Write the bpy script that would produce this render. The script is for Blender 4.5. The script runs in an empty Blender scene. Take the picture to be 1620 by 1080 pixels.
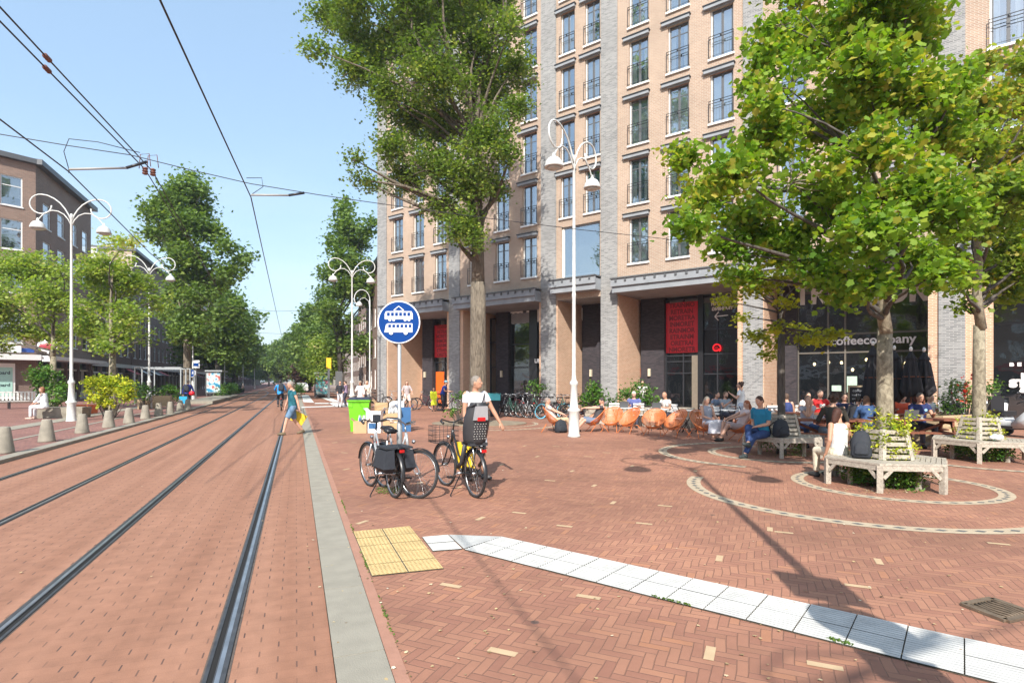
import bpy, math, random
import numpy as np
from mathutils import Vector, Matrix
D = bpy.data
SC = bpy.context.scene
COL = SC.collection
R = math.radians
PI = math.pi
# ---------------- camera, light, exposure ----------------
CAM_H = 1.68
cam = D.objects.new('camera', D.cameras.new('camera'))
COL.objects.link(cam)
cam.location = (0, 0, CAM_H)
cam.rotation_euler = (R(90), 0, 0)
cam.data.sensor_width = 36
cam.data.lens = 20
cam.data.shift_y = 63 / 1620
cam.data.clip_start = 0.1
cam.data.clip_end = 3000
SC.camera = cam
SUN_EL = 39.0
SUN_AZ = 8.5     # shadows run this many degrees right of straight ahead
w = D.worlds.new('World'); SC.world = w; w.use_nodes = True
wn = w.node_tree.nodes; wl = w.node_tree.links
sky = wn.new('ShaderNodeTexSky'); sky.sky_type = 'NISHITA'; sky.sun_disc = False
sky.sun_elevation = R(SUN_EL); sky.sun_rotation = R(180 + SUN_AZ)
sky.altitude = 0; sky.air_density = 1.15; sky.dust_density = 1.6; sky.ozone_density = 1.2
wn['Background'].inputs[1].default_value = 0.145
# a thin veil of cloud low in the sky
tc = wn.new('ShaderNodeTexCoord'); mp = wn.new('ShaderNodeMapping'); mp.inputs['Scale'].default_value = (1.6, 1.6, 6)
nz = wn.new('ShaderNodeTexNoise'); nz.inputs['Scale'].default_value = 2.2; nz.inputs['Detail'].default_value = 6
rp = wn.new('ShaderNodeValToRGB'); rp.color_ramp.elements[0].position = .35; rp.color_ramp.elements[1].position = .9
sp = wn.new('ShaderNodeSeparateXYZ'); r2 = wn.new('ShaderNodeMapRange')
r2.inputs[1].default_value = .38; r2.inputs[2].default_value = .12; r2.inputs[3].default_value = 0.0; r2.inputs[4].default_value = .5
mu = wn.new('ShaderNodeMath'); mu.operation = 'MULTIPLY'
mx = wn.new('ShaderNodeMix'); mx.data_type = 'RGBA'; mx.inputs[7].default_value = (4.2, 4.7, 5.2, 1)
wl.new(tc.outputs['Generated'], mp.inputs[0]); wl.new(mp.outputs[0], nz.inputs[0]); wl.new(nz.outputs[0], rp.inputs[0])
wl.new(tc.outputs['Generated'], sp.inputs[0]); wl.new(sp.outputs[2], r2.inputs[0])
wl.new(rp.outputs[0], mu.inputs[0]); wl.new(r2.outputs[0], mu.inputs[1])
veil = wn.new('ShaderNodeMix'); veil.data_type = 'RGBA'; veil.inputs[0].default_value = .46; veil.inputs[7].default_value = (2.35, 3.4, 4.55, 1); wl.new(sky.outputs[0], veil.inputs[6])
wl.new(mu.outputs[0], mx.inputs[0]); wl.new(veil.outputs[2], mx.inputs[6]); wl.new(mx.outputs[2], wn['Background'].inputs[0])
sl = D.lights.new('sun', 'SUN'); sl.energy = 4.1; sl.angle = R(0.5); sl.color = (1, .945, .87)
so = D.objects.new('sun', sl); COL.objects.link(so); so.location = (0, -20, 40)
az = R(SUN_AZ)
sd = Vector((math.sin(az) * math.cos(R(SUN_EL)), math.cos(az) * math.cos(R(SUN_EL)), -math.sin(R(SUN_EL))))
so.rotation_euler = sd.to_track_quat('-Z', 'Y').to_euler()
SC.view_settings.view_transform = 'Standard'
SC.view_settings.look = 'None'
SC.view_settings.gamma = 1
SC.view_settings.exposure = 0.80
SC.cycles.max_bounces = 6
SC.cycles.transparent_max_bounces = 12
SC.cycles.use_denoising = True

# ---------------- measuring helpers (photo measurements -> metres) ----------------
FX = 900.0
def G(px, py, z=0):                 # ground point seen at a pixel of the 1620x1080 photo
    y = (CAM_H - z) * FX / (py - 603.0)
    return ((px - 810) / FX * y, y)
def XY(px, y): return ((px - 810) / FX * y, y)
def HT(py, y): return CAM_H + (603 - py) * y / FX
def at(px, py, y): return Vector(((px - 810) / FX * y, y, HT(py, y)))
TH = R(20.8); CT, SN = math.cos(TH), math.sin(TH)
def ST(u, v): return (CT * v - SN * u, SN * v + CT * u)       # street frame
# facade frame: s to the right along the facade, d inwards
FA = R(-37.0); FC, FS = math.cos(FA), math.sin(FA)
FO = (-9.355, 39.715)
def FW(s, d): return (FO[0] + FC * s - FS * d, FO[1] + FS * s + FC * d)
def fs(px, d=0.0):                   # facade coordinate s seen at a pixel column, on the plane at depth d
    k = (px - 810) / FX
    X0, Y0 = FO[0] - FS * d, FO[1] + FC * d
    return (k * Y0 - X0) / (FC - k * FS)
def fh(py, s, d=0.0): return HT(py, FW(s, d)[1])

# ---------------- materials ----------------
MATS = {}
def newmat(name):
    m = D.materials.new(name); m.use_nodes = True
    MATS[name] = m
    return m, m.node_tree.nodes, m.node_tree.links, m.node_tree.nodes['Principled BSDF']
def mat(name, col, rough=.6, metal=0.0, var=.12, scale=8.0, bump=0.0, bscale=None, spec=.5, emit=None, detail=4, coat=0):
    if name in MATS: return MATS[name]
    m, n, l, b = newmat(name)
    b.inputs['Roughness'].default_value = rough; b.inputs['Metallic'].default_value = metal
    b.inputs['Specular IOR Level'].default_value = spec
    if coat: b.inputs['Coat Weight'].default_value = coat
    if emit: b.inputs['Emission Color'].default_value = (*emit[:3], 1); b.inputs['Emission Strength'].default_value = emit[3]
    t = n.new('ShaderNodeTexCoord'); z = n.new('ShaderNodeTexNoise'); z.inputs['Scale'].default_value = scale; z.inputs['Detail'].default_value = detail
    x = n.new('ShaderNodeMix'); x.data_type = 'RGBA'
    x.inputs[6].default_value = (*[max(0, c * (1 - var * 1.6)) for c in col], 1)
    x.inputs[7].default_value = (*[min(1, c * (1 + var * 1.6)) for c in col], 1)
    l.new(t.outputs['Object'], z.inputs[0]); l.new(z.outputs[0], x.inputs[0]); l.new(x.outputs[2], b.inputs['Base Color'])
    if bump:
        bp = n.new('ShaderNodeBump'); bp.inputs['Strength'].default_value = min(1, bump); bp.inputs['Distance'].default_value = .02
        z2 = n.new('ShaderNodeTexNoise'); z2.inputs['Scale'].default_value = bscale or scale * 4; z2.inputs['Detail'].default_value = 5
        l.new(t.outputs['Object'], z2.inputs[0]); l.new(z2.outputs[0], bp.inputs['Height']); l.new(bp.outputs[0], b.inputs['Normal'])
    return m
class NT:                             # tiny node-expression helper
    def __init__(s, n, l): s.n, s.l = n, l
    def m(s, op, *a):
        q = s.n.new('ShaderNodeMath'); q.operation = op
        for i, x in enumerate(a):
            if isinstance(x, (int, float)): q.inputs[i].default_value = x
            else: s.l.new(x, q.inputs[i])
        return q.outputs[0]
def brick(name, c1, c2, mortar, bw=.22, bh=.0625, var=1.0, ms=.012, flat=False):
    if name in MATS: return MATS[name]
    m, n, l, b = newmat(name); e = NT(n, l)
    t = n.new('ShaderNodeTexCoord'); s = n.new('ShaderNodeSeparateXYZ'); l.new(t.outputs['Object'], s.inputs[0])
    c = n.new('ShaderNodeCombineXYZ')
    l.new(e.m('ADD', s.outputs[0], s.outputs[1]), c.inputs[0]); l.new(s.outputs[2], c.inputs[1])
    k = n.new('ShaderNodeTexBrick')
    k.inputs['Scale'].default_value = 1; k.inputs['Brick Width'].default_value = bw; k.inputs['Row Height'].default_value = bh
    k.inputs['Mortar Size'].default_value = ms; k.inputs['Mortar Smooth'].default_value = .15
    k.inputs['Color1'].default_value = (*c1, 1); k.inputs['Color2'].default_value = (*c2, 1); k.inputs['Mortar'].default_value = (*mortar, 1)
    l.new(c.outputs[0], k.inputs[0])
    z = n.new('ShaderNodeTexNoise'); z.inputs['Scale'].default_value = .45; z.inputs['Detail'].default_value = 7; z.inputs['Roughness'].default_value = .65
    l.new(t.outputs['Object'], z.inputs[0])
    mr = n.new('ShaderNodeMapRange'); mr.inputs[1].default_value = .3; mr.inputs[2].default_value = .7; mr.inputs[3].default_value = .86; mr.inputs[4].default_value = 1.12
    l.new(z.outputs[0], mr.inputs[0])
    x = n.new('ShaderNodeMix'); x.data_type = 'RGBA'; x.blend_type = 'MULTIPLY'; x.inputs[0].default_value = 1
    l.new(k.outputs[0], x.inputs[6]); cc = n.new('ShaderNodeCombineXYZ')
    for i in range(3): l.new(mr.outputs[0], cc.inputs[i])
    l.new(cc.outputs[0], x.inputs[7]); l.new(x.outputs[2], b.inputs['Base Color'])
    b.inputs['Roughness'].default_value = .85
    bp = n.new('ShaderNodeBump'); bp.inputs['Strength'].default_value = .5; bp.inputs['Distance'].default_value = .01; bp.invert = True
    l.new(k.outputs[1], bp.inputs['Height']); l.new(bp.outputs[0], b.inputs['Normal'])
    return m
def herring(name, base, var, mortar, unit=.068, nn=3, rot=45, dirt=.25):
    """n:1 herringbone paving, every brick with its own tone"""
    m, n, l, b = newmat(name); e = NT(n, l)
    t = n.new('ShaderNodeTexCoord'); mp = n.new('ShaderNodeMapping'); mp.inputs['Rotation'].default_value = (0, 0, R(rot)); mp.inputs['Scale'].default_value = (1 / unit, 1 / unit, 1)
    l.new(t.outputs['Object'], mp.inputs[0])
    wob = n.new('ShaderNodeTexNoise'); wob.inputs['Scale'].default_value = 1.3; wob.inputs['Detail'].default_value = 2; l.new(t.outputs['Object'], wob.inputs[0])
    s = n.new('ShaderNodeSeparateXYZ'); l.new(mp.outputs[0], s.inputs[0])
    X = e.m('ADD', s.outputs[0], e.m('MULTIPLY', wob.outputs[0], 1.2)); Y = s.outputs[1]
    i, j = e.m('FLOOR', X), e.m('FLOOR', Y); fx, fy = e.m('SUBTRACT', X, i), e.m('SUBTRACT', Y, j)
    mm = e.m('SUBTRACT', i, j); N2 = nn * 2
    mm = e.m('SUBTRACT', mm, e.m('MULTIPLY', e.m('FLOOR', e.m('DIVIDE', e.m('ADD', mm, .01), N2)), N2))
    isV = e.m('GREATER_THAN', mm, nn - .5)
    isH = e.m('SUBTRACT', 1, isV)
    def eq(k): return e.m('COMPARE', mm, k, .2)
    # distance to the joint on each side, pushed away where two cells belong to one brick
    dl = e.m('ADD', fx, e.m('MULTIPLY', isH, e.m('SUBTRACT', 1, eq(0))))
    dr = e.m('ADD', e.m('SUBTRACT', 1, fx), e.m('MULTIPLY', isH, e.m('SUBTRACT', 1, eq(nn - 1))))
    dt = e.m('ADD', e.m('SUBTRACT', 1, fy), e.m('MULTIPLY', isV, e.m('SUBTRACT', 1, eq(nn))))
    db = e.m('ADD', fy, e.m('MULTIPLY', isV, e.m('SUBTRACT', 1, eq(N2 - 1))))
    d = e.m('MINIMUM', e.m('MINIMUM', dl, dr), e.m('MINIMUM', dt, db))
    mr = n.new('ShaderNodeMapRange'); mr.inputs[1].default_value = .02; mr.inputs[2].default_value = .075; l.new(d, mr.inputs[0])
    ai = e.m('SUBTRACT', i, e.m('MULTIPLY', isH, mm))
    aj = e.m('SUBTRACT', j, e.m('MULTIPLY', isV, e.m('SUBTRACT', N2 - 1, mm)))
    cb = n.new('ShaderNodeCombineXYZ'); l.new(ai, cb.inputs[0]); l.new(aj, cb.inputs[1]); l.new(isV, cb.inputs[2])
    wnz = n.new('ShaderNodeTexWhiteNoise'); l.new(cb.outputs[0], wnz.inputs[0])
    rr = n.new('ShaderNodeValToRGB'); cr = rr.color_ramp; cr.elements[0].color = (*[c * (1 - var) for c in base], 1); cr.elements[1].color = (*[c * (1 + var) for c in base], 1)
    q = cr.elements.new(.95); q.color = (*[c * (1 + var * .8) for c in base], 1)
    q = cr.elements.new(.08); q.color = (base[0] * .85, base[1] * .8, base[2] * .85, 1)
    cr.elements[-1].color = (min(1, base[0] * 1.12), base[1] * 1.06, base[2] * .95, 1)
    l.new(wnz.outputs[0], rr.inputs[0])
    g = n.new('ShaderNodeTexNoise'); g.inputs['Scale'].default_value = .35; g.inputs['Detail'].default_value = 8; g.inputs['Roughness'].default_value = .7; l.new(t.outputs['Object'], g.inputs[0])
    gm = n.new('ShaderNodeMapRange'); gm.inputs[1].default_value = .35; gm.inputs[2].default_value = .7; gm.inputs[3].default_value = 1 + dirt * .3; gm.inputs[4].default_value = 1 - dirt; l.new(g.outputs[0], gm.inputs[0])
    vv = n.new('ShaderNodeVectorMath'); vv.operation = 'SCALE'; l.new(rr.outputs[0], vv.inputs[0]); l.new(gm.outputs[0], vv.inputs[3])
    # small dark stains
    st = n.new('ShaderNodeTexVoronoi'); st.inputs['Scale'].default_value = 1.7; l.new(t.outputs['Object'], st.inputs[0])
    sm = n.new('ShaderNodeMapRange'); sm.inputs[1].default_value = .062; sm.inputs[2].default_value = .045; l.new(st.outputs['Distance'], sm.inputs[0])
    x = n.new('ShaderNodeMix'); x.data_type = 'RGBA'; x.inputs[6].default_value = (*mortar, 1); l.new(mr.outputs[0], x.inputs[0]); l.new(vv.outputs[0], x.inputs[7])
    x2 = n.new('ShaderNodeMix'); x2.data_type = 'RGBA'; x2.inputs[7].default_value = (.07, .055, .05, 1); l.new(e.m('MULTIPLY', sm.outputs[0], .75), x2.inputs[0]); l.new(x.outputs[2], x2.inputs[6])
    l.new(x2.outputs[2], b.inputs['Base Color']); b.inputs['Roughness'].default_value = .8
    bp = n.new('ShaderNodeBump'); bp.inputs['Strength'].default_value = .6; bp.inputs['Distance'].default_value = .008
    l.new(mr.outputs[0], bp.inputs['Height']); l.new(bp.outputs[0], b.inputs['Normal'])
    return m
def trackbed(name, base):
    m, n, l, b = newmat(name); e = NT(n, l)
    t = n.new('ShaderNodeTexCoord'); s = n.new('ShaderNodeSeparateXYZ'); l.new(t.outputs['Object'], s.inputs[0])
    row = e.m('FLOOR', e.m('DIVIDE', s.outputs[1], .105)); fr = e.m('FRACT', e.m('DIVIDE', s.outputs[1], .105))
    fx = e.m('FRACT', e.m('ADD', e.m('DIVIDE', s.outputs[0], .215), e.m('MULTIPLY', row, .5)))
    dash = e.m('MULTIPLY', e.m('LESS_THAN', fx, .045), e.m('LESS_THAN', e.m('ABSOLUTE', e.m('SUBTRACT', fr, .5)), .36))
    cb = n.new('ShaderNodeCombineXYZ'); l.new(row, cb.inputs[0]); l.new(e.m('FLOOR', e.m('ADD', e.m('DIVIDE', s.outputs[0], .215), e.m('MULTIPLY', row, .5))), cb.inputs[1])
    wz = n.new('ShaderNodeTexWhiteNoise'); l.new(cb.outputs[0], wz.inputs[0])
    dash = e.m('MULTIPLY', dash, e.m('ADD', .25, e.m('MULTIPLY', wz.outputs[0], .75)))
    g = n.new('ShaderNodeTexNoise'); g.inputs['Scale'].default_value = .5; g.inputs['Detail'].default_value = 9; g.inputs['Roughness'].default_value = .7; l.new(t.outputs['Object'], g.inputs[0])
    f = n.new('ShaderNodeTexNoise'); f.inputs['Scale'].default_value = 160; f.inputs['Detail'].default_value = 3; l.new(t.outputs['Object'], f.inputs[0])
    hl = e.m('LESS_THAN', fr, .09)
    k = e.m('ADD', .58, e.m('ADD', e.m('MULTIPLY', g.outputs[0], .32), e.m('MULTIPLY', f.outputs[0], .60)))
    k = e.m('SUBTRACT', k, e.m('MULTIPLY', hl, .07))
    mpp = n.new('ShaderNodeMapping'); mpp.inputs['Scale'].default_value = (3.2, .10, 1); l.new(t.outputs['Object'], mpp.inputs[0])
    g2 = n.new('ShaderNodeTexNoise'); g2.inputs['Scale'].default_value = 1; g2.inputs['Detail'].default_value = 5; l.new(mpp.outputs[0], g2.inputs[0])
    g3 = n.new('ShaderNodeTexNoise'); g3.inputs['Scale'].default_value = 7; g3.inputs['Detail'].default_value = 4; l.new(t.outputs['Object'], g3.inputs[0])
    k = e.m('ADD', k, e.m('ADD', e.m('MULTIPLY', e.m('SUBTRACT', g2.outputs[0], .5), .85), e.m('MULTIPLY', e.m('SUBTRACT', g3.outputs[0], .5), .55)))
    k = e.m('ADD', k, e.m('MULTIPLY', e.m('SUBTRACT', wz.outputs[0], .5), .07))
    v = n.new('ShaderNodeVectorMath'); v.operation = 'SCALE'; l.new(k, v.inputs[3]); hc = n.new('ShaderNodeMix'); hc.data_type = 'RGBA'; hc.inputs[6].default_value = (base[0] * 1.02, base[1] * .96, base[2] * .92, 1); hc.inputs[7].default_value = (base[0] * .95, base[1] * 1.08, base[2] * 1.2, 1); l.new(g2.outputs[0], hc.inputs[0]); l.new(hc.outputs[2], v.inputs[0])
    x = n.new('ShaderNodeMix'); x.data_type = 'RGBA'; x.inputs[7].default_value = (.09, .05, .04, 1); l.new(v.outputs[0], x.inputs[6]); l.new(dash, x.inputs[0])
    l.new(x.outputs[2], b.inputs['Base Color']); b.inputs['Roughness'].default_value = .8
    bp = n.new('ShaderNodeBump'); bp.inputs['Strength'].default_value = .4; bp.inputs['Distance'].default_value = .006; l.new(k, bp.inputs['Height']); l.new(bp.outputs[0], b.inputs['Normal'])
    return m
def leafmat(name, c1, c2, c3=None, trans=.4):
    c1, c2 = [tuple(min(.8, k * 1.25) for k in c) for c in (c1, c2)]
    m, n, l, b = newmat(name)
    a = n.new('ShaderNodeAttribute'); a.attribute_name = 'tone'; r = n.new('ShaderNodeValToRGB')
    r.color_ramp.elements[0].color = (*c1, 1); r.color_ramp.elements[1].color = (*(c3 or c2), 1)
    if c3: q = r.color_ramp.elements.new(.72); q.color = (*c2, 1)
    l.new(a.outputs['Fac'], r.inputs[0]); l.new(r.outputs[0], b.inputs['Base Color']); b.inputs['Roughness'].default_value = .5
    b.inputs['Specular IOR Level'].default_value = .35 if name != 'poplar_leaf' else .8; b.inputs['Roughness'].default_value = .5 if name != 'poplar_leaf' else .34
    tr = n.new('ShaderNodeBsdfTranslucent'); g = n.new('ShaderNodeMix'); g.data_type = 'RGBA'; g.blend_type = 'MULTIPLY'; g.inputs[0].default_value = 1; g.inputs[7].default_value = (1.5, 1.6, .55, 1)
    l.new(r.outputs[0], g.inputs[6]); l.new(g.outputs[2], tr.inputs[0])
    ms = n.new('ShaderNodeMixShader'); ms.inputs[0].default_value = trans
    l.new(b.outputs[0], ms.inputs[1]); l.new(tr.outputs[0], ms.inputs[2]); l.new(ms.outputs[0], n['Material Output'].inputs[0])
    return m
def glassmat(name, tint, refl=.45, trans=.5, rough=.02):
    m, n, l, b = newmat(name)
    gl = n.new('ShaderNodeBsdfGlossy'); gl.inputs['Roughness'].default_value = rough; gl.inputs[0].default_value = (.95, .97, 1, 1)
    tp = n.new('ShaderNodeBsdfTransparent'); tp.inputs[0].default_value = (.8, .86, .86, 1)
    b.inputs['Base Color'].default_value = (*tint, 1); b.inputs['Roughness'].default_value = .1
    m1 = n.new('ShaderNodeMixShader'); m1.inputs[0].default_value = trans; l.new(b.outputs[0], m1.inputs[1]); l.new(tp.outputs[0], m1.inputs[2])
    m2 = n.new('ShaderNodeMixShader'); lw = n.new('ShaderNodeLayerWeight'); lw.inputs[0].default_value = .35
    e = NT(n, l); l.new(e.m('MINIMUM', 1, e.m('ADD', refl, e.m('MULTIPLY', lw.outputs[0], .4))), m2.inputs[0])
    l.new(m1.outputs[0], m2.inputs[1]); l.new(gl.outputs[0], m2.inputs[2]); l.new(m2.outputs[0], n['Material Output'].inputs[0])
    # slight waviness of the panes
    t = n.new('ShaderNodeTexCoord'); z = n.new('ShaderNodeTexNoise'); z.inputs['Scale'].default_value = 1.1; l.new(t.outputs['Object'], z.inputs[0])
    bp = n.new('ShaderNodeBump'); bp.inputs['Strength'].default_value = .12; bp.inputs['Distance'].default_value = .1; l.new(z.outputs[0], bp.inputs['Height']); l.new(bp.outputs[0], gl.inputs['Normal'])
    return m
def wood(name, c, c2, scale=3.0, rough=.75):
    if name in MATS: return MATS[name]
    m, n, l, b = newmat(name)
    t = n.new('ShaderNodeTexCoord'); mp = n.new('ShaderNodeMapping'); mp.inputs['Scale'].default_value = (1, 1, 1)
    z = n.new('ShaderNodeTexNoise'); z.inputs['Scale'].default_value = scale * 6; z.inputs['Detail'].default_value = 8; z.inputs['Distortion'].default_value = 1.5
    l.new(t.outputs['Object'], mp.inputs[0]); l.new(mp.outputs[0], z.inputs[0]); r = n.new('ShaderNodeValToRGB')
    r.color_ramp.elements[0].color = (*c, 1); r.color_ramp.elements[0].position = .3; r.color_ramp.elements[1].color = (*c2, 1); r.color_ramp.elements[1].position = .7
    l.new(z.outputs[0], r.inputs[0]); l.new(r.outputs[0], b.inputs['Base Color']); b.inputs['Roughness'].default_value = rough
    bp = n.new('ShaderNodeBump'); bp.inputs['Strength'].default_value = .4; bp.inputs['Distance'].default_value = .006; l.new(z.outputs[0], bp.inputs['Height']); l.new(bp.outputs[0], b.inputs['Normal'])
    return m

M_WHITE = mat('white_paint', (.78, .78, .75), .45, var=.04, scale=3)
M_LAMP = mat('white_lamp_paint', (.62, .63, .60), .5, var=.16, scale=7, bump=.05, detail=9)
M_BLACK = mat('black_paint', (.018, .018, .02), .35, var=.1)
M_RUBBER = mat('black_rubber', (.022, .022, .022), .75, var=.15, scale=30)
M_STEEL = mat('steel', (.48, .49, .5), .35, 1.0, var=.1)
M_GALV = mat('galvanised_steel', (.42, .45, .46), .5, .6, var=.1, scale=12)
M_DKMETAL = mat('dark_metal', (.035, .037, .042), .4, .3, var=.1)
M_GREYFR = mat('grey_frame', (.10, .105, .11), .5, var=.08)
M_CONC = mat('concrete', (.27, .245, .195), .88, var=.35, scale=4, bump=.3, bscale=50)
M_STONE = mat('kerb_stone', (.295, .27, .215), .9, var=.16, scale=5, bump=.3, bscale=120, detail=8)
M_CANOPY = mat('canopy_concrete', (.27, .29, .31), .7, var=.25, scale=1.6)
def barkmat(name, c1, c2, sx, sz, bump, dist):
    m, n, l, b = newmat(name); t = n.new('ShaderNodeTexCoord'); mp = n.new('ShaderNodeMapping'); mp.inputs['Scale'].default_value = (sx, sx, sz)
    z = n.new('ShaderNodeTexNoise'); z.inputs['Scale'].default_value = 1; z.inputs['Detail'].default_value = 7; z.inputs['Roughness'].default_value = .65; z.inputs['Distortion'].default_value = .8
    l.new(t.outputs['Object'], mp.inputs[0]); l.new(mp.outputs[0], z.inputs[0]); r = n.new('ShaderNodeValToRGB'); r.color_ramp.elements[0].position = .36; r.color_ramp.elements[1].position = .62
    r.color_ramp.elements[0].color = (*c1, 1); r.color_ramp.elements[1].color = (*c2, 1); l.new(z.outputs[0], r.inputs[0]); l.new(r.outputs[0], b.inputs['Base Color']); b.inputs['Roughness'].default_value = .9
    bp = n.new('ShaderNodeBump'); bp.inputs['Strength'].default_value = bump; bp.inputs['Distance'].default_value = dist; l.new(z.outputs[0], bp.inputs['Height']); l.new(bp.outputs[0], b.inputs['Normal']); return m
M_BARK = barkmat('bark', (.10, .08, .058), (.235, .195, .145), 11, 2.6, 1.0, .12)
M_BARK2 = barkmat('smooth_bark', (.15, .125, .085), (.34, .30, .215), 14, 9, .6, .02)
M_BARKD = barkmat('dark_bark', (.05, .042, .035), (.12, .105, .09), 12, 3, .8, .05)
M_BRK = brick('facade_brick', (.33, .20, .14), (.425, .275, .195), (.46, .40, .32), ms=.015)
M_BRKJ = brick('sunlit_orange_brick', (.48, .235, .135), (.60, .335, .21), (.62, .48, .35), ms=.015)  # orange jamb brick, base colour raised so the jambs look sunlit
M_GREYB = brick('grey_brick', (.14, .145, .15), (.32, .32, .315), (.34, .335, .32), ms=.014)
M_DARKB = brick('dark_brick', (.022, .021, .028), (.058, .048, .056), (.04, .036, .04))
M_REDB = brick('brown_brick', (.21, .115, .08), (.30, .17, .12), (.28, .23, .19))
M_REDB2 = brick('purple_brown_brick', (.16, .095, .075), (.24, .145, .115), (.22, .18, .15))
M_TANB = brick('tan_brick', (.42, .29, .19), (.5, .37, .26), (.45, .38, .30))
M_GLASS = glassmat('window_glass', (.05, .12, .18), .42, .72)  # blue body tint paints in part of the reflected sky
M_SHOP = glassmat('shop_glass', (.02, .025, .03), .10, .7)
M_WDARK = mat('dark_window_glass', (.03, .045, .06), .06, 0, var=.5, scale=.8, spec=1.0)
M_CURT = mat('curtain_cloth', (.82, .82, .78), .9, var=.05)
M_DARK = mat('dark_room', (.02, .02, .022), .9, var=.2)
M_GREYWOOD = wood('weathered_teak', (.27, .235, .19), (.50, .45, .37))
M_REDWOOD = wood('stained_picnic_wood', (.16, .05, .025), (.26, .09, .045))
M_PALEWOOD = wood('pale_wood', (.42, .30, .17), (.55, .42, .26))
M_ORANGE = mat('orange_cord', (.66, .19, .05), .5, var=.12, scale=15)
M_SKIN = mat('skin', (.58, .33, .23), .55, var=.06, scale=10)
M_SKIN2 = mat('tanned_skin', (.47, .25, .16), .55, var=.06, scale=10)
M_RED = mat('red_vinyl', (.60, .012, .022), .4, var=.08)
M_ORDOOR = mat('orange_door_paint', (.75, .13, .012), .4, var=.05)
def pm(name, c, rough=.8, var=.16): return mat(name, c, rough, var=var, scale=7, bump=.9, bscale=11)

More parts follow.
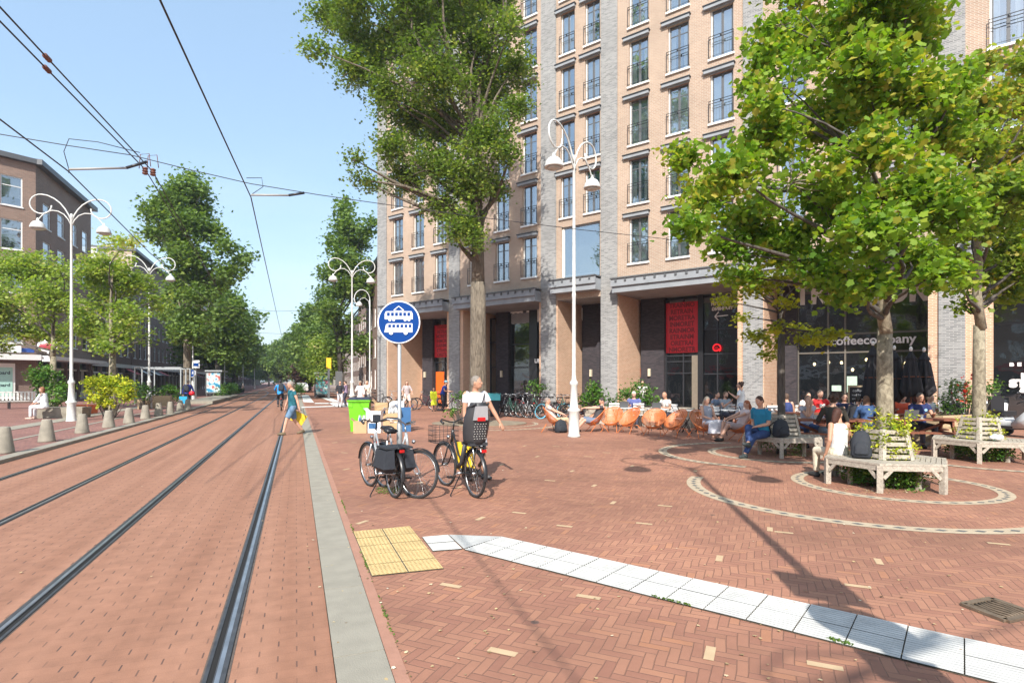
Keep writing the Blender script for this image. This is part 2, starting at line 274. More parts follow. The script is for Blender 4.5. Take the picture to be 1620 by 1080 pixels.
# ---------------- mesh helpers ----------------
class MB:
    def __init__(s): s.v, s.f, s.mi, s.mats, s.sm = [], [], [], [], []
    def _m(s, m):
        if m not in s.mats: s.mats.append(m)
        return s.mats.index(m)
    def add(s, vs, fs_, m, smooth=False):
        o = len(s.v); s.v += [tuple(p) for p in vs]; k = s._m(m)
        for f in fs_: s.f.append([i + o for i in f]); s.mi.append(k); s.sm.append(smooth)
        return s
    def box(s, x0, x1, y0, y1, z0, z1, m):
        return s.add([(x0, y0, z0), (x1, y0, z0), (x1, y1, z0), (x0, y1, z0), (x0, y0, z1), (x1, y0, z1), (x1, y1, z1), (x0, y1, z1)],
                     [(0, 3, 2, 1), (4, 5, 6, 7), (0, 1, 5, 4), (1, 2, 6, 5), (2, 3, 7, 6), (3, 0, 4, 7)], m)
    def beam(s, a, b, w_, h, m, up=(0, 0, 1)):     # rectangular bar from a to b
        a, b = Vector(a), Vector(b); t = (b - a).normalized(); u = Vector(up)
        if abs(t.dot(u)) > .98: u = Vector((0, 1, 0))
        x = t.cross(u).normalized() * w_ / 2; y = x.cross(t).normalized() * h / 2
        return s.add([a - x - y, a + x - y, a + x + y, a - x + y, b - x - y, b + x - y, b + x + y, b - x + y],
                     [(0, 1, 2, 3), (7, 6, 5, 4), (4, 5, 1, 0), (5, 6, 2, 1), (6, 7, 3, 2), (7, 4, 0, 3)], m)
    def tube(s, pts, r, m, n=8, caps=True, closed=False, smooth=True):
        pts = [Vector(p) for p in pts]; k = len(pts)
        rs = [r] * k if isinstance(r, (int, float)) else list(r)
        vs, fa = [], []; ref = None
        for i, p in enumerate(pts):
            if closed: t = pts[(i + 1) % k] - pts[i - 1]
            else: t = pts[min(i + 1, k - 1)] - pts[max(i - 1, 0)]
            if t.length < 1e-9: t = Vector((0, 0, 1))
            t.normalize()
            if ref is None: ref = Vector((0, 0, 1)) if abs(t.z) < .9 else Vector((1, 0, 0))
            x = t.cross(ref)
            if x.length < 1e-4: x = t.orthogonal()
            x.normalize(); y = t.cross(x).normalized(); ref = x.cross(t)
            ref = -ref if ref.dot(y) < 0 and False else ref
            for j in range(n):
                a = 2 * PI * j / n; vs.append(p + (x * math.cos(a) + y * math.sin(a)) * rs[i])
        for i in range(k if closed else k - 1):
            i2 = (i + 1) % k
            for j in range(n):
                j2 = (j + 1) % n; fa.append((i * n + j, i * n + j2, i2 * n + j2, i2 * n + j))
        if caps and not closed: fa.append(tuple(range(n - 1, -1, -1))); fa.append(tuple((k - 1) * n + j for j in range(n)))
        return s.add(vs, fa, m, smooth)
    def lathe(s, prof, m, c=(0, 0, 0), n=16, smooth=True):
        vs, fa = [], []
        for r, z in prof:
            for j in range(n): a = 2 * PI * j / n; vs.append((c[0] + r * math.cos(a), c[1] + r * math.sin(a), c[2] + z))
        for i in range(len(prof) - 1):
            for j in range(n): j2 = (j + 1) % n; fa.append((i * n + j, i * n + j2, (i + 1) * n + j2, (i + 1) * n + j))
        fa.append(tuple(range(n - 1, -1, -1))); fa.append(tuple((len(prof) - 1) * n + j for j in range(n)))
        return s.add(vs, fa, m, smooth)
    def ell(s, c, r, m, n=10, k=7, rot=None):
        vs, fa = [], []; c = Vector(c)
        for i in range(k + 1):
            th = PI * i / k
            for j in range(n):
                a = 2 * PI * j / n; p = Vector((r[0] * math.sin(th) * math.cos(a), r[1] * math.sin(th) * math.sin(a), r[2] * math.cos(th)))
                if rot is not None: p = rot @ p
                vs.append(c + p)
        for i in range(k):
            for j in range(n): j2 = (j + 1) % n; fa.append((i * n + j, (i + 1) * n + j, (i + 1) * n + j2, i * n + j2))
        return s.add(vs, fa, m, True)
    def loft(s, rings, m, caps=True, smooth=True, closed=True):
        n = len(rings[0]); vs = [p for r_ in rings for p in r_]; fa = []
        for i in range(len(rings) - 1):
            for j in range(n if closed else n - 1): j2 = (j + 1) % n; fa.append((i * n + j, i * n + j2, (i + 1) * n + j2, (i + 1) * n + j))
        if caps: fa.append(tuple(range(n - 1, -1, -1))); fa.append(tuple((len(rings) - 1) * n + j for j in range(n)))
        return s.add(vs, fa, m, smooth)
    def prism(s, pts, z0, z1, m):         # outline in xy
        n = len(pts); vs = [(x, y, z0) for x, y in pts] + [(x, y, z1) for x, y in pts]
        return s.add(vs, [tuple(range(n - 1, -1, -1)), tuple(range(n, 2 * n))] + [(i, (i + 1) % n, n + (i + 1) % n, n + i) for i in range(n)], m)
    def plate(s, pts, y0, y1, m):         # outline in xz
        n = len(pts); vs = [(x, y0, z) for x, z in pts] + [(x, y1, z) for x, z in pts]
        return s.add(vs, [tuple(range(n)), tuple(range(2 * n - 1, n - 1, -1))] + [(i, n + i, n + (i + 1) % n, (i + 1) % n) for i in range(n)], m)
    def quad(s, a, b, c, d, m): return s.add([a, b, c, d], [(0, 1, 2, 3)], m)
    def mesh(s, name):
        me = D.meshes.new(name); me.from_pydata(s.v, [], s.f)
        for m in s.mats: me.materials.append(m)
        if me.polygons:
            me.polygons.foreach_set('material_index', s.mi); me.polygons.foreach_set('use_smooth', s.sm)
        me.update(); return me
    def build(s, name, parent=None, loc=(0, 0, 0), rz=0, label=None, kind=None):
        o = D.objects.new(name, s.mesh(name)); COL.objects.link(o); o.location = loc; o.rotation_euler = (0, 0, rz)
        if parent is not None: o.parent = parent
        if label: o['label'] = label
        if kind: o['kind'] = kind
        return o
def tag(o, label, cat=None, group=None, kind=None):
    o['label'] = label
    if cat: o['category'] = cat
    if group: o['group'] = group
    if kind: o['kind'] = kind
    return o
def thing(name, label, cat, loc=(0, 0, 0), rz=0, group=None):
    o = D.objects.new(name, None); COL.objects.link(o); o.location = loc if len(loc) == 3 else (*loc, 0); o.rotation_euler = (0, 0, rz)
    o.empty_display_size = .2
    return tag(o, label, cat, group)
def dup(o, parent=None, loc=None, rz=None, label=None, group=None):
    c = o.copy(); COL.objects.link(c); c.parent = parent
    if loc is not None: c.location = loc if len(loc) == 3 else (*loc, 0)
    if rz is not None: c.rotation_euler = (c.rotation_euler[0], c.rotation_euler[1], rz)
    if label: c['label'] = label
    if group: c['group'] = group
    for ch in KIDS(o): dup(ch, c)
    return c
def KIDS(o): return list(o.children)
def structure(mb, name, loc=(0, 0, 0), rz=0, label=None): return mb.build(name, None, loc, rz, label, 'structure')
def text(s, parent, size, loc, rot, m, name='lettering', ext=.01, bold=0.0, align='CENTER', sx=1.0, label=None, space=1.0):
    cu = D.curves.new('text', 'FONT'); cu.body = s; cu.size = size; cu.extrude = ext; cu.offset = bold; cu.align_x = align; cu.align_y = 'CENTER'; cu.space_line = .8; cu.space_character = space
    cu.resolution_u = 3
    o = D.objects.new('tmp', cu); COL.objects.link(o); dg = bpy.context.evaluated_depsgraph_get(); dg.update()
    me = D.meshes.new_from_object(o.evaluated_get(dg)); D.objects.remove(o); D.curves.remove(cu); me.materials.clear(); me.materials.append(m)
    t = D.objects.new(name, me); COL.objects.link(t); t.parent = parent; t.location = loc; t.rotation_euler = rot; t.scale = (sx, 1, 1)
    if label: t['label'] = label
    return t
def leaves(name, pts, size, m, parent=None, shape='diamond', seed=0, tone=None, up=.5, loc=(0, 0, 0), kind=None, droop=0.0):
    """one mesh of many separate leaf faces"""
    rs = np.random.RandomState(seed); N = len(pts)
    if shape == 'maple':
        S = [(0, -.5), (.2, -.34), (.44, -.30), (.42, -.08), (.60, .16), (.36, .24), (.22, .44), (0, .66), (-.22, .44), (-.36, .24), (-.60, .16), (-.42, -.08), (-.44, -.30), (-.2, -.34)]
    elif shape == 'clump':
        S = [(0, -.6), (.35, -.35), (.3, -.05), (.65, .1), (.2, .25), (.1, .6), (-.2, .3), (-.6, .2), (-.3, -.05), (-.4, -.35)]
    elif shape == 'oval': S = [(0, -.5), (.25, -.15), (.25, .15), (0, .5), (-.25, .15), (-.25, -.15)]
    else: S = [(0, -.55), (.38, 0), (0, .55), (-.38, 0)]
    S = np.array([(x, y, -.18 * abs(x)) for x, y in S]); K = len(S)
    nrm = rs.normal(size=(N, 3)); nrm /= np.linalg.norm(nrm, axis=1)[:, None]; nrm[:, 2] = np.abs(nrm[:, 2]) + up; nrm /= np.linalg.norm(nrm, axis=1)[:, None]
    t = rs.normal(size=(N, 3)); t[:, 2] -= droop; t -= (t * nrm).sum(1)[:, None] * nrm; t /= np.linalg.norm(t, axis=1)[:, None]; b = np.cross(nrm, t)
    sz = size * (.65 + .7 * rs.rand(N))
    V = pts[:, None, :] + sz[:, None, None] * (S[None, :, 0, None] * b[:, None, :] + S[None, :, 1, None] * t[:, None, :] + S[None, :, 2, None] * nrm[:, None, :])
    me = D.meshes.new(name); me.vertices.add(N * K); me.vertices.foreach_set('co', V.astype(np.float32).ravel())
    me.loops.add(N * K); me.loops.foreach_set('vertex_index', np.arange(N * K, dtype=np.int32))
    me.polygons.add(N); me.polygons.foreach_set('loop_start', np.arange(0, N * K, K, dtype=np.int32)); me.polygons.foreach_set('loop_total', np.full(N, K, dtype=np.int32))
    me.materials.append(m); me.update(calc_edges=True)
    a = me.attributes.new('tone', 'FLOAT', 'FACE'); tn = rs.rand(N) if tone is None else np.clip(tone + rs.normal(size=N) * .16, 0, 1)
    a.data.foreach_set('value', tn.astype(np.float32))
    o = D.objects.new(name, me); COL.objects.link(o); o.location = loc
    if parent is not None: o.parent = parent
    if kind: o['kind'] = kind
    return o
def blob_points(blobs, dens, seed, sub=.3, flat=.7, per=26, shell=.45):
    """blobs: (x,y,z,r). Leaves gather in sprays spread through each blob, with gaps between them"""
    rs = np.random.RandomState(seed); P, T, cs = [], [], []
    for (x, y, z, r) in blobs:
        n = max(3, int(dens * r * r / per)); d = rs.normal(size=(n, 3)); d /= np.linalg.norm(d, axis=1)[:, None]
        c = np.array([x, y, z]) + d * (r * rs.rand(n)[:, None] ** shell) * np.array([1, 1, .85])
        kq = .50 / sub; ph = seed * 1.7; keep = np.sin(c[:, 0] * kq + ph) * np.sin(c[:, 1] * kq * .9 + ph * 2) + .9 * np.sin(c[:, 2] * kq * 1.15 + c[:, 0] * kq * .5) > -.75; c = c[keep] if keep.sum() > 2 else c; n = len(c)
        cs.append(c)
        q = rs.normal(size=(n, per, 3)) * (sub * max(.5, r) ** .5)[..., None] if False else rs.normal(size=(n, per, 3)) * sub
        q[:, :, 2] *= flat
        P.append((c[:, None, :] + q).reshape(-1, 3)); T.append(np.repeat(rs.rand(n) * .7 + .12, per))
    return np.concatenate(P), np.concatenate(T), np.concatenate(cs)
def limb(mb, a, b, r0, r1, rs, m, n=7, wob=.12, seg=6, sag=0.0):
    a, b = Vector(a), Vector(b); L = (b - a).length; pts, rr = [], []
    o1 = Vector((rs.uniform(-1, 1), rs.uniform(-1, 1), rs.uniform(-.3, .6))) * L * wob
    for i in range(seg + 1):
        t = i / seg; p = a.lerp(b, t) + o1 * math.sin(PI * t) + Vector((rs.uniform(-1, 1), rs.uniform(-1, 1), 0)) * L * .012
        pts.append(p); rr.append(r0 + (r1 - r0) * t)
    mb.tube(pts, rr, m, n, caps=True)
def tree(name, label, base, tr, fork, blobs, dens, lsize, lm, bark, seed, shape='diamond', sub=.3, cat='tree', lean=(0, 0), twigs=.25, group=None, per=26, up=.5, tonef=None, trunk_top=None, flat=.7, shell=.45):
    """base (x,y) ; fork: height where limbs leave ; blobs world (x,y,z,r)"""
    rs = random.Random(seed); t = thing(name, label, cat, (base[0], base[1], 0), 0, group)
    B = [(x - base[0], y - base[1], z, r) for x, y, z, r in blobs]
    P, T, C = blob_points(B, dens, seed, sub, flat, per, shell)
    if tonef is not None: T = tonef(P, T)
    mb = MB(); top = Vector((lean[0], lean[1], fork)); th = trunk_top or max(z for _, _, z, _ in B) * .8
    mb.tube([(0, 0, -.05), (0, 0, .12), (lean[0] * .2, lean[1] * .2, fork * .3), (lean[0] * .6, lean[1] * .6, fork * .7), top],
            [tr * 1.5, tr * 1.15, tr, tr * .93, tr * .85], bark, 12)
    lead = Vector((lean[0] * 1.3, lean[1] * 1.3, th)); limb(mb, top - Vector((0, 0, .1)), lead, tr * .8, tr * .15, rs, bark, 8, .05)
    for (x, y, z, r) in B:
        tt = min(.9, max(0, (z - r - fork) / max(.1, th - fork) * .65)); s0 = top.lerp(lead, tt)
        limb(mb, s0, (x, y, z), tr * (.40 - .25 * tt), tr * .05, rs, M_BARKD if bark == M_BARK2 else bark, 6, .16)
    mb.build('trunk', t)
    tw = MB()
    for c in C:
        if rs.random() < twigs:
            k = min(B, key=lambda q: (q[0] - c[0]) ** 2 + (q[1] - c[1]) ** 2 + (q[2] - c[2]) ** 2)
            limb(tw, (k[0], k[1], k[2]), c, tr * .07 + .008, .006, rs, bark, 4, .1, 3)
    if tw.v: tw.build('branch', t, kind='stuff')
    leaves('crown', P, lsize, lm, t, shape, seed + 1, T, up)
    return t
def PB(lst, y, dep, seed):            # photo blobs (px,py,rpx) -> world blobs at distance y with depth spread dep
    rs = random.Random(seed); out = []
    for k in lst:
        px, py, r = k[:3]; yy = y + (k[3] if len(k) > 3 else rs.uniform(-dep, dep)); p = at(px, py, yy); out.append((p.x, p.y, p.z, r * yy / FX))
    return out
# =================== ground ===================
M_GROUND = mat('far_ground', (.30, .22, .18), .9, var=.2, scale=.3)
M_PLAZA = herring('plaza_brick_paving', (.37, .178, .110), .10, (.23, .115, .075), .066, 3, 45, .38)
M_PAVE2 = herring('left_pavement_brick', (.29, .14, .11), .18, (.12, .08, .06), .085, 2, 0)
M_TRACK = trackbed('track_bed_concrete', (.305, .143, .083))
M_SOLD = mat('edge_brick', (.37, .19, .13), .85, var=.12, scale=6, bump=.2)
M_RAIL = mat('rail_steel', (.085, .083, .085), .42, .45, var=.4, scale=11)
M_POL = mat('polished_rail_head', (.42, .42, .43), .3, .8, var=.35, scale=5)
M_GROOVE = mat('rail_groove', (.012, .011, .01), .9)
M_BITU = mat('bitumen_seam', (.11, .085, .07), .85, var=.5, scale=18)
def sheet(name, x0, x1, y0, y1, z, m, nx=1, ny=1):
    mb = MB()
    for i in range(nx):
        for j in range(ny):
            a, b = x0 + (x1 - x0) * i / nx, x0 + (x1 - x0) * (i + 1) / nx; c, d = y0 + (y1 - y0) * j / ny, y0 + (y1 - y0) * (j + 1) / ny
            mb.quad((a, c, z), (b, c, z), (b, d, z), (a, d, z), m)
    return structure(mb, name, (0, 0, 0), TH)
sheet('ground', -900, 900, -300, 1500, -.03, M_GROUND)
sheet('plaza_pavement', .6, 90, -25, 66, 0, M_PLAZA)
sheet('street_pavement', .6, 5.0, 66, 500, 0, M_PLAZA)
sheet('tram_road', -5.62, .21, -25, 500, 0, M_TRACK)
mb = MB()
for i in range(-22, 120):
    a = i * 1.2; mb.box(.215, .515, a + .004, a + 1.196, -.1, .010, M_STONE)
structure(mb, 'kerb', rz=TH)
sheet('brick_strip', .52, .6, -25, 140, .003, M_SOLD)
mb = MB()
for i in range(-10, 120):
    a = i * 1.2
    if a < 60 or True: mb.box(-5.92, -5.63, a + .005, a + 1.195, -.1, .075, M_STONE)
structure(mb, 'kerb', rz=TH)
sheet('left_pavement', -60, -5.925, -25, 500, .06, M_PAVE2)
# rails: head, groove and guard lip laid in the concrete
def bend(u): return -max(0, u - 70) ** 2 * .0011
for v in (-.42, -1.855, -3.27, -4.75):
    mb = MB(); U = [-25, 0, 20, 50, 70, 90, 110, 140, 180, 240, 320, 420]
    flip = 1 if v in (-.42, -3.27) else -1
    def strip(a, b, z, m):
        a, b = sorted((a * flip, b * flip))
        for i in range(len(U) - 1):
            p, q = v + bend(U[i]), v + bend(U[i + 1])
            mb.quad((p + a, U[i], z), (p + b, U[i], z), (q + b, U[i + 1], z), (q + a, U[i + 1], z), m)
    strip(-.082, .066, .002, M_BITU); strip(-.070, -.048, .008, M_RAIL); strip(-.048, -.014, .0045, M_GROOVE); strip(-.014, .048, .010, M_RAIL); strip(-.006, .020, .0108, M_POL)
    structure(mb, 'tram_rail', rz=TH)
# tactile paving
M_TY = mat('yellow_tactile_tile', (.60, .44, .20), .85, var=.2, scale=5, bump=.3, bscale=60)
M_TW = mat('white_tactile_tile', (.45, .445, .42), .8, var=.22, scale=6, bump=.2, bscale=60, detail=9)
M_TWD = mat('white_tile_groove', (.36, .355, .33), .9, var=.2)
M_GAP = mat('tile_joint', (.10, .085, .06), .9)
M_WEED = leafmat('weed_leaf', (.06, .12, .02), (.14, .22, .04))
def tiles(name, quad, nu, nv, m, ribs, dots=False):
    """quad: 4 ground corners; tiles nu x nv, ribs run along u"""
    A, B, C_, E_ = [Vector((*G(*p), 0)) for p in quad]; mb = MB()
    def P(u, v, z): p = A.lerp(B, u).lerp(E_.lerp(C_, u), v); return (p.x, p.y, z)
    mb.add([P(0, 0, .004), P(1, 0, .004), P(1, 1, .004), P(0, 1, .004)], [(0, 1, 2, 3)], M_GAP)
    rs = random.Random(nu)
    for i in range(nu):
        for j in range(nv):
            g = .006; gu, gv = g / (B - A).length, g / (E_ - A).length
            u0, u1, v0, v1 = i / nu + gu, (i + 1) / nu - gu, j / nv + gv, (j + 1) / nv - gv; z = .010 + rs.uniform(-.001, .001)
            mb.add([P(u0, v0, z), P(u1, v0, z), P(u1, v1, z), P(u0, v1, z)], [(0, 1, 2, 3)], m if dots else M_TWD)
            for k in range(ribs):
                a = v0 + (v1 - v0) * (k + .25) / ribs; b = v0 + (v1 - v0) * (k + .75) / ribs
                if dots:
                    for q in range(ribs):
                        c0 = u0 + (u1 - u0) * (q + .25) / ribs; c1 = u0 + (u1 - u0) * (q + .75) / ribs
                        mb.add([P(c0, a, z + .004), P(c1, a, z + .004), P(c1, b, z + .004), P(c0, b, z + .004)], [(0, 1, 2, 3)], m)
                else:
                    mb.add([P(u0, a, z), P(u1, a, z), P(u1, (a + b) / 2, z + .005), P(u0, (a + b) / 2, z + .005), P(u1, b, z), P(u0, b, z)], [(0, 1, 2, 3), (3, 2, 4, 5)], m)
    return structure(mb, name)
tiles('yellow_tactile_paving', [(587.8, 912.2), (702.7, 900), (648.9, 832.7), (558.2, 841.6)], 2, 5, M_TY, 8, True)
tiles('white_tactile_paving', [(684, 872.5), (732, 869), (709, 846.5), (667, 850)], 1, 2, M_TW, 8)
_b0, _b1 = Vector((*G(734, 870), 0)), Vector((*G(1516.3, 1062.4), 0)); _t0, _t1 = Vector((*G(768, 841), 0)), Vector((*G(1461, 995.2), 0))
_dir = ((_b1 - _b0).normalized() + (_t1 - _t0).normalized()).normalized(); _nrm = Vector((-_dir.y, _dir.x, 0))
mbw = MB(); rs = random.Random(4); _o = _b0.copy(); N = 36
def WP(a, b, z): p = _o + _dir * a + _nrm * b; return (p.x, p.y, z)
mbw.add([WP(0, 0, .0035), WP(N * .3, 0, .0035), WP(N * .3, .6, .0035), WP(0, .6, .0035)], [(0, 1, 2, 3)], M_GAP)
for _z, _m, _k in ((.0037, M_GAP, 0), (.0108, M_TW, .006)):
    _a, _b, _c = Vector((*G(733.5, 869), 0)), Vector(WP(0, .6, 0)), Vector((*G(709.5, 846.5), 0)); _g = (_a + _b + _c) / 3; mbw.add([tuple(p.lerp(_g, _k * 3) + Vector((0, 0, _z))) for p in (_a, _b, _c)], [(0, 1, 2)], _m)
for i in range(0, N):
    for j in range(2):
        z = .011 + rs.uniform(-.0012, .0012); a0, a1, b0, b1 = i * .3 + .004, i * .3 + .296, j * .3 + .003, j * .3 + .297
        if i < 0: a0 = -.02 - .35 * (b0 / .6) * 0 - .12
        mbw.add([WP(a0, b0, z), WP(a1, b0, z), WP(a1, b1, z), WP(a0, b1, z)], [(0, 1, 2, 3)], M_TWD)
        for k in range(8):
            c = b0 + (b1 - b0) * (k + .2) / 8; d = b0 + (b1 - b0) * (k + .8) / 8
            mbw.add([WP(a0, c, z), WP(a1, c, z), WP(a1, (c + d) / 2, z + .006), WP(a0, (c + d) / 2, z + .006), WP(a1, d, z), WP(a0, d, z)], [(0, 1, 2, 3), (3, 2, 4, 5)], M_TW)
structure(mbw, 'white_tactile_paving')
wp = []
for (a, b, L) in ((8.5, .3, .3), (5.55, .0, .2), (3.2, .02, .15), (2.0, 0, .3), (6.3, 0, .25), (9.1, .3, .25), (6.9, .6, .3)):
    for k in range(60): p = WP(a + rs.uniform(0, L), b + rs.gauss(0, .006), .016 + rs.random() * .01); wp.append(p)
for k in range(260):                               # weeds round the foot of the sign post and along the joint by the strip
    a = rs.random() * 2 * PI; r = .12 * rs.random() ** .5; wp.append((-1.86 + r * math.cos(a) * 1.6, 8.55 + r * math.sin(a), .01 + rs.random() * .08))
for k in range(700): u = rs.uniform(2, 9); x, y = ST(u, .60 + rs.gauss(0, .006)); wp.append((x, y, .006 + rs.random() * .008)) if rs.random() < .35 + .4 * math.sin(u * 5) else None
for k in range(240): wp.append((6.4 + rs.gauss(0, .35), 12.7 + rs.gauss(0, .2), .01 + rs.random() * .1))
leaves('weeds', np.array(wp), .022, M_WEED, None, 'oval', 3, kind='stuff', up=.2)
# pale bricks let into the paving, on a loose grid
M_PALEB = mat('pale_brick', (.50, .36, .215), .8, var=.15, scale=9)
mb = MB(); ps = [(713, 926), (795, 1031), (931, 944), (1123, 1033), (1305, 1053), (1138, 883), (1390, 888), (1357, 927), (1218, 837), (1019, 828), (893, 832), (821, 811), (726, 771), (573, 826), (664, 764), (604, 852), (793, 735), (940, 768), (970, 795), (1052, 800), (880, 706), (850, 722), (930, 722), (960, 716), (1010, 712), (1000, 737), (830, 705), (700, 735), (545, 716), (548, 742), (530, 700), (560, 700), (1100, 745), (1145, 742), (1580, 860), (905, 745), (870, 760), (760, 820), (1240, 842)]
rs = random.Random(9)
for i, (px, py) in enumerate(ps):
    x, y = G(px, py); a = TH + R(45) + (PI / 2 if (i + int(x * 3)) % 2 else 0); c, s = math.cos(a), math.sin(a); L, W_ = .095, .030
    mb.add([(x + c * u * L - s * v * W_, y + s * u * L + c * v * W_, .0035) for u, v in ((-1, -1), (1, -1), (1, 1), (-1, 1))], [(0, 1, 2, 3)], M_PALEB)
structure(mb, 'pale_paving_bricks')
# rings of pale setts with dark diamonds
M_SETT = mat('pale_sett', (.46, .37, .26), .8, var=.16, scale=8, bump=.2, bscale=60); M_SETTD = mat('dark_sett', (.12, .125, .125), .8)
def ring(cx, cy, r0, r1, a0=0, a1=360, z=.004):
    mb = MB(); n = max(24, int(r1 * 40)); da = R(a1 - a0) / n
    for i in range(n):
        a, b = R(a0) + i * da, R(a0) + (i + 1) * da
        mb.add([(cx + r * math.cos(t), cy + r * math.sin(t), z) for r, t in ((r0, a), (r1, a), (r1, b), (r0, b))], [(0, 1, 2, 3)], M_SETT)
    m_ = int(r1 * R(a1 - a0) / .21); rm = (r0 + r1) / 2; h = (r1 - r0) * .2
    for i in range(m_):
        a = R(a0) + (i + .5) * R(a1 - a0) / m_; w_ = .07 / rm
        mb.add([(cx + r * math.cos(t), cy + r * math.sin(t), z + .002) for r, t in ((rm, a - w_), (rm + h, a), (rm, a + w_), (rm - h, a))], [(0, 1, 2, 3)], M_SETTD)
    return structure(mb, 'paving_ring')
B1, B2, B3 = (6.08, 9.28), (6.25, 13.2), (10.1, 12.3)
ring(6.2, 9.25, 1.30, 1.50); ring(5.3, 8.75, 2.28, 2.50, 148, 340)
ring(B2[0] - .1, B2[1], 1.35, 1.53, 0, 360, .006); ring(B2[0] - .3, B2[1] - .1, 2.3, 2.5, 90, 235, .008); ring(10.2, 12.0, 1.5, 1.7, 180, 360, .010); ring(-1.2, 22.6, 3.0, 3.2, -100, 20); ring(-1.2, 22.6, 2.1, 2.25, -110, 20)
mb = MB(); mb.prism([(-1.3 + 1.9 * math.cos(i * PI / 10), 22.7 + 1.5 * math.sin(i * PI / 10)) for i in range(20)], .0, .03, mat('tree_pit_soil', (.25, .2, .14), .95, var=.3, scale=3, bump=.5)); structure(mb, 'tree_pit')
# white marks at the far crossing
mb = MB(); M_MARK = mat('road_paint', (.72, .72, .68), .7, var=.08)
for q in ([(477, 625), (488, 625), (497, 637), (480, 636)], [(498, 637.3), (521, 637.3), (523, 638.8), (498, 638.8)], [(519, 637.2), (560, 637.2), (566, 643.5), (531, 643.5)], [(477, 643.5), (530, 641.8), (531, 643.2), (477, 645)], [(505, 628), (520, 628), (540, 636), (526, 636)]):
    mb.add([(*G(*p), .014) for p in q], [(0, 1, 2, 3)], M_MARK)
structure(mb, 'crossing_marks')
# far tram stop platform on the left
mb = MB(); mb.box(-7.6, -5.62, 46, 66, .0, .26, M_STONE); structure(mb, 'tram_platform', rz=TH)
mb = MB(); mb.box(-9.5, -8.8, 20, 44, .06, .075, M_STONE); mb.box(-7.35, -7.2, 8, 46, .06, .072, M_STONE); structure(mb, 'stone_band', rz=TH)

# =================== main building ===================
BZ = 24.9; OPH = 6.05; DEP = 2.6
bld = thing('corner_apartment_building', 'six storey block of pale orange brick with grey brick piers over dark glass shopfronts', 'building', (*FO, 0), FA)
piers = [(0, .93), (6.81, 7.71), (13.75, 14.72), (17.45, 18.37), (24.45, 25.26), (31.31, 32.08), (38.6, 39.4)]
def grid_wall(mb, x0, x1, z0, z1, holes, y, m, rev=.16, mrev=None):
    """wall in the plane y with rectangular holes and their reveals"""
    xs = sorted({x0, x1} | {h[i] for h in holes for i in (0, 1) if x0 < h[i] < x1}); zs = sorted({z0, z1} | {h[i] for h in holes for i in (2, 3) if z0 < h[i] < z1})
    for j in range(len(zs) - 1):
        run = None
        for i in range(len(xs)):
            solid = i < len(xs) - 1 and not any(h[0] < (xs[i] + xs[i + 1]) / 2 < h[1] and h[2] < (zs[j] + zs[j + 1]) / 2 < h[3] for h in holes)
            if solid and run is None: run = xs[i]
            if not solid and run is not None:
                mb.quad((run, y, zs[j]), (xs[i], y, zs[j]), (xs[i], y, zs[j + 1]), (run, y, zs[j + 1]), m); run = None
    for a, b, c, d in holes:
        r = mrev or m
        mb.quad((a, y, c), (a, y + rev, c), (a, y + rev, d), (a, y, d), r); mb.quad((b, y, c), (b, y, d), (b, y + rev, d), (b, y + rev, c), r)
        mb.quad((a, y, d), (a, y + rev, d), (b, y + rev, d), (b, y, d), r); mb.quad((a, y, c), (b, y, c), (b, y + rev, c), (a, y + rev, c), r)
SILL, FLH, WH = 7.52, 2.92, 2.22
bays = [(0.93, 6.81, [(1.55, 2.55), (3.55, 4.55), (5.55, 6.55)]), (7.71, 13.75, [(8.45, 9.45), (10.5, 11.5), (12.45, 13.45)]), (14.72, 17.45, [(15.0, 15.88), (16.5, 17.38)]),
        (18.37, 24.45, [(19.0, 20.02), (21.0, 22.02), (23.0, 24.02)]), (25.26, 31.31, [(25.9, 26.92), (27.9, 28.92), (29.9, 30.92)]), (32.08, 38.6, [(32.75, 33.77), (34.8, 35.82), (36.8, 37.82)])]
wall = MB(); gb = MB(); wins = []; NFL = 6
for bi, (a, b, cols) in enumerate(bays):
    holes = []
    for (p, q) in cols:
        for k in range(NFL):
            if bi == 2 and k == 0: continue
            z = SILL + k * FLH; holes.append((p, q, z, z + WH)); wins.append((p, q, z, bi, k))
    if bi == 2: holes.append((15.05, 17.38, SILL - .42, SILL + WH + .2))
    grid_wall(wall, a, b, OPH, BZ, holes, 0.0, M_BRK)
wall.box(-.02, 39.4, DEP + .9, 14, OPH + .5, BZ, M_BRK)
wall.quad((0, 0, 0), (0, 14, 0), (0, 14, BZ), (0, 0, BZ), M_BRK)
wall.quad((.93, 0.01, OPH), (38.6, 0.01, OPH), (38.6, DEP + 1.4, OPH), (.93, DEP + 1.4, OPH), M_CANOPY)
for i, (a, b) in enumerate(piers):
    gb.box(a, b, -.06, .6, 0, BZ + .02, M_GREYB)
# brick piers behind the grey ones: front strips and the deep jambs
for a, b in ((.93, 1.05), (13.60, 13.75), (24.2, 24.45), (31.0, 31.31), (32.08, 32.85), (6.6, 6.81), (7.71, 7.95), (25.26, 25.3), (18.37, 18.42), (14.72, 14.8)):
    wall.box(a, b, 0.003, DEP + 1.0, 0, OPH + .01, M_BRKJ)
wall.build('wall', bld); gb.build('pier', bld, label='grey brick pier')
# roof slab with deep overhang
mb = MB(); mb.box(-1.1, 40, -1.1, 14.5, BZ, BZ + .28, M_CANOPY); mb.box(-1.16, 40.05, -1.16, -1.1, BZ - .02, BZ + .34, M_GREYFR); mb.build('roof', bld)
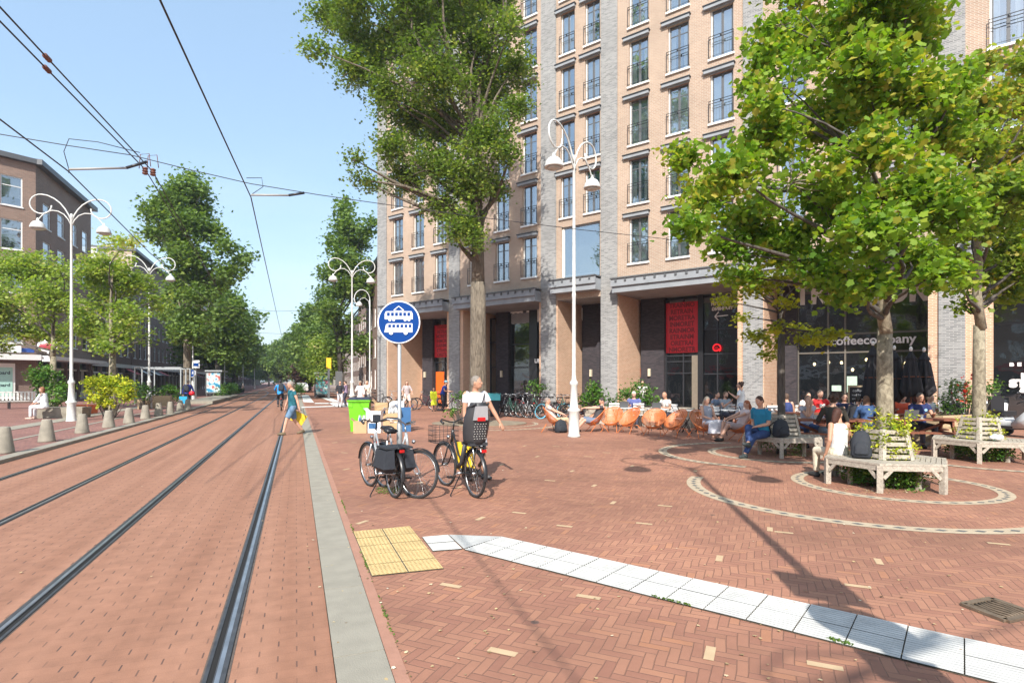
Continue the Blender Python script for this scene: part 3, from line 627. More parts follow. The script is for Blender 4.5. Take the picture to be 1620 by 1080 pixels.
# shared dark interior behind the upper windows
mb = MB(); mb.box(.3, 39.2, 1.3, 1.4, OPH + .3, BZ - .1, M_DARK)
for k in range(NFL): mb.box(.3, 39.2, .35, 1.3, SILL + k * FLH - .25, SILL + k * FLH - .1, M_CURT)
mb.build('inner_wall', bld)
# windows
def window_meshes(w_, style):
    f = MB(); h = WH; y = .13
    f.box(-.0, .06, y, y + .07, 0, h, M_WHITE); f.box(w_ - .06, w_, y, y + .07, 0, h, M_WHITE); f.box(.06, w_ - .06, y, y + .07, h - .05, h, M_GREYFR); f.box(.06, w_ - .06, y, y + .07, 0, .05, M_GREYFR)
    f.box(.06, .11, y + .01, y + .06, .05, h - .05, M_GREYFR); f.box(w_ - .11, w_ - .06, y + .01, y + .06, .05, h - .05, M_GREYFR)
    c = w_ / 2; f.box(c - .05, c + .05, y + .005, y + .065, .05, h - .05, M_GREYFR)
    if style % 2 == 0: f.box(.11, c - .05, y + .02, y + .05, h * .78, h * .78 + .04, M_GREYFR); f.box(c + .05, w_ - .11, y + .02, y + .05, h * .78, h * .78 + .04, M_GREYFR)
    p = MB(); p.quad((.11, y + .035, .05), (w_ - .11, y + .035, .05), (w_ - .11, y + .035, h - .05), (.11, y + .035, h - .05), M_GLASS)
    l = MB(); l.box(-.26, w_ + .06, -.16, -.002, h + .06, h + .2, M_CANOPY); l.box(-.3, w_ + .1, -.19, -.002, h + .2, h + .25, M_DKMETAL); l.box(-.02, w_ + .02, -.03, .1, h + .003, h + .06, M_CANOPY)
    s = MB(); s.box(-.08, w_ + .06, -.09, .12, -.09, -.002, M_WHITE)
    r = MB()
    for z in (.86, .98): r.beam((-.04, -.1, z), (w_ + .04, -.1, z), .022, .024, M_BLACK)
    for x in (-.03, w_ + .03): r.beam((x, -.1, .05), (x, -.1, .98), .02, .03, M_BLACK); r.beam((x, -.1, .1), (x, 0, .1), .02, .02, M_BLACK)
    n = 7
    for i in range(1, n): r.beam((w_ * i / n, -.1, .08), (w_ * i / n, -.1, .86), .005, .005, M_GREYFR)
    r.beam((0, -.1, .08), (w_, -.1, .08), .012, .012, M_BLACK); r.ell((c, -.1, .92), (.05, .02, .05), M_BLACK, 8, 5)
    me = {}
    for nm, m_ in (('window', f), ('pane', p), ('lintel', l), ('sill', s), ('balcony_rail', r)): me[nm] = m_.mesh(nm)
    cs = []
    for k in range(4):
        q = MB(); rs = random.Random(k + 10 * style)
        spans = [[(.1, .42)], [(.1, .3), (w_ - .32, w_ - .1)], [(.1, w_ - .1)], [(w_ - .45, w_ - .1)]][k]
        for a, b in spans:
            n = max(2, int((b - a) / .05)); top = []
            vs = []
            for i in range(n + 1):
                x = a + (b - a) * i / n; yy = .28 + .025 * (i % 2); vs += [(x, yy, .04), (x, yy, h - .06)]
            q.add(vs, [(2 * i, 2 * i + 2, 2 * i + 3, 2 * i + 1) for i in range(n)], M_CURT, True)
        cs.append(q.mesh('curtain'))
    me['curtain'] = cs
    return me
cache = {}; rs = random.Random(77)
def lo(name, me, parent, loc=(0, 0, 0)):
    o = D.objects.new(name, me); COL.objects.link(o); o.parent = parent; o.location = loc; return o
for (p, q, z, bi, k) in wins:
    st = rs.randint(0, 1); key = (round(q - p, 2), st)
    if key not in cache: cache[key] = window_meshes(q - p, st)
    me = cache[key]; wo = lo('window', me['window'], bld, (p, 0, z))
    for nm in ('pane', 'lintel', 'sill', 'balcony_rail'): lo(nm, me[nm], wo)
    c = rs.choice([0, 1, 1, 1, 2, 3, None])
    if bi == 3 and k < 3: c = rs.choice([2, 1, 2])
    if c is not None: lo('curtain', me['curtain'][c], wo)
# the large first floor display window
f = MB(); a, b, c, d = 15.05, 17.38, SILL - .42, SILL + WH + .2
f.box(a, a + .12, .1, .2, c, d, M_WHITE); f.box(b - .08, b, .1, .2, c, d, M_GREYFR); f.box(a + .12, b - .08, .1, .2, d - .08, d, M_CANOPY); f.box(a + .12, b - .08, .1, .2, c, c + .08, M_GREYFR)
wo = f.build('display_window', bld, label='large plain window over the narrow bay')
p = MB(); p.quad((a + .12, .15, c + .08), (b - .08, .15, c + .08), (b - .08, .15, d - .08), (a + .12, .15, d - .08), M_GLASS); p.build('pane', wo)
q = MB(); q.quad((a + .12, .9, c), (b, .9, c), (b, .9, d), (a + .12, .9, d), mat('pale_blind', (.45, .5, .52), .9)); q.build('blind', wo)
# concrete canopies
for (a, b, z) in ((.93, 6.8, 6.05), (7.72, 13.74, 6.05), (14.73, 17.44, 6.35), (18.38, 24.44, 6.05), (25.27, 31.3, 6.05), (32.1, 38.6, 6.05)):
    m_ = MB(); zz = z
    m_.box(a, b, -.62, .003, zz, zz + .3, M_CANOPY); m_.box(a - .03, b + .03, -.72, -.62, zz + .3, zz + .66, M_CANOPY); m_.box(a, b, -.62, -.002, zz + .3, zz + .58, M_CANOPY)
    m_.box(a - .05, b + .05, -.78, -.003, zz + .66, zz + .72, M_GREYFR)
    n = int((b - a) / .5)
    for i in range(n): x = a + (i + .5) * (b - a) / n; m_.box(x - .05, x + .05, -.76, -.72, zz + .5, zz + .64, M_GREYFR)
    m_.build('canopy', bld)
# shopfront plane
def H(py, s): return fh(py, s, DEP)
sf = MB(); Y = DEP
def pbox(x0, x1, z0, z1, m, d0=0.0, d1=.35, tgt=None): (tgt or sf).box(x0, x1, Y - d0, Y + d1, z0, z1, m)
sB = lambda px: fs(px, DEP)
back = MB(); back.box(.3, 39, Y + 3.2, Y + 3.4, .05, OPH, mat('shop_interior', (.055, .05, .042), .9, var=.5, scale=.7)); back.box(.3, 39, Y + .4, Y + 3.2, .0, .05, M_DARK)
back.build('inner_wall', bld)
# dark brick columns in the shopfront
cols = [(sB(672), sB(688)), (sB(788), sB(808)), (sB(925), sB(952)), (sB(1017), sB(1053)), (sB(1232), sB(1262))]
dk = MB()
for a, b in cols: MB().box(a, b, Y - .25, Y + .6, 0, OPH - .005, M_DARKB).build('dark_brick_column', bld)
def shopwin(x0, x1, z0, z1, muls=(), trans=(), m=None, label=None, fm=None):
    f = MB(); fm = fm or M_DKMETAL; t = .05
    f.box(x0, x0 + t, Y, Y + .12, z0, z1, fm); f.box(x1 - t, x1, Y, Y + .12, z0, z1, fm); f.box(x0 + t, x1 - t, Y, Y + .12, z0, z0 + t, fm); f.box(x0 + t, x1 - t, Y, Y + .12, z1 - t, z1, fm)
    for x in muls: f.box(x - t * .7, x + t * .7, Y + .003, Y + .11, z0 + t, z1 - t, fm)
    for z in trans: f.box(x0 + t, x1 - t, Y + .006, Y + .105, z - .035, z + .035, fm)
    o = f.build('shop_window', bld, label=label); p = MB(); p.quad((x0 + t, Y + .06, z0 + t), (x1 - t, Y + .06, z0 + t), (x1 - t, Y + .06, z1 - t), (x0 + t, Y + .06, z1 - t), m or M_SHOP); p.build('pane', o)
    return o
LET = mat('white_vinyl_letter', (.80, .80, .78), .6, var=.03); LETW = mat('bright_white_letter', (.85, .85, .85), .5, var=.02)
def ftext(s, x, z, size, m=LET, bold=.012, align='CENTER', sx=1.0, y=None, mirror=False, space=1.0):
    o = text(s, bld, size, (x, (Y - .02) if y is None else y, z), (PI / 2, 0, 0), m, ext=.006, bold=bold, align=align, sx=-sx if mirror else sx, space=space); return o
# bay 1: side wall with shuttered windows, red banner, orange door
mb = MB(); a1, a2 = 1.05, cols[0][0]
holes = [(1.6, 2.3, .3, 2.6), (2.55, 3.2, .3, 2.2)]
mb.box(1.05, a2, Y + .6, Y + .8, 0, OPH - .01, M_BRKJ); mb.box(1.5, 2.2, Y + .55, Y + .6, .4, 2.7, M_CURT); mb.box(1.57, 2.13, Y + .52, Y + .55, .45, 2.6, M_GREYFR); mb.box(2.45, 3.1, Y + .55, Y + .6, .4, 2.2, mat('tan_shutter', (.3, .28, .22), .7)); mb.box(3.25, a2 - .02, Y + .53, Y + .6, .05, 3.2, M_GREYFR)
for q in (1.6, 2.1, 2.6): mb.box(q, q + .22, Y + .57, Y + .6, 3.2, 3.9, M_WDARK)
mb.box(2.9, 3.4, Y + .57, Y + .6, 4.0, 5.4, M_WDARK); mb.build('side_wall', bld)
x0, x1 = cols[0][1], 6.6
shopwin(x0, x1, .1, OPH - .1, [x0 + .95], [3.0])
def banner(x0, x1, z0, z1, label):
    q = MB(); q.box(x0, x1, Y - .03, Y - .008, z0, z1, M_RED); o = q.build('red_banner', bld, label=label)
    words_ = ['TRAINMO', 'RETRAIN', 'MORETRA', 'INMORET', 'RAINMOR', 'ETRAINM', 'ORETRAI', 'NMORETR', 'AINMORE', 'TRAINMO']
    n = int((z1 - z0) / .3); dkr = mat('dark_red_letter', (.20, .006, .012), .5)
    for i in range(n):
        t = text(words_[i % 10], o, .34, ((x0 + x1) / 2, Y - .034, z1 - (i + .5) * (z1 - z0) / n), (PI / 2, 0, 0), dkr, ext=.002, bold=.012, sx=(x1 - x0) / 1.95)
    return o
banner(sB(688), sB(716), 3.35, 5.6, 'tall red banner with dark lettering in the corner bay')
q = MB(); q.box(sB(690), sB(703), Y - .03, Y - .004, .1, 2.35, M_ORDOOR); q.build('door', bld, label='orange door')
# bay 2
x0, x1 = 7.95, cols[1][0]; shopwin(x0, x1, .1, OPH - .3, [x0 + .9], [2.6, 4.2]); 
x0, x1 = cols[1][1], 13.6; shopwin(x0, x1, .1, OPH - .1, [sB(841), sB(850)], [2.55, 4.0])
q = MB(); q.box(sB(841) - .1, sB(850) + .05, Y - .12, Y - .003, .1, OPH - .02, M_BLACK); q.box(x0 + .06, x1 - .05, Y - .03, Y - .006, OPH - .75, OPH - .12, M_CANOPY); q.build('post', bld)
xa, xb = sB(808), sB(841)
ftext('TRA', (xa + xb) / 2, H(503, xa), 1.15, bold=.05, sx=.8); ftext('I', sB(854), H(500, xb), 1.15, bold=.05, sx=.8, y=Y - .14); ftext('UF', sB(852), H(571, 12), .34, LETW, y=Y - .14)
# bay 3
x0, x1 = 14.82, cols[2][0]; shopwin(x0, x1, .1, OPH + .2, [], [2.9, 4.0]); ftext('RE', (x0 + x1) / 2 + .1, H(498, 16), 1.2, bold=.05, sx=.75)
# bay 4
x0, x1 = 18.45, cols[3][0]; shopwin(x0, x1, 2.4, OPH - .1, [], [3.8])
q = MB(); q.box(x0, x1, Y - .02, Y + .08, .08, 2.38, M_ORDOOR); dr = q.build('door', bld, label='orange door with a small dark window'); q = MB(); q.box(x0 + .3, x1 - .2, Y - .03, Y - .022, .9, 1.9, M_WDARK); q.build('pane', dr)
xL, xM, xR = cols[3][1], sB(1110), 24.15
shopwin(xL, xM, .1, OPH - .1, [sB(1081)], [2.1, 2.7, 3.0]); shopwin(xM, xR, .1, OPH - .1, [sB(1135)], [2.05, 3.05, 4.3])
banner(sB(1054), sB(1105), 3.15, 5.75, 'large red banner with dark lettering beside the dark brick column')
q = MB(); q.box(sB(1105), sB(1113), Y - .1, Y - .003, .1, OPH - .02, M_BLACK); q.box(sB(1095), sB(1105), Y - .06, Y - .005, .1, 3.0, mat('bronze_panel', (.20, .17, .13), .5)); q.build('post', bld)
xc = sB(1143)
ftext('LOSM', xc, H(462, xc), .30, mat('grey_letter', (.22, .22, .22), .5), mirror=True, bold=.02); ftext('MORE', xc, H(471.5, xc), .34, mat('grey_letter', (.22, .22, .22), .5), mirror=True, bold=.02)
ftext('STRENGTH', xc, H(480, xc), .22, LET, mirror=True, bold=.012); ftext('TRAINING', xc, H(488, xc), .22, LET, mirror=True, bold=.012)
q = MB(); zc = H(500, xc); q.beam((sB(1131), Y - .02, zc), (sB(1152), Y - .02, zc + .03), .02, .045, LET); q.beam((sB(1131), Y - .022, zc), (sB(1137), Y - .022, zc + .22), .02, .045, LET); q.beam((sB(1131), Y - .022, zc), (sB(1137), Y - .022, zc - .2), .02, .045, LET); q.build('arrow', bld)
q = MB(); cx, cz = sB(1134.5), H(550, xc); q.tube([(cx + .2 * math.cos(t * .3) * (1 - t * .018), Y - .09, cz + .2 * math.sin(t * .3) * (1 - t * .018)) for t in range(-3, 21)], .038, mat('red_neon', (.8, .02, .03), .3, emit=(1, .02, .03, .5)), 6)
q.lathe([(.02, -.02), (.09, -.02), (.09, 0), (.02, 0)], M_RED, (0, 0, 0)); 
q.v[-64:] = [(cx + v[0], Y - .09 + v[2], cz + v[1]) for v in q.v[-64:]]; q.build('round_logo', bld, label='red spiral sign on the glass')
for s_ in (sB(798), sB(939), sB(1031), sB(677)):
    q = MB(); q.box(s_ - .06, s_ + .06, Y - .38, Y - .25, 1.95, 2.35, mat('lamp_cover', (.62, .56, .42), .5)); q.build('wall_light', bld)
# bay 5: coffee shop
x0, x1 = cols[4][1], 31.0; shopwin(x0, x1, .1, OPH - .1, [sB(1310), sB(1337), sB(1400)], [2.95, 3.75], fm=mat('bronze_frame', (.13, .115, .095), .5))
ftext('TRAIN', fs(1318, DEP), H(464, 27.5), 1.25, bold=.055, sx=.85); ftext('MORE', fs(1425, DEP), H(464, 29.5), 1.25, bold=.055, sx=.85)
ftext('coffeecompany', sB(1379), H(538, 29), .52, LETW, bold=.012, sx=.98, y=Y - .06)
q = MB(); q.box(sB(1340), sB(1356), Y - .03, Y - .004, 1.2, 1.9, mat('pale_green_poster', (.45, .62, .5), .6)); q.box(sB(1316), sB(1331), Y - .03, Y - .004, 1.25, 1.5, mat('pale_green_poster', (.45, .62, .5), .6)); q.build('poster', bld)
rs = random.Random(5); q = MB(); lampm = mat('warm_lamp', (1, .7, .3), .5, emit=(1, .7, .35, 4))
for i in range(9): x = sB(1275 + i * 22); z = rs.uniform(2.2, 2.7); q.ell((x, Y + rs.uniform(1, 2.6), z), (.06, .06, .08), lampm, 8, 5)
q.build('pendant_lamp', bld)
# bay 6
x0, x1 = 32.9, 38.5; shopwin(x0, x1, .1, OPH - .1, [34.3, 35.9], [3.9])
_a = lambda px: fs(px, DEP); ftext('BECOME', _a(1597), H(575.5, 35), .17, LETW, bold=.012, align='LEFT', sx=1.3, space=1.9); ftext('URBAN', _a(1615), H(596, 35), .36, LETW, bold=.02, align='LEFT'); ftext('STUDIO', _a(1597), H(607, 35), .38, LETW, bold=.03, align='LEFT', sx=1.2); ftext('ART', _a(1611), H(619, 35), .36, LETW, bold=.02, align='LEFT')
# =================== buildings on the left ===================
def wrot(x, y, a, px, py): c, s = math.cos(a), math.sin(a); return (x + c * px - s * py, y + s * px + c * py)
def simple_window(w_, h, fr, gl, cross=True):
    f = MB(); t = .07
    f.box(0, t, .06, .14, 0, h, fr); f.box(w_ - t, w_, .06, .14, 0, h, fr); f.box(t, w_ - t, .06, .14, 0, t, fr); f.box(t, w_ - t, .06, .14, h - t, h, fr)
    if cross: f.box(t, w_ - t, .07, .13, h * .66, h * .66 + .06, fr)
    f.box(-.05, w_ + .05, -.06, .06, -.08, -.003, fr)
    p = MB(); p.quad((t, .1, t), (w_ - t, .1, t), (w_ - t, .1, h - t), (t, .1, h - t), gl)
    return f.mesh('window'), p.mesh('pane')
def facade(parent, x0, x1, z0, z1, cols_, rows, w_, h, m, gl, fr=M_WHITE, y=0.0, big=None, name='wall', cross=True, cur=0.5, seed=1):
    """a wall in the parent's xz plane at depth y, windows in it as parts"""
    holes = [(c, c + w_, r, r + h) for c in cols_ for r in rows]; mb = MB(); grid_wall(mb, x0, x1, z0, z1, holes, y, m)
    mb.quad((x0, y + .9, z0), (x1, y + .9, z0), (x1, y + .9, z1), (x0, y + .9, z1), M_DARK)
    mb.build(name, parent); fm, pmn = simple_window(w_, h, fr, gl, cross); rs = random.Random(seed)
    cu = MB(); cu.box(.1, w_ - .1, .3, .34, h * .35, h - .1, M_CURT); cm = cu.mesh('curtain')
    for c, _, r, _ in holes:
        wo = lo('window', fm, parent, (c, y, r)); lo('pane', pmn, wo)
        if rs.random() < cur: lo('curtain', cm, wo)
M_GL2 = glassmat('far_window_glass', (.03, .04, .05), .35, .5)
Cx, Cy = -36.0, 43.0; AB = TH + PI / 2         # local x runs down the street, local y away from it (to the left)
b1 = thing('brown_corner_house', 'brown brick corner house with white framed windows at the left edge', 'building', (Cx, Cy, 0), AB)
facade(b1, 0, 12.4, 3.7, 18.0, [1.3, 4.2, 7.2, 10.0], [4.6, 7.6, 10.7, 13.7], 1.5, 1.9, M_REDB, M_GL2)
mb = MB(); mb.box(0, 12.4, .3, .5, 0, 3.4, M_WDARK)
for x in (.45, 3.45, 6.45, 9.45): mb.box(x, x + 2.5, .1, .28, 0, .7, M_WHITE); mb.box(x, x + 2.5, .1, .28, 2.6, 2.75, M_WHITE); mb.box(x + 1.2, x + 1.28, .1, .28, .7, 2.6, M_WHITE)
for x in (0, 3, 6, 9, 12): mb.box(x, x + .4, -.01, .4, 0, 3.7, M_REDB2)
mb.build('shop_front', b1)
mb = MB(); mb.box(-.6, 12.4, -1.3, -.02, 3.3, 3.6, M_WHITE); mb.build('canopy', b1)
mb = MB(); mb.box(-.3, 12.6, -.5, 12, 18.0, 18.4, M_GREYFR); mb.box(7.5, 8.4, 2, 3, 18.4, 19.7, M_REDB); mb.build('roof', b1)
# front towards the square: own rotated holder as a part
fr1 = D.objects.new('front_wall', None); COL.objects.link(fr1); fr1.parent = b1; fr1.location = (0, 0, 0)
AF1 = math.atan2(.7986, .6018) + PI          # direction from the corner to the near left
fr1.rotation_euler = (0, 0, AF1 - AB + PI)
# local x of front: from far-left end (negative) to the corner at 0, outward normal to -y
FWN, FPN = simple_window(1.25, 2.2, M_WHITE, M_GL2)
holes = [(-2.02 - i * 3.0, -.77 - i * 3.0, r, r + 2.2) for i in range(4) for r in (4.5, 8.2, 11.4, 14.6)]
mb = MB(); grid_wall(mb, -14, 0, 3.7, 18.0, holes, 0, M_REDB); mb.quad((-14, .9, 3.7), (0, .9, 3.7), (0, .9, 18), (-14, .9, 18), M_DARK)
mb.box(-14.2, .3, -.35, .6, 18.02, 18.38, M_GREYFR); mb.box(-14, -.02, .1, .3, 0, 3.7, M_REDB2); mb.box(-5, -1.2, -.02, .1, .4, 3.0, M_WHITE); mb.box(-3.4, -1.35, -.05, -.02, .6, 2.7, mat('mint_poster', (.40, .66, .58), .6))
mb.box(-14, .1, -1.0, -.003, 3.25, 3.65, M_WHITE); mb.box(-14, -.9, -.25, -.004, 3.8, 4.3, M_WHITE); mb.box(-.85, -.1, -.06, -.004, 3.85, 4.15, mat('blue_sign', (.03, .08, .3), .5))
me = mb.mesh('front'); D.objects.remove(fr1); _cq = MB().box(.1, 1.15, .3, .34, .7, 2.1, M_CURT).mesh('curtain')
fr1 = D.objects.new('front_wall', me); COL.objects.link(fr1); fr1.parent = b1; fr1.rotation_euler = (0, 0, math.atan2(.7986, .6018) - AB)
for a, _, r, _ in holes: wo = lo('window', FWN, fr1, (a, 0, r)); lo('pane', FPN, wo); lo('curtain', _cq, wo)
bl = MB(); bl.box(-3.3, -1.45, -.06, -.052, .75, 2.6, M_BLACK)
tt = text('Board', fr1, .34, (-2.9, -.055, 2.3), (PI / 2, 0, 0), mat('poster_ink', (.04, .08, .08), .6), ext=.002, bold=.01); tt = text('Board', fr1, .34, (-1.9, -.055, 2.3), (PI / 2, 0, 0), MATS['poster_ink'], ext=.002, bold=.01)
tt = text('Board', fr1, .34, (-2.9, -.055, 1.4), (PI / 2, 0, 0), MATS['poster_ink'], ext=.002, bold=.01); tt = text('Board', fr1, .34, (-1.9, -.055, 1.4), (PI / 2, 0, 0), MATS['poster_ink'], ext=.002, bold=.01)
# the terrace further on
def row_house(name, label, t0, t1, h, m, seed, rows=None, y=0.0, fr=M_WHITE, end=True, g='terraced houses along the left of the street'):
    x, yy = wrot(Cx, Cy, AB, t0, y); b = thing(name, label, 'building', (x, yy, 0), AB, g); L = t1 - t0; n = int(L / 2.6)
    cs = [(i + .5) * L / n - .55 for i in range(n)]
    facade(b, 0, L, 3.6, h, cs, rows or [4.5 + 3 * k for k in range(int((h - 5.5) / 3))], 1.1, 1.9, m, M_GL2, fr, seed=seed)
    q = MB(); q.box(0, L, .25, .4, 0, 3.4, M_WDARK); rsf = random.Random(seed)
    for i in range(n + 1): q.box(max(0, i * L / n - .3), min(L, i * L / n + .3), -.01, .3, 0, 3.6, m)
    for i in range(n):
        x0_ = i * L / n + .31; x1_ = (i + 1) * L / n - .31; c_ = rsf.choice([M_WHITE, M_WHITE, M_GREYFR, M_TANB])
        q.box(x0_, x1_, .1, .24, 0, .6, c_); q.box(x0_, x1_, .1, .24, 2.5, 2.65, c_); q.box(x0_, x0_ + .08, .1, .24, .6, 2.5, c_); q.box((x0_ + x1_) / 2 - .04, (x0_ + x1_) / 2 + .04, .1, .24, .6, 2.5, c_)
        if rsf.random() < .3: q.add([(x0_, -.02, 3.1), (x1_, -.02, 3.1), (x1_, -1.2, 2.5), (x0_, -1.2, 2.5)], [(0, 1, 2, 3)], rsf.choice([M_RED, M_WHITE, M_GREYFR]))
    q.box(0, L, -.12, -.012, 3.2, 3.6, fr); q.build('shop_front', b)
    q = MB(); q.box(-.01, .25, .01, 11, 0, h, m); q.box(L - .25, L, .01, 11, 0, h, m); q.build('end_wall', b)
    q = MB(); q.box(-.2, L + .02, -.45, 11.2, h, h + .35, M_GREYFR)
    rs = random.Random(seed)
    for i in range(max(1, int(L / 6))): xx = rs.uniform(1, L - 1.5); q.box(xx, xx + .9, 2, 3, h + .35, h + 1.6, M_REDB)
    q.build('roof', b); return b
hb = row_house('low_house', 'low dark fronted house with a pale roof terrace beside the brown corner house', 12.7, 26.5, 13.2, M_REDB2, 3)
q = MB(); q.box(5, 9, 1, 5, 13.55, 15.6, M_WHITE)
for i in range(22): q.box(4 + i * .3, 4.05 + i * .3, .2, .26, 13.55, 14.6, M_WHITE)
q.box(4, 10.6, .2, .26, 14.6, 14.66, M_WHITE); q.build('roof_terrace', hb)
hs = [(27.0, 48, 17.3, M_TANB, 'long tan and brown block with white shopfront beyond the low house'), (48.2, 70, 16.9, M_REDB2, 'dark purple brick terrace block behind the tall street tree'), (70.2, 95, 17.4, M_REDB, 'red brown terrace block beyond the dark one'), (95.2, 125, 16.6, M_REDB2, 'distant dark terrace block behind the tram shelter'), (125.2, 165, 17.6, M_REDB, 'far brown terrace block near the end of the street'), (165.2, 230, 16.6, M_REDB2, 'farthest dark terrace block at the end of the left row')]
for i, (a, b, h, m, lab) in enumerate(hs):
    o = row_house('terrace_house', lab, a, b, h, m if i else M_REDB2, 10 + i)
    if i == 0:
        q = MB(); q.box(-.06, -.012, .0, 11, 8.5, 17.28, M_TANB); q.build('end_facing', o, label='tan end wall towards the square')
# right side of the street beyond the corner block
def rhouse(u0, u1, v, h, m, lab, seed):
    x, y = ST(u1, v); b = thing('street_house', lab, 'building', (x, y, 0), AB - PI, 'houses along the right of the street'); L = u1 - u0; n = int(L / 2.7)
    facade(b, 0, L, 0, h, [(i + .5) * L / n - .55 for i in range(n)], [1 + 3 * k for k in range(int((h - 2) / 3))], 1.1, 1.9, m, M_GL2, seed=seed)
    q = MB(); q.box(L - .25, L, .01, 11, 0, h, m); q.box(0, .25, .01, 11, 0, h, m); q.box(-.2, L + .2, -.4, 11.2, h, h + .4, M_DKMETAL); q.build('roof', b)
rhouse(49, 64, 7.2, 12.5, M_REDB2, 'narrow dark house just past the corner block', 41); rhouse(64.3, 100, 10, 15, M_REDB, 'brown house behind the trees right of the street', 42); rhouse(100.3, 190, 12, 15, M_REDB2, 'far dark house row behind the right hand trees', 43)
# low bridge / viaduct closing the street
x, y = ST(262, -4); v = thing('viaduct', 'pale low viaduct crossing the far end of the street', 'bridge', (x, y, 0), TH)
q = MB(); q.box(-22, 22, -4, 4, 4.4, 6.2, M_CONC); q.build('deck', v); q = MB()
for xx in (-20, -11, 11, 20): q.box(xx - .8, xx + .8, -3, 3, 0, 4.4, M_CONC)
q.build('pier', v)

# the side of the square behind the camera, seen only as reflections in the glass
for i, (s0, s1, h, m) in enumerate(((-8, 9, 14.5, M_REDB), (9.3, 27, 16, M_REDB2), (27.3, 46, 14, M_TANB), (46.3, 66, 16, M_REDB))):
    x, y = FW(s1, -60); b = thing('square_house', ['red brown', 'dark brown', 'tan', 'red'][i] + ' brick house on the far side of the square behind the viewer', 'building', (x, y, 0), FA + PI, 'houses behind the viewer'); L = s1 - s0; n = int(L / 2.9)
    facade(b, 0, L, 3.6, h, [(k + .5) * L / n - .6 for k in range(n)], [4.5 + 3 * k for k in range(int((h - 5.5) / 3))], 1.2, 1.9, m, M_GL2, seed=70 + i)
    q = MB(); q.box(0, L, .25, .4, 0, 3.4, M_DARK); q.box(0, L, -.3, -.012, 3.0, 3.6, M_WHITE if i % 2 else M_RED); q.box(-.1, L + .1, -.3, 9, h, h + .4, M_GREYFR)
    for k in range(n + 1): q.box(max(0, k * L / n - .3), min(L, k * L / n + .3), -.01, .3, 0, 3.0, m)
    q.build('shop_front', b)

# =================== trees ===================
LM_POP = leafmat('poplar_leaf', (.055, .10, .018), (.16, .235, .042), (.42, .47, .11), .36)
LM_MAP = leafmat('maple_leaf', (.07, .155, .015), (.195, .29, .03), (.42, .38, .065), .45)
LM_MAP2 = leafmat('autumn_maple_leaf', (.08, .15, .018), (.22, .28, .038), (.46, .33, .08), .44)
LM_GNK = leafmat('yellow_green_leaf', (.13, .16, .012), (.28, .30, .02), (.45, .40, .03), .4)
LM_DIS = leafmat('street_tree_leaf', (.065, .115, .03), (.145, .215, .05), (.25, .32, .08), .38)
LM_LFT = leafmat('young_maple_leaf', (.11, .18, .03), (.27, .34, .07), (.52, .46, .20), .45)
LM_SHR = leafmat('shrub_leaf', (.03, .09, .012), (.09, .19, .025), (.20, .28, .05), .25)
LM_YEL = leafmat('golden_shrub_leaf', (.13, .22, .015), (.42, .43, .03), (.68, .60, .06), .3)
poplar = [(500, 78, 22), (520, 25, 34), (555, 55, 44), (560, 0, 46), (560, 110, 38), (605, 150, 46), (600, 90, 46), (650, 60, 60), (650, 0, 60), (690, 110, 66), (700, 30, 62), (760, 60, 62), (770, 0, 60), (815, 40, 36), (815, 110, 36), (760, 140, 62), (820, 170, 28), (650, 190, 50), (700, 200, 60), (765, 215, 55), (805, 240, 28), (620, 235, 34), (640, 280, 40), (692, 270, 54), (745, 290, 48), (780, 300, 26), (565, 255, 16), (570, 285, 12), (590, 293, 16), (700, 325, 34), (735, 350, 30), (752, 378, 20), (722, 372, 20), (555, -60, 50), (640, -70, 66), (720, -80, 70), (790, -60, 50), (620, -150, 60), (700, -180, 75), (770, -150, 50), (690, -270, 60)]
tree('poplar_tree', 'tall poplar with a thick furrowed trunk standing before the corner block', (-1.35, 22.6), .34, 5.6, PB(poplar, 22.6, 2.0, 1), 2100, .10, LM_POP, M_BARK, 11, 'clump', .21, twigs=.3, per=24, trunk_top=15, shell=.7)
maple = [(1085, 250, 26), (1120, 310, 42), (1095, 360, 30), (1160, 270, 46), (1180, 350, 54), (1150, 400, 38), (1175, 440, 22), (1215, 210, 50), (1190, 130, 24), (1215, 90, 34), (1235, 40, 46), (1200, 165, 22), (1250, 140, 54), (1250, 290, 60), (1240, 390, 50), (1300, 60, 60), (1310, 190, 62), (1310, 320, 64), (1300, 420, 44), (1370, 110, 64), (1380, 250, 66), (1380, 370, 58), (1370, 20, 62), (1440, 160, 64), (1450, 300, 62), (1440, 410, 50), (1440, 50, 54), (1500, 210, 50), (1500, 330, 56), (1490, 430, 34), (1510, 130, 40), (1380, 450, 34), (1330, 465, 26), (1290, -50, 60), (1370, -70, 70), (1450, -60, 60), (1340, -150, 70), (1420, -170, 60), (1230, -40, 40)]
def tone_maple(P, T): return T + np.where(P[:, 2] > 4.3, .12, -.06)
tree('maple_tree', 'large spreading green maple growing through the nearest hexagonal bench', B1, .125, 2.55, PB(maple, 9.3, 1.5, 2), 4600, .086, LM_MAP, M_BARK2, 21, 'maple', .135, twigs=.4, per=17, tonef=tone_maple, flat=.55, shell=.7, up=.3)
maple2 = [(1530, 360, 40), (1580, 330, 52), (1540, 300, 44), (1600, 400, 46), (1560, 430, 34), (1515, 450, 20), (1620, 300, 56), (1600, 240, 50), (1545, 230, 36), (1560, 170, 44), (1610, 150, 50), (1660, 220, 60), (1660, 350, 60), (1640, 430, 40), (1560, 100, 24), (1650, 90, 50), (1500, 400, 24), (1700, 150, 60), (1525, 480, 14), (1600, 460, 26)]
def tone_m2(P, T): return T + np.where(P[:, 2] > 5.6, .2, -.12) + .08 * np.sin(P[:, 0] * 2)
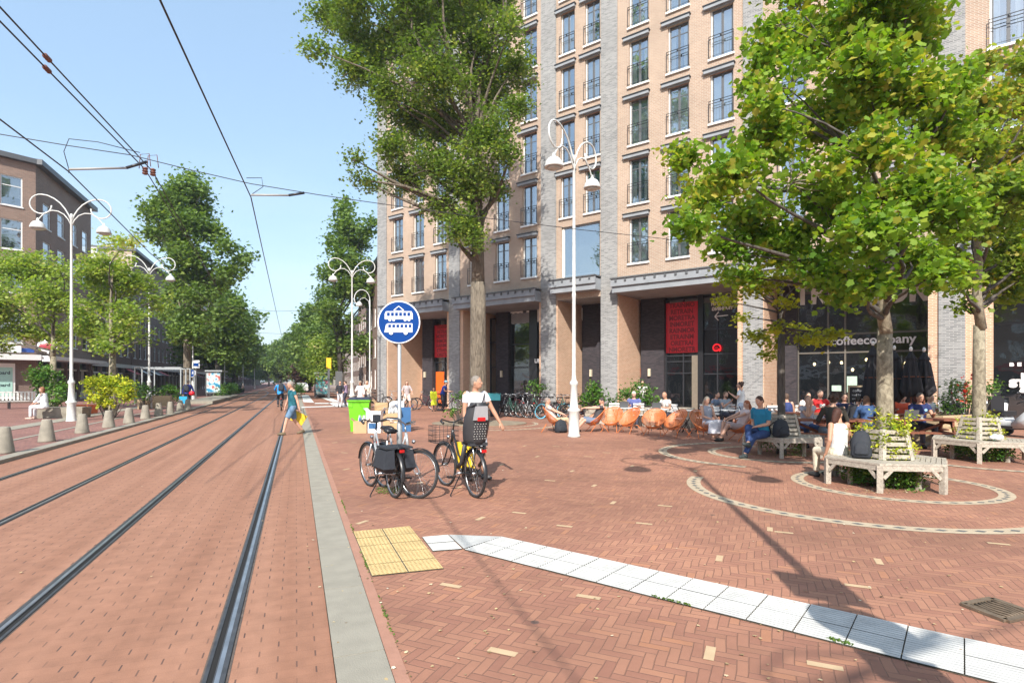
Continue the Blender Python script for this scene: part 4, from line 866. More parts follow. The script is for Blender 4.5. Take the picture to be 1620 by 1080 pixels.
tree('maple_tree', 'smaller maple with reddening upper leaves behind the bench at the right edge', B3, .125, 2.9, PB(maple2, 12.4, 1.6, 3), 3600, .092, LM_MAP2, M_BARK2, 31, 'maple', .16, twigs=.3, per=17, tonef=tone_m2, flat=.55, shell=.7, up=.3)
ginkgo = [(1150, 432, 20), (1190, 445, 26), (1165, 462, 20), (1205, 450, 20), (1240, 445, 26), (1275, 440, 20), (1145, 480, 12), (1190, 530, 20), (1215, 540, 18), (1225, 515, 20), (1262, 528, 20), (1290, 532, 20), (1320, 526, 16), (1240, 480, 16), (1235, 400, 24), (1215, 560, 8), (1285, 545, 12), (1175, 500, 10)]
tree('young_tree', 'slim dark trunked young tree with yellow green sprays behind the blue shirted man', B2, .085, 2.9, PB(ginkgo, 13.4, 1.2, 4), 1700, .085, LM_GNK, M_BARKD, 41, 'clump', .13, twigs=.5, per=30, trunk_top=4.8, flat=.45)
lm1 = [(172, 420, 34), (145, 430, 24), (205, 450, 30), (240, 478, 16), (132, 482, 24), (160, 475, 40), (200, 500, 30), (235, 525, 18), (140, 520, 28), (185, 530, 22), (182, 388, 18), (205, 385, 14), (255, 470, 9), (168, 550, 16)]
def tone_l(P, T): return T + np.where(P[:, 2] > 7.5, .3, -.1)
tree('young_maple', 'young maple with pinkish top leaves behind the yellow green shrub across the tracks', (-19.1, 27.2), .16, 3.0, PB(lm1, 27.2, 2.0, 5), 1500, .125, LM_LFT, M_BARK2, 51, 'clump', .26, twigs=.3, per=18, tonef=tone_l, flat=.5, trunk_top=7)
lm2 = [(20, 425, 34), (62, 425, 34), (10, 475, 40), (60, 475, 40), (88, 418, 16), (30, 525, 26), (-30, 470, 50), (80, 525, 22), (98, 545, 10), (-20, 530, 40), (86, 460, 20)]
tree('young_maple', 'bright green young maple above the bench at the left edge', (-24.6, 30.5), .16, 3.0, PB(lm2, 30.5, 2.0, 6), 1400, .135, LM_LFT, M_BARK2, 61, 'clump', .28, twigs=.3, per=18, flat=.5, trunk_top=7)
tall = [(290, 300, 22), (270, 320, 24), (310, 330, 26), (245, 335, 20), (228, 350, 13), (240, 368, 12), (285, 355, 34), (330, 365, 22), (355, 395, 18), (378, 415, 15), (390, 405, 8), (300, 400, 34), (335, 410, 24), (270, 375, 22), (360, 430, 20), (290, 435, 24), (320, 445, 22), (345, 445, 18), (300, 282, 12), (320, 300, 12), (285, 465, 22), (315, 470, 24), (275, 495, 18), (305, 500, 22), (330, 505, 20), (285, 525, 16), (312, 530, 18)]
tree('elm_tree', 'tallest tree left of the tracks with a pale bare lower trunk', (-25.7, 45), .28, 5.5, PB(tall, 45, 2.5, 7), 800, .23, LM_DIS, M_BARK, 71, 'clump', .42, twigs=.3, per=18, trunk_top=15, shell=.7)
t2 = [(330, 475, 32), (300, 495, 26), (365, 490, 28), (285, 525, 18), (340, 525, 30), (372, 530, 24), (310, 540, 22), (355, 560, 22), (395, 505, 18)]
tree('elm_tree', 'rounded dark tree right behind the tallest one on the left', (-31.0, 60), .32, 4.5, PB(t2, 60, 3.0, 8), 560, .28, LM_DIS, M_BARKD, 81, 'clump', .5, twigs=.1, per=18, trunk_top=10, shell=.7)
def rtree(name, lab, u, v, h, rad, seed, lm=LM_DIS, conic=False, grp='street trees lining the tracks', dens=150, ls=.5, low=2.6):
    x, y = ST(u, v); rs = random.Random(seed); bl = []
    n = 12
    for i in range(n):
        t = (i + .5) / n; z = low + rad * .3 + (h - low - rad * .3) * t; pr = (1 - t) ** .6 if conic else math.sin(PI * (t * .8 + .15)) ** .7
        for k in range(2 if conic else 3):
            a = rs.uniform(0, 2 * PI); q = rad * pr * rs.uniform(.25, .75); bl.append((x + q * math.cos(a), y + q * math.sin(a), z + rs.uniform(-.4, .4), max(.5, rad * pr * rs.uniform(.35, .6))))
    tree(name, lab, (x, y), .28, low, bl, dens, ls, lm, M_BARKD, seed, 'clump', .5, twigs=.05, group=grp, per=14, shell=.7)
ords = ['third', 'fourth', 'fifth', 'sixth', 'seventh', 'eighth', 'ninth', 'tenth', 'eleventh', 'twelfth']
for i, (u, h, r) in enumerate([(80, 14.5, 4.4), (95, 14, 4.2), (112, 14.5, 4.4), (130, 13.5, 4.5), (152, 14, 4.6), (178, 14, 4.8), (208, 14, 5), (240, 14, 5)]):
    rtree('street_tree', ords[i] + ' tree from the square in the row left of the tracks', u, -9.0 + (-.8 if i < 2 else 0) + bend(u) * .6, h, r, 100 + i, ls=.31 + i * .04, dens=270 - i * 24)
RT = [(545, 335, 14), (548, 360, 20), (530, 385, 18), (565, 385, 18), (545, 415, 28), (575, 420, 18), (520, 435, 16), (560, 450, 26), (538, 465, 24), (582, 470, 16), (520, 490, 18), (555, 500, 26), (540, 540, 26), (570, 545, 20), (545, 318, 8), (588, 350, 10), (575, 365, 14), (590, 440, 10)]
tree('poplar_tree', 'tall dark narrow tree right of the tracks beside the corner block', ST(60, 4.3), .35, 2.5, PB(RT, 57.5, 2.2, 9), 600, .27, LM_DIS, M_BARKD, 91, 'clump', .48, twigs=.1, per=18, trunk_top=16, shell=.7)
for i, (u, h, r) in enumerate([(74, 13.5, 3.4), (88, 13, 3.6), (104, 15, 3.4), (124, 13, 4), (146, 13, 4), (172, 13, 4.2), (200, 13, 4.4), (235, 13, 4.6)]):
    rtree('street_tree', ords[i].replace('third', 'second').replace('fourth', 'third').replace('fifth', 'fourth').replace('sixth', 'fifth').replace('seventh', 'sixth').replace('eighth', 'seventh').replace('ninth', 'eighth').replace('tenth', 'ninth') + ' tree from the corner block in the row right of the tracks', u, 3.0 + bend(u) * .6, h, r, 200 + i, conic=(i in (0, 2)), ls=.31 + i * .04, dens=270 - i * 24, low=2.0)
rtree('street_tree', 'small yellow green tree behind the yellow stop post', 62, .9 + 1.6, 6.2, 2.0, 300, lm=LM_LFT, grp=None, dens=300, ls=.2, low=1.5)
rtree('street_tree', 'small dark red leaved tree near the far end of the street', 95, 1.2, 4.5, 1.8, 301, lm=leafmat('red_leaf', (.04, .02, .02), (.09, .05, .04)), grp=None, dens=120, ls=.4, low=1.0)
# distant trees closing the vista
bl = []; rs = random.Random(8)
for i in range(40): x, y = ST(300 + rs.uniform(-10, 20), rs.uniform(-60, 30)); bl.append((x, y, rs.uniform(3, 13), 5.5))
P, T, _ = blob_points(bl, 30, 3, .8, .7, 14); tag(leaves('distant_trees', P, .9, LM_DIS, None, 'clump', 3, T, kind='stuff'), 'soft green mass of trees closing the end of the street', None, None, 'stuff')

# =================== shrubs, hedges and planters ===================
def shrub(name, label, blobs, dens, ls, lm, seed, cat='shrub', sub=.1, per=16, base=None, group=None, stems=True):
    bx = sum(b[0] for b in blobs) / len(blobs); by = sum(b[1] for b in blobs) / len(blobs); bz = base if base is not None else 0
    t = thing(name, label, cat, (bx, by, bz), 0, group); B = [(x - bx, y - by, z - bz, r) for x, y, z, r in blobs]
    P, T, C = blob_points(B, dens * 4.2, seed, sub, .8, per, .5); P[:, 2] = np.maximum(P[:, 2], .01)
    leaves('foliage', P, ls, lm, t, 'oval', seed, T)
    if stems:
        m_ = MB(); rs = random.Random(seed)
        for c in C[::max(1, len(C) // 26)]: limb(m_, (c[0] * .25, c[1] * .25, 0), c, .018, .006, rs, M_BARKD, 5, .1, 4)
        m_.build('stem', t, kind='stuff')
    return t
def row_blobs(x0, y0, x1, y1, z, r, n, seed, j=.2):
    rs = random.Random(seed); return [(x0 + (x1 - x0) * (i + .5) / n + rs.uniform(-j, j) * r, y0 + (y1 - y0) * (i + .5) / n + rs.uniform(-j, j) * r, z + rs.uniform(-j, j) * r, r * rs.uniform(.85, 1.1)) for i in range(n)]
for (bp, lab, sc) in ((B1, 'golden variegated shrub growing up inside the nearest hexagonal bench', 1), (B3, 'green and golden shrub inside the hexagonal bench at the right edge', .8), (B2, 'sparse low plant in the shade under the middle hexagonal bench', .3)):
    x, y = bp; rs = random.Random(int(x * 10)); bl = []
    for k in range(9): a = k * 2 * PI / 9; bl.append((x + .42 * math.cos(a), y + .42 * math.sin(a), .2, .2 * sc + .04))
    o = shrub('bench_shrub', lab, bl, 2300 if sc > .5 else 700, .05, LM_SHR, int(x * 7), sub=.06, stems=False)
    if sc > .5:
        bl2 = [(.28 * math.cos(a), .28 * math.sin(a), .82 + .08 * math.sin(a * 3), .17) for a in [i * 2 * PI / 8 for i in range(8)]]
        if sc == 1: bl2 += [(-.15, -.12, 1.05, .14), (.05, -.2, 1.0, .13), (.3, -.1, .95, .08), (-.1, 0, 1.2, .06), (.36, -.05, 1.12, .035)]
        else: bl2 = bl2[::2]
        P, T, C = blob_points(bl2, 6500 * sc, 5, .05, .8, 14); leaves('top_growth', P, .05, LM_YEL, o, 'oval', 4, T, kind='stuff')
        bl3 = [(.37 * math.cos(a), .37 * math.sin(a), z, .09) for a in [i * 2 * PI / 14 for i in range(14)] for z in (.46, .62)]
        P, T, C = blob_points(bl3, 5000 * sc, 6, .04, .5, 10); leaves('inner_growth', P, .045, LM_YEL, o, 'oval', 7, T, kind='stuff')
ys = 24.9
shrub('golden_shrub', 'bright yellow green rounded shrub behind the bollards across the tracks', PB([(150, 605, 13), (168, 615, 15), (185, 605, 14), (198, 622, 13), (155, 628, 13), (175, 635, 13), (195, 632, 12), (205, 612, 9), (142, 618, 8), (160, 600, 8)], ys, .35, 11), 900, .13, LM_YEL, 12, sub=.11, base=.06)
shrub('green_shrub', 'large glossy dark green shrub behind the seated woman in white', PB([(60, 605, 15), (80, 600, 16), (98, 612, 13), (70, 625, 14), (95, 630, 13), (55, 590, 12), (78, 585, 10), (85, 640, 10)], 26.5, .4, 12), 520, .13, LM_SHR, 13, sub=.12, base=.06)
shrub('green_shrub', 'clipped light green shrub in front of the cafe frames on the left', PB([(262, 617, 8), (270, 612, 9), (282, 616, 8), (255, 625, 7), (275, 626, 9)], 36, .5, 14), 260, .16, LM_SHR, 14, sub=.14, base=.06)
shrub('green_shrub', 'shaded green shrub between the golden one and the second lamp', PB([(222, 612, 9), (230, 622, 9), (215, 628, 8), (240, 618, 8)], 33, .5, 15), 260, .16, LM_SHR, 15, sub=.14, base=.06)
shrub('hedge', 'clipped hedge on the tram platform left of the tracks', row_blobs(*ST(62, -6.9), *ST(80, -7.1), .75, .75, 12, 16), 130, .17, LM_SHR, 16, cat='hedge', sub=.2, base=.2, stems=False)
shrub('hedge', 'small square hedge beyond the right hand tram shelter', row_blobs(*ST(72, .4), *ST(80, .4), .7, .65, 6, 17), 130, .17, LM_SHR, 17, cat='hedge', sub=.2, base=0, stems=False)
# long wooden planter with two bushes behind the orange chairs
def planter(name, label, x0, y0, x1, y1, w_, h, m=M_GREYWOOD, z=0):
    a = math.atan2(y1 - y0, x1 - x0); L = math.hypot(x1 - x0, y1 - y0); t = thing(name, label, 'planter', (x0, y0, z), a)
    q = MB(); n = max(2, int(h / .14))
    for i in range(n):
        za, zb = i * h / n + .006, (i + 1) * h / n - .006
        q.box(0, L, 0, .03, za, zb, m); q.box(0, L, w_ - .03, w_, za, zb, m); q.box(0, .03, .031, w_ - .031, za, zb, m); q.box(L - .03, L, .031, w_ - .031, za, zb, m)
    q.build('box', t); q = MB(); q.box(.03, L - .03, .03, w_ - .03, h - .1, h - .06, mat('potting_soil', (.06, .045, .03), .95)); q.build('soil', t); return t
pa, pb_ = G(925, 664), G(1040, 664)
planter('long_planter', 'long weathered wooden planter behind the orange chairs', 2.9, 22.6, 6.4, 20.4, .6, .72)
shrub('planter_bush', 'glossy leaved bush with orange flowers in the left of the long planter', PB([(935, 625, 14), (950, 618, 15), (925, 632, 12), (965, 630, 12), (945, 635, 14), (940, 610, 10)], 22.6, .3, 18), 560, .11, LM_SHR, 18, sub=.1, base=.66)
shrub('planter_bush', 'spreading bush in the long planter before the orange door', PB([(990, 620, 14), (1010, 612, 13), (1028, 622, 14), (1000, 628, 13), (1018, 630, 12), (1040, 632, 8), (985, 632, 8)], 21.6, .3, 19), 560, .10, LM_SHR, 19, sub=.1, base=.66)
shrub('flower_bush', 'bush with pink flowers in a terracotta pot at the dark glass of the second bay', PB([(840, 612, 9), (850, 618, 9), (858, 612, 8), (845, 604, 7)], 29.5, .3, 20), 300, .13, LM_SHR, 20, sub=.12, base=.3)
shrub('tree_foot_bush', 'leafy bush with yellow flowers at the foot of the big poplar', PB([(728, 632, 11), (735, 645, 11), (722, 648, 9), (742, 640, 10), (730, 622, 8), (715, 655, 6)], 22.0, .3, 21), 500, .10, LM_SHR, 21, sub=.1)
planter('square_planter', 'pale wooden planter box beside the seated man with the laptop', *G(1492, 706), *G(1546, 702), .7, .8, M_PALEWOOD)
shrub('planter_bush', 'tall leafy bush with red flowers before the grey pier at the right', PB([(1500, 625, 14), (1520, 612, 14), (1505, 605, 9), (1545, 625, 16), (1560, 618, 13), (1530, 635, 14), (1572, 610, 10), (1498, 642, 12), (1515, 650, 12)], 15.6, .4, 22), 900, .075, LM_SHR, 22, sub=.09, base=.5)
fl = []; rs = random.Random(3)
for k in range(46): p = at(rs.gauss(1527, 6), rs.gauss(622, 12), 15.1); fl.append(p)
tag(leaves('red_flowers', np.array(fl), .07, mat('red_petal', (.7, .06, .03), .6), None, 'clump', 9), 'cluster of orange red flowers in the bush at the right pier', 'flowers')

# =================== street lamps ===================
def double_lamp(name, label, x, y, rz, arms=2, signs=None, z=0):
    t = thing(name, label, 'street lamp', (x, y, z), rz, 'tall white street lamps')
    q = MB(); q.lathe([(.19, 0), (.19, .05), (.165, .1), (.155, .74), (.19, .78), (.2, .83), (.13, .88), (.115, 1.1), (.10, 1.55), (.125, 1.58), (.125, 1.66), (.075, 1.72), (.06, 1.9), (.055, 4.2), (.062, 4.22), (.062, 4.32), (.05, 4.35), (.042, 8.3), (.06, 8.33), (.06, 8.42), (.03, 8.5)], M_LAMP, n=20); q.build('pole', t)
    for sg in ((-1, 1) if arms == 2 else (1,)):
        a = MB(); F0 = 8.35; pts = [(sg * x_, 0, F0 + z_) for x_, z_ in ((.03, -.1), (.10, .12), (.22, .34), (.38, .55), (.58, .71), (.80, .81))]
        for i in range(0, 18): th = PI / 2 - i * PI * 1.5 / 17; r = .41 - .004 * i; pts.append((sg * (1.0 + r * math.cos(th) * .98), 0, F0 + .42 + r * math.sin(th)))
        a.tube(pts, .027, M_LAMP, 8)
        pts = [(sg * x_, 0, F0 + z_) for x_, z_ in ((.03, -.3), (.10, -.1), (.25, .10), (.45, .21), (.65, .22), (.85, .12), (.98, -.02), (1.05, -.12), (1.10, -.2))]; a.tube(pts, .022, M_LAMP, 8); a.build('arm', t)
        h = MB(); h.lathe([(.03, 8.22), (.05, 8.12), (.08, 8.1), (.17, 8.05), (.235, 7.95), (.265, 7.84), (.27, 7.8), (.26, 7.8)], M_LAMP, (sg * 1.12, 0, 0), 18); ho = h.build('lamp_shade', t)
        g = MB(); g.lathe([(.2, 7.795), (.17, 7.75), (.02, 7.73)], mat('lamp_glass', (.55, .55, .5), .3), (sg * 1.12, 0, 0), 14); g.build('glass', ho)
    if signs: signs(t)
    return t
NF = math.atan2(.7986, .6018)
mx_, my_ = G(908, 691)
double_lamp('street_lamp', 'nearest white two armed lamp, standing before the orange chairs', mx_, my_, NF)
double_lamp('street_lamp', 'rust stained white two armed lamp beside the stone bench', *G(113, 668), TH, z=.02)
double_lamp('street_lamp', 'greyish two armed lamp behind the row of bollards', *G(236, 647), TH, z=.02)
double_lamp('street_lamp', 'two armed white lamp rising behind the green bin', *XY(557, 35), TH)
def curl_lamp(label, x, y, rz, z=0, grp='single armed white lamps'):
    t = thing('curled_lamp', label, 'street lamp', (x, y, z), rz, grp); q = MB(); q.lathe([(.19, 0), (.16, .1), (.155, .78), (.19, .83), (.11, .9), (.1, 1.55), (.06, 1.75), (.05, 4.3), (.045, 8.4)], M_LAMP, n=14); q.build('pole', t)
    q = MB(); pts = [(0, 0, 8.3)] + [(.62 - .62 * math.cos(a), 0, 8.4 + .8 * math.sin(a)) for a in [i * PI * .98 / 14 for i in range(15)]] + [(1.2, 0, 8.2), (1.05, 0, 8.02), (.9, 0, 8.1)]; q.tube(pts, .035, M_LAMP, 8); q.tube([(0.02, 0, 7.8), (.1, 0, 8.3), (.4, 0, 8.55), (.75, 0, 8.45), (.82, 0, 8.2)], .022, M_LAMP, 6); q.build('arm', t)
    q = MB(); q.lathe([(.03, 8.25), (.17, 8.15), (.25, 8.0), (.27, 7.85), (.25, 7.84)], M_LAMP, (.85, 0, 0), 14); q.build('lamp_shade', t); return t
curl_lamp('single armed lamp carrying the round blue pedestrian sign', *XY(305, 50), TH, .06); curl_lamp('single armed white lamp against the grey corner pier', *XY(585, 47), TH + PI)
rs = random.Random(2)
for i, (u, v) in enumerate([(78, -8.2), (104, -8.2), (132, -8.2)]): curl_lamp(['slim lamp pole beyond the left tram shelter', 'second slim lamp pole beyond the left tram shelter', 'farthest slim lamp pole along the left side'][i], *ST(u, v), TH, .06, 'slim lamps far down the street')
# the lamp just outside the picture whose shadow falls across the paving
ox, oy = 1.93, .72
def osigns(t):
    q = MB(); q.box(-.26, .26, -.07, -.055, 3.0, 3.5, M_GALV); q.build('direction_sign', t); q = MB()
    q.lathe([(.3, -.01), (.3, .01)], M_GALV, n=28); q.v = [(v[0], -.06 + v[2], 2.66 + v[1]) for v in q.v]; q.build('round_sign', t); q = MB(); q.box(-.2, .2, -.07, -.055, 2.0, 2.3, M_GALV); q.build('lower_sign', t)
double_lamp('street_lamp', 'white lamp with traffic signs casting the long shadow over the paving', ox, oy, R(-30), signs=osigns)

# =================== signs ===================
M_BLUE = mat('sign_blue', (.002, .045, .215), .6, var=.03, spec=.12); M_SIGNW = mat('sign_white', (.78, .80, .82), .4, var=.03)
def disc(q, r, y0, y1, c, m, n=40): q.plate([(c[0] + r * math.cos(2 * PI * i / n), c[1] + r * math.sin(2 * PI * i / n)) for i in range(n)], y0, y1, m)
t = thing('tram_lane_sign', 'round blue sign with white tram and bus on a grey pole beside the bicycles', 'traffic sign', (-1.78, 9.0, 0), 0)
q = MB(); q.lathe([(.045, 0), (.045, .98), (.03, 1.03), (.03, 2.9), (.0, 2.92)], M_GALV, n=14); q.build('pole', t)
q = MB(); disc(q, .335, -.05, -.035, (0, 2.61), M_SIGNW); disc(q, .317, -.056, -.05, (0, 2.61), M_BLUE); q.box(-.03, .03, -.034, .03, 2.5, 2.54, M_GALV); q.box(-.03, .03, -.034, .03, 2.68, 2.72, M_GALV); so_ = q.build('sign_plate', t)
q = MB(); ZC = 2.61; Y0, Y1 = -.061, -.056
def sp_(x0, x1, z0, z1, m=M_SIGNW, a=0): q.box(x0, x1, Y0 - a, Y1 - a, ZC + z0, ZC + z1, m)
q.plate([(-.22, ZC + .045), (.22, ZC + .045), (.22, ZC + .13), (.20, ZC + .17), (-.20, ZC + .17), (-.22, ZC + .13)], Y0, Y1, M_SIGNW)
for i in range(6): sp_(-.185 + i * .064, -.14 + i * .064, .095, .15, M_BLUE, .003)
for x in (-.14, -.08, .1, .16): disc(q, .022, Y0, Y1, (x, ZC + .035), M_SIGNW, 14)
for a, b in (((-.08, .185), (0, .25)), ((0, .25), (.08, .185)), ((.08, .185), (0, .17)), ((0, .17), (-.08, .185))): q.beam((a[0], Y0, ZC + a[1]), (b[0], Y0, ZC + b[1]), .005, .012, M_SIGNW)
q.plate([(-.225, ZC - .16), (.215, ZC - .16), (.215, ZC - .02), (-.17, ZC - .02), (-.20, ZC - .04)], Y0, Y1, M_SIGNW)
for i in range(6): sp_(-.165 + i * .064, -.12 + i * .064, -.085, -.038, M_BLUE, .003)
for x in (-.12, .11): disc(q, .042, Y0 - .002, Y1, (x, ZC - .165), M_BLUE, 18); disc(q, .033, Y0 - .004, Y1, (x, ZC - .165), M_SIGNW, 18)
q.build('pictogram', so_)
x, y = XY(303, 49.6); t = thing('pedestrian_sign', 'round blue sign with a walking adult and child on the single armed lamp', 'traffic sign', (x, y, 2.0), TH * .5)
q = MB(); disc(q, .38, -.1, -.08, (0, .42), M_SIGNW); disc(q, .34, -.106, -.1, (0, .42), M_BLUE); q.box(-.04, .04, -.08, .1, .3, .5, M_GALV); o = q.build('sign_plate', t)
q = MB()
for dx, s_ in ((-.08, 1.0), (.12, .7)):
    disc(q, .035 * s_, -.112, -.106, (dx, .42 + .17 * s_), M_SIGNW, 12)
    for a, b in (((0, .12), (0, 0)), ((0, 0), (-.06, -.16)), ((0, 0), (.07, -.16)), ((0, .1), (-.08, .02)), ((0, .1), (.08, .03))): q.beam((dx + a[0] * s_, -.109, .42 + a[1] * s_), (dx + b[0] * s_, -.109, .42 + b[1] * s_), .004, .045 * s_, M_SIGNW)
q.build('pictogram', o)
t = thing('stop_post', 'dark post with a yellow head beside the right tram shelter', 'sign post', (*XY(520, 54), 0), TH); q = MB(); q.box(-.1, .1, -.05, .05, 0, 2.9, M_GREYFR); q.build('post', t); q = MB(); q.box(-.22, .22, -.09, .09, 2.9, 3.9, mat('sign_yellow', (.8, .5, .02), .5)); q.build('yellow_head', t)
t = thing('info_board', 'grey timetable board right of the yellow headed stop post', 'sign post', (*XY(536, 52), 0), TH); q = MB(); q.box(-.04, .04, -.04, .04, 0, 1.7, M_GREYFR); q.box(-.3, .3, -.06, .06, 1.3, 2.6, M_GREYFR); q.build('board', t)
# cafe signs on the left
x, y = XY(76, 38); t = thing('cafe_sign', 'oval red and white hanging sign of the cafe on the left', 'shop sign', (x, y, 3.7), TH); q = MB(); q.ell((0, 0, .35), (.6, .05, .42), M_WHITE, 20, 12); q.ell((0, -.03, .3), (.5, .05, .22), mat('cafe_red', (.35, .03, .05), .5), 20, 10); q.box(-.3, .3, -.05, .05, -.7, -.55, M_WHITE); q.box(-.05, .05, -.04, .04, -.6, 0, M_WHITE); q.build('sign_plate', t)

# =================== tram shelters ===================
def shelter(label, x, y, poster, w_=4.2):
    t = thing('tram_shelter', label, 'tram shelter', (x, y, .2 if x < -25 else 0), TH + PI / 2); q = MB(); L = w_
    for xx in (0, L * .5, L): q.box(xx - .05, xx + .05, -.05, .05, 0, 2.45, M_GREYFR)
    q.box(-.02, .08, -1.2, -1.1, 0, 2.45, M_GREYFR); q.build('frame', t)
    q = MB(); q.box(-.2, L + .2, -1.4, .15, 2.45, 2.6, M_GALV); q.build('roof', t)
    q = MB(); q.box(.06, L * .5 - .06, -.01, .01, .3, 2.3, M_SHOP); q.box(L * .5 + .06, L - .06, -.01, .01, .3, 2.3, M_SHOP); q.build('glass_wall', t)
    q = MB(); q.box(-.08, -.02, -1.3, .1, .25, 2.4, M_GREYFR); q.box(-.095, -.081, -1.2, 0, .4, 2.3, poster); q.build('poster_case', t); q = MB(); q.box(.6, L - .6, -.5, -.15, .42, .48, M_REDWOOD); q.box(.8, .86, -.4, -.2, 0, .42, M_GREYFR); q.box(L - .86, L - .8, -.4, -.2, 0, .42, M_GREYFR); q.build('seat', t); return t
def postermat(name, a, b_, c, s):
    m, n, l, b = newmat(name); tcn = n.new('ShaderNodeTexCoord'); z = n.new('ShaderNodeTexNoise'); z.inputs['Scale'].default_value = s; z.inputs['Detail'].default_value = 3; l.new(tcn.outputs['Object'], z.inputs[0])
    r = n.new('ShaderNodeValToRGB'); r.color_ramp.interpolation = 'EASE'; e = r.color_ramp.elements; e[0].color = (*a, 1); e[0].position = .38; e[1].color = (*c, 1); e[1].position = .66; k = e.new(.5); k.color = (*b_, 1); l.new(z.outputs[0], r.inputs[0]); l.new(r.outputs[0], b.inputs['Base Color']); b.inputs['Roughness'].default_value = .3; return m
shelter('tram shelter on the left platform with a colourful poster in its end wall', *XY(327, 57), postermat('blue_poster', (.03, .25, .45), (.55, .7, .7), (.5, .12, .1), 2.2), 5)
shelter('tram shelter to the right of the tracks before the trees', *XY(500, 58), postermat('green_poster', (.55, .62, .6), (.05, .35, .4), (.6, .2, .3), 2.5), 4)
x, y = XY(310, 52); t = thing('stop_sign_post', 'slim post with a small white and blue stop sign beside the left shelter', 'sign post', (x, y, .1), TH); q = MB(); q.box(-.04, .04, -.04, .04, 0, 3.2, M_GREYFR); q.box(-.3, .3, -.05, -.02, 2.8, 3.5, M_SIGNW); q.box(-.22, .22, -.056, -.05, 2.95, 3.25, M_BLUE); q.build('post', t)

# =================== overhead wires ===================
M_WIRE = mat('wire', (.025, .025, .028), .5)
def wire(name, label, pts, r=.011, sag=0.0, grp=None, cat='overhead wire'):
    P = []
    for a, b in zip(pts[:-1], pts[1:]):
        a, b = Vector(a), Vector(b); n = max(2, int((b - a).length / 2.5))
        for i in range(n): k = i / n; p = a.lerp(b, k); p.z -= sag * 4 * k * (1 - k) * (b - a).length / 20; P.append(p)
    P.append(Vector(pts[-1])); q = MB(); q.tube(P, r, M_WIRE, 6); return tag(q.build(name), label, cat, grp)
def W(u, v, z): return (*ST(u, v), z)
H5 = 5.8
def atH(px, py, z): y = (z - CAM_H) * FX / (603 - py); return Vector(((px - 810) / FX * y, y, z))
c1 = [atH(253, 0, H5), atH(397, 312, H5)]; c1.insert(0, c1[0] + (c1[0] - c1[1]) * 1.6); c1 += [atH(443, 520, H5), Vector(W(75, -1.3, H5)), Vector(W(110, -1.6 - 1.8, H5)), Vector(W(180, -14, H5))]
wire('contact_wire', 'tram contact wire running above the right hand track', c1, .013)
c2 = [atH(0, 189, H5), atH(109, 271.7, H5)]; c2.insert(0, c2[0] + (c2[0] - c2[1]) * 3); c2 += [atH(237, 400, H5), Vector(W(45, -4.0, H5)), Vector(W(75, -4.2, H5)), Vector(W(110, -6.2, H5)), Vector(W(180, -17, H5))]
wire('contact_wire', 'tram contact wire above the left hand track, lowest line at the left edge', c2, .013)
for i, (p0, p1, lab) in enumerate((((0, 11.5), (242, 272), 'upper of the paired feeder wires crossing the sky at the left'), ((0, 34), (229.6, 268), 'lower of the paired feeder wires crossing the sky at the left'))):
    a, b = atH(*p0, 7.0), atH(*p1, 7.0); wire('feeder_wire', lab, [a + (a - b) * 1.5, a, b, Vector(W(34, -3.9, 6.6)), Vector(W(75, -4.1, 6.5))], .014)
    k = a.lerp(b, .2 + .02 * i); q = MB(); q.tube([k - (b - a).normalized() * .09, k + (b - a).normalized() * .09], [.03, .03], mat('insulator_brown', (.16, .06, .04), .4), 8)
    for j in (-1, 0, 1): q.ell(k + (b - a).normalized() * .06 * j, (.045, .045, .045), MATS['insulator_brown'], 8, 5)
    tag(q.build('insulator'), ['brown insulator on the upper paired feeder wire', 'brown insulator on the lower paired feeder wire'][i], 'insulator')
def SPn(k, z): return Vector((-5.85 + .935 * k, 12.74 + .355 * k, z))
span = [SPn(-16, 7.5), SPn(-4.5, 6.52), SPn(-2.3, 6.42), SPn(0, 6.1), SPn(2.83, 5.97), SPn(11.2, 5.85), SPn(22.8, 7.6)]
wire('span_wire', 'cross span wire holding the tram wires, fixed to the corner block', span, .009, .1)
q = MB(); a = atH(109, 268, H5 + .05); b = SPn(-2.0, 6.2); q.tube([a, a + (b - a) * .72], .024, mat('arm_grey', (.35, .35, .34), .5), 8); q.tube([a + (b - a) * .72, b + Vector((0, 0, .12))], .03, M_DKMETAL, 8); q.tube([a + Vector((0, 0, 0)), a + Vector((-.1, 0, .35)), a + Vector((.0, 0, .6)), a + Vector((.5, .1, .58)), a + Vector((1.2, .3, .45))], .008, M_WIRE, 5); q.tube([a, a - Vector((0, 0, .07))], .012, M_DKMETAL, 5)
tag(q.build('pull_off_arm'), 'grey steady arm holding the left contact wire', 'wire arm')
q = MB(); a = c1[2] + Vector((0, 0, .05)); b = a + Vector((1.05, .4, .12)); q.tube([a, a + (b - a) * .7], .024, MATS['arm_grey'], 8); q.tube([a + (b - a) * .7, b + Vector((0, 0, .06))], .03, M_DKMETAL, 8); q.tube([a, a + Vector((.25, .05, .2)), a + Vector((.22, .05, .4)), a + Vector((-.1, 0, .38))], .008, M_WIRE, 5)
tag(q.build('pull_off_arm'), 'steady arm holding the right contact wire in mid sky', 'wire arm')
q = MB(); cI = MATS['insulator_brown']; k1, k2 = atH(229.6, 270, 6.9), atH(242, 272, 6.9)
for k in (k1, k2):
    for j in range(3): q.ell(k + Vector((0, 0, .05 - .06 * j)), (.07, .07, .035), cI, 10, 5)
    q.tube([k + Vector((-.15, 0, .05)), k + Vector((-.12, 0, .4)), k + Vector((.1, 0, .42)), k + Vector((.14, 0, .1))], .01, cI, 5)
tag(q.build('insulator'), 'pair of red brown insulators where the feeder wires meet the span', 'insulator')
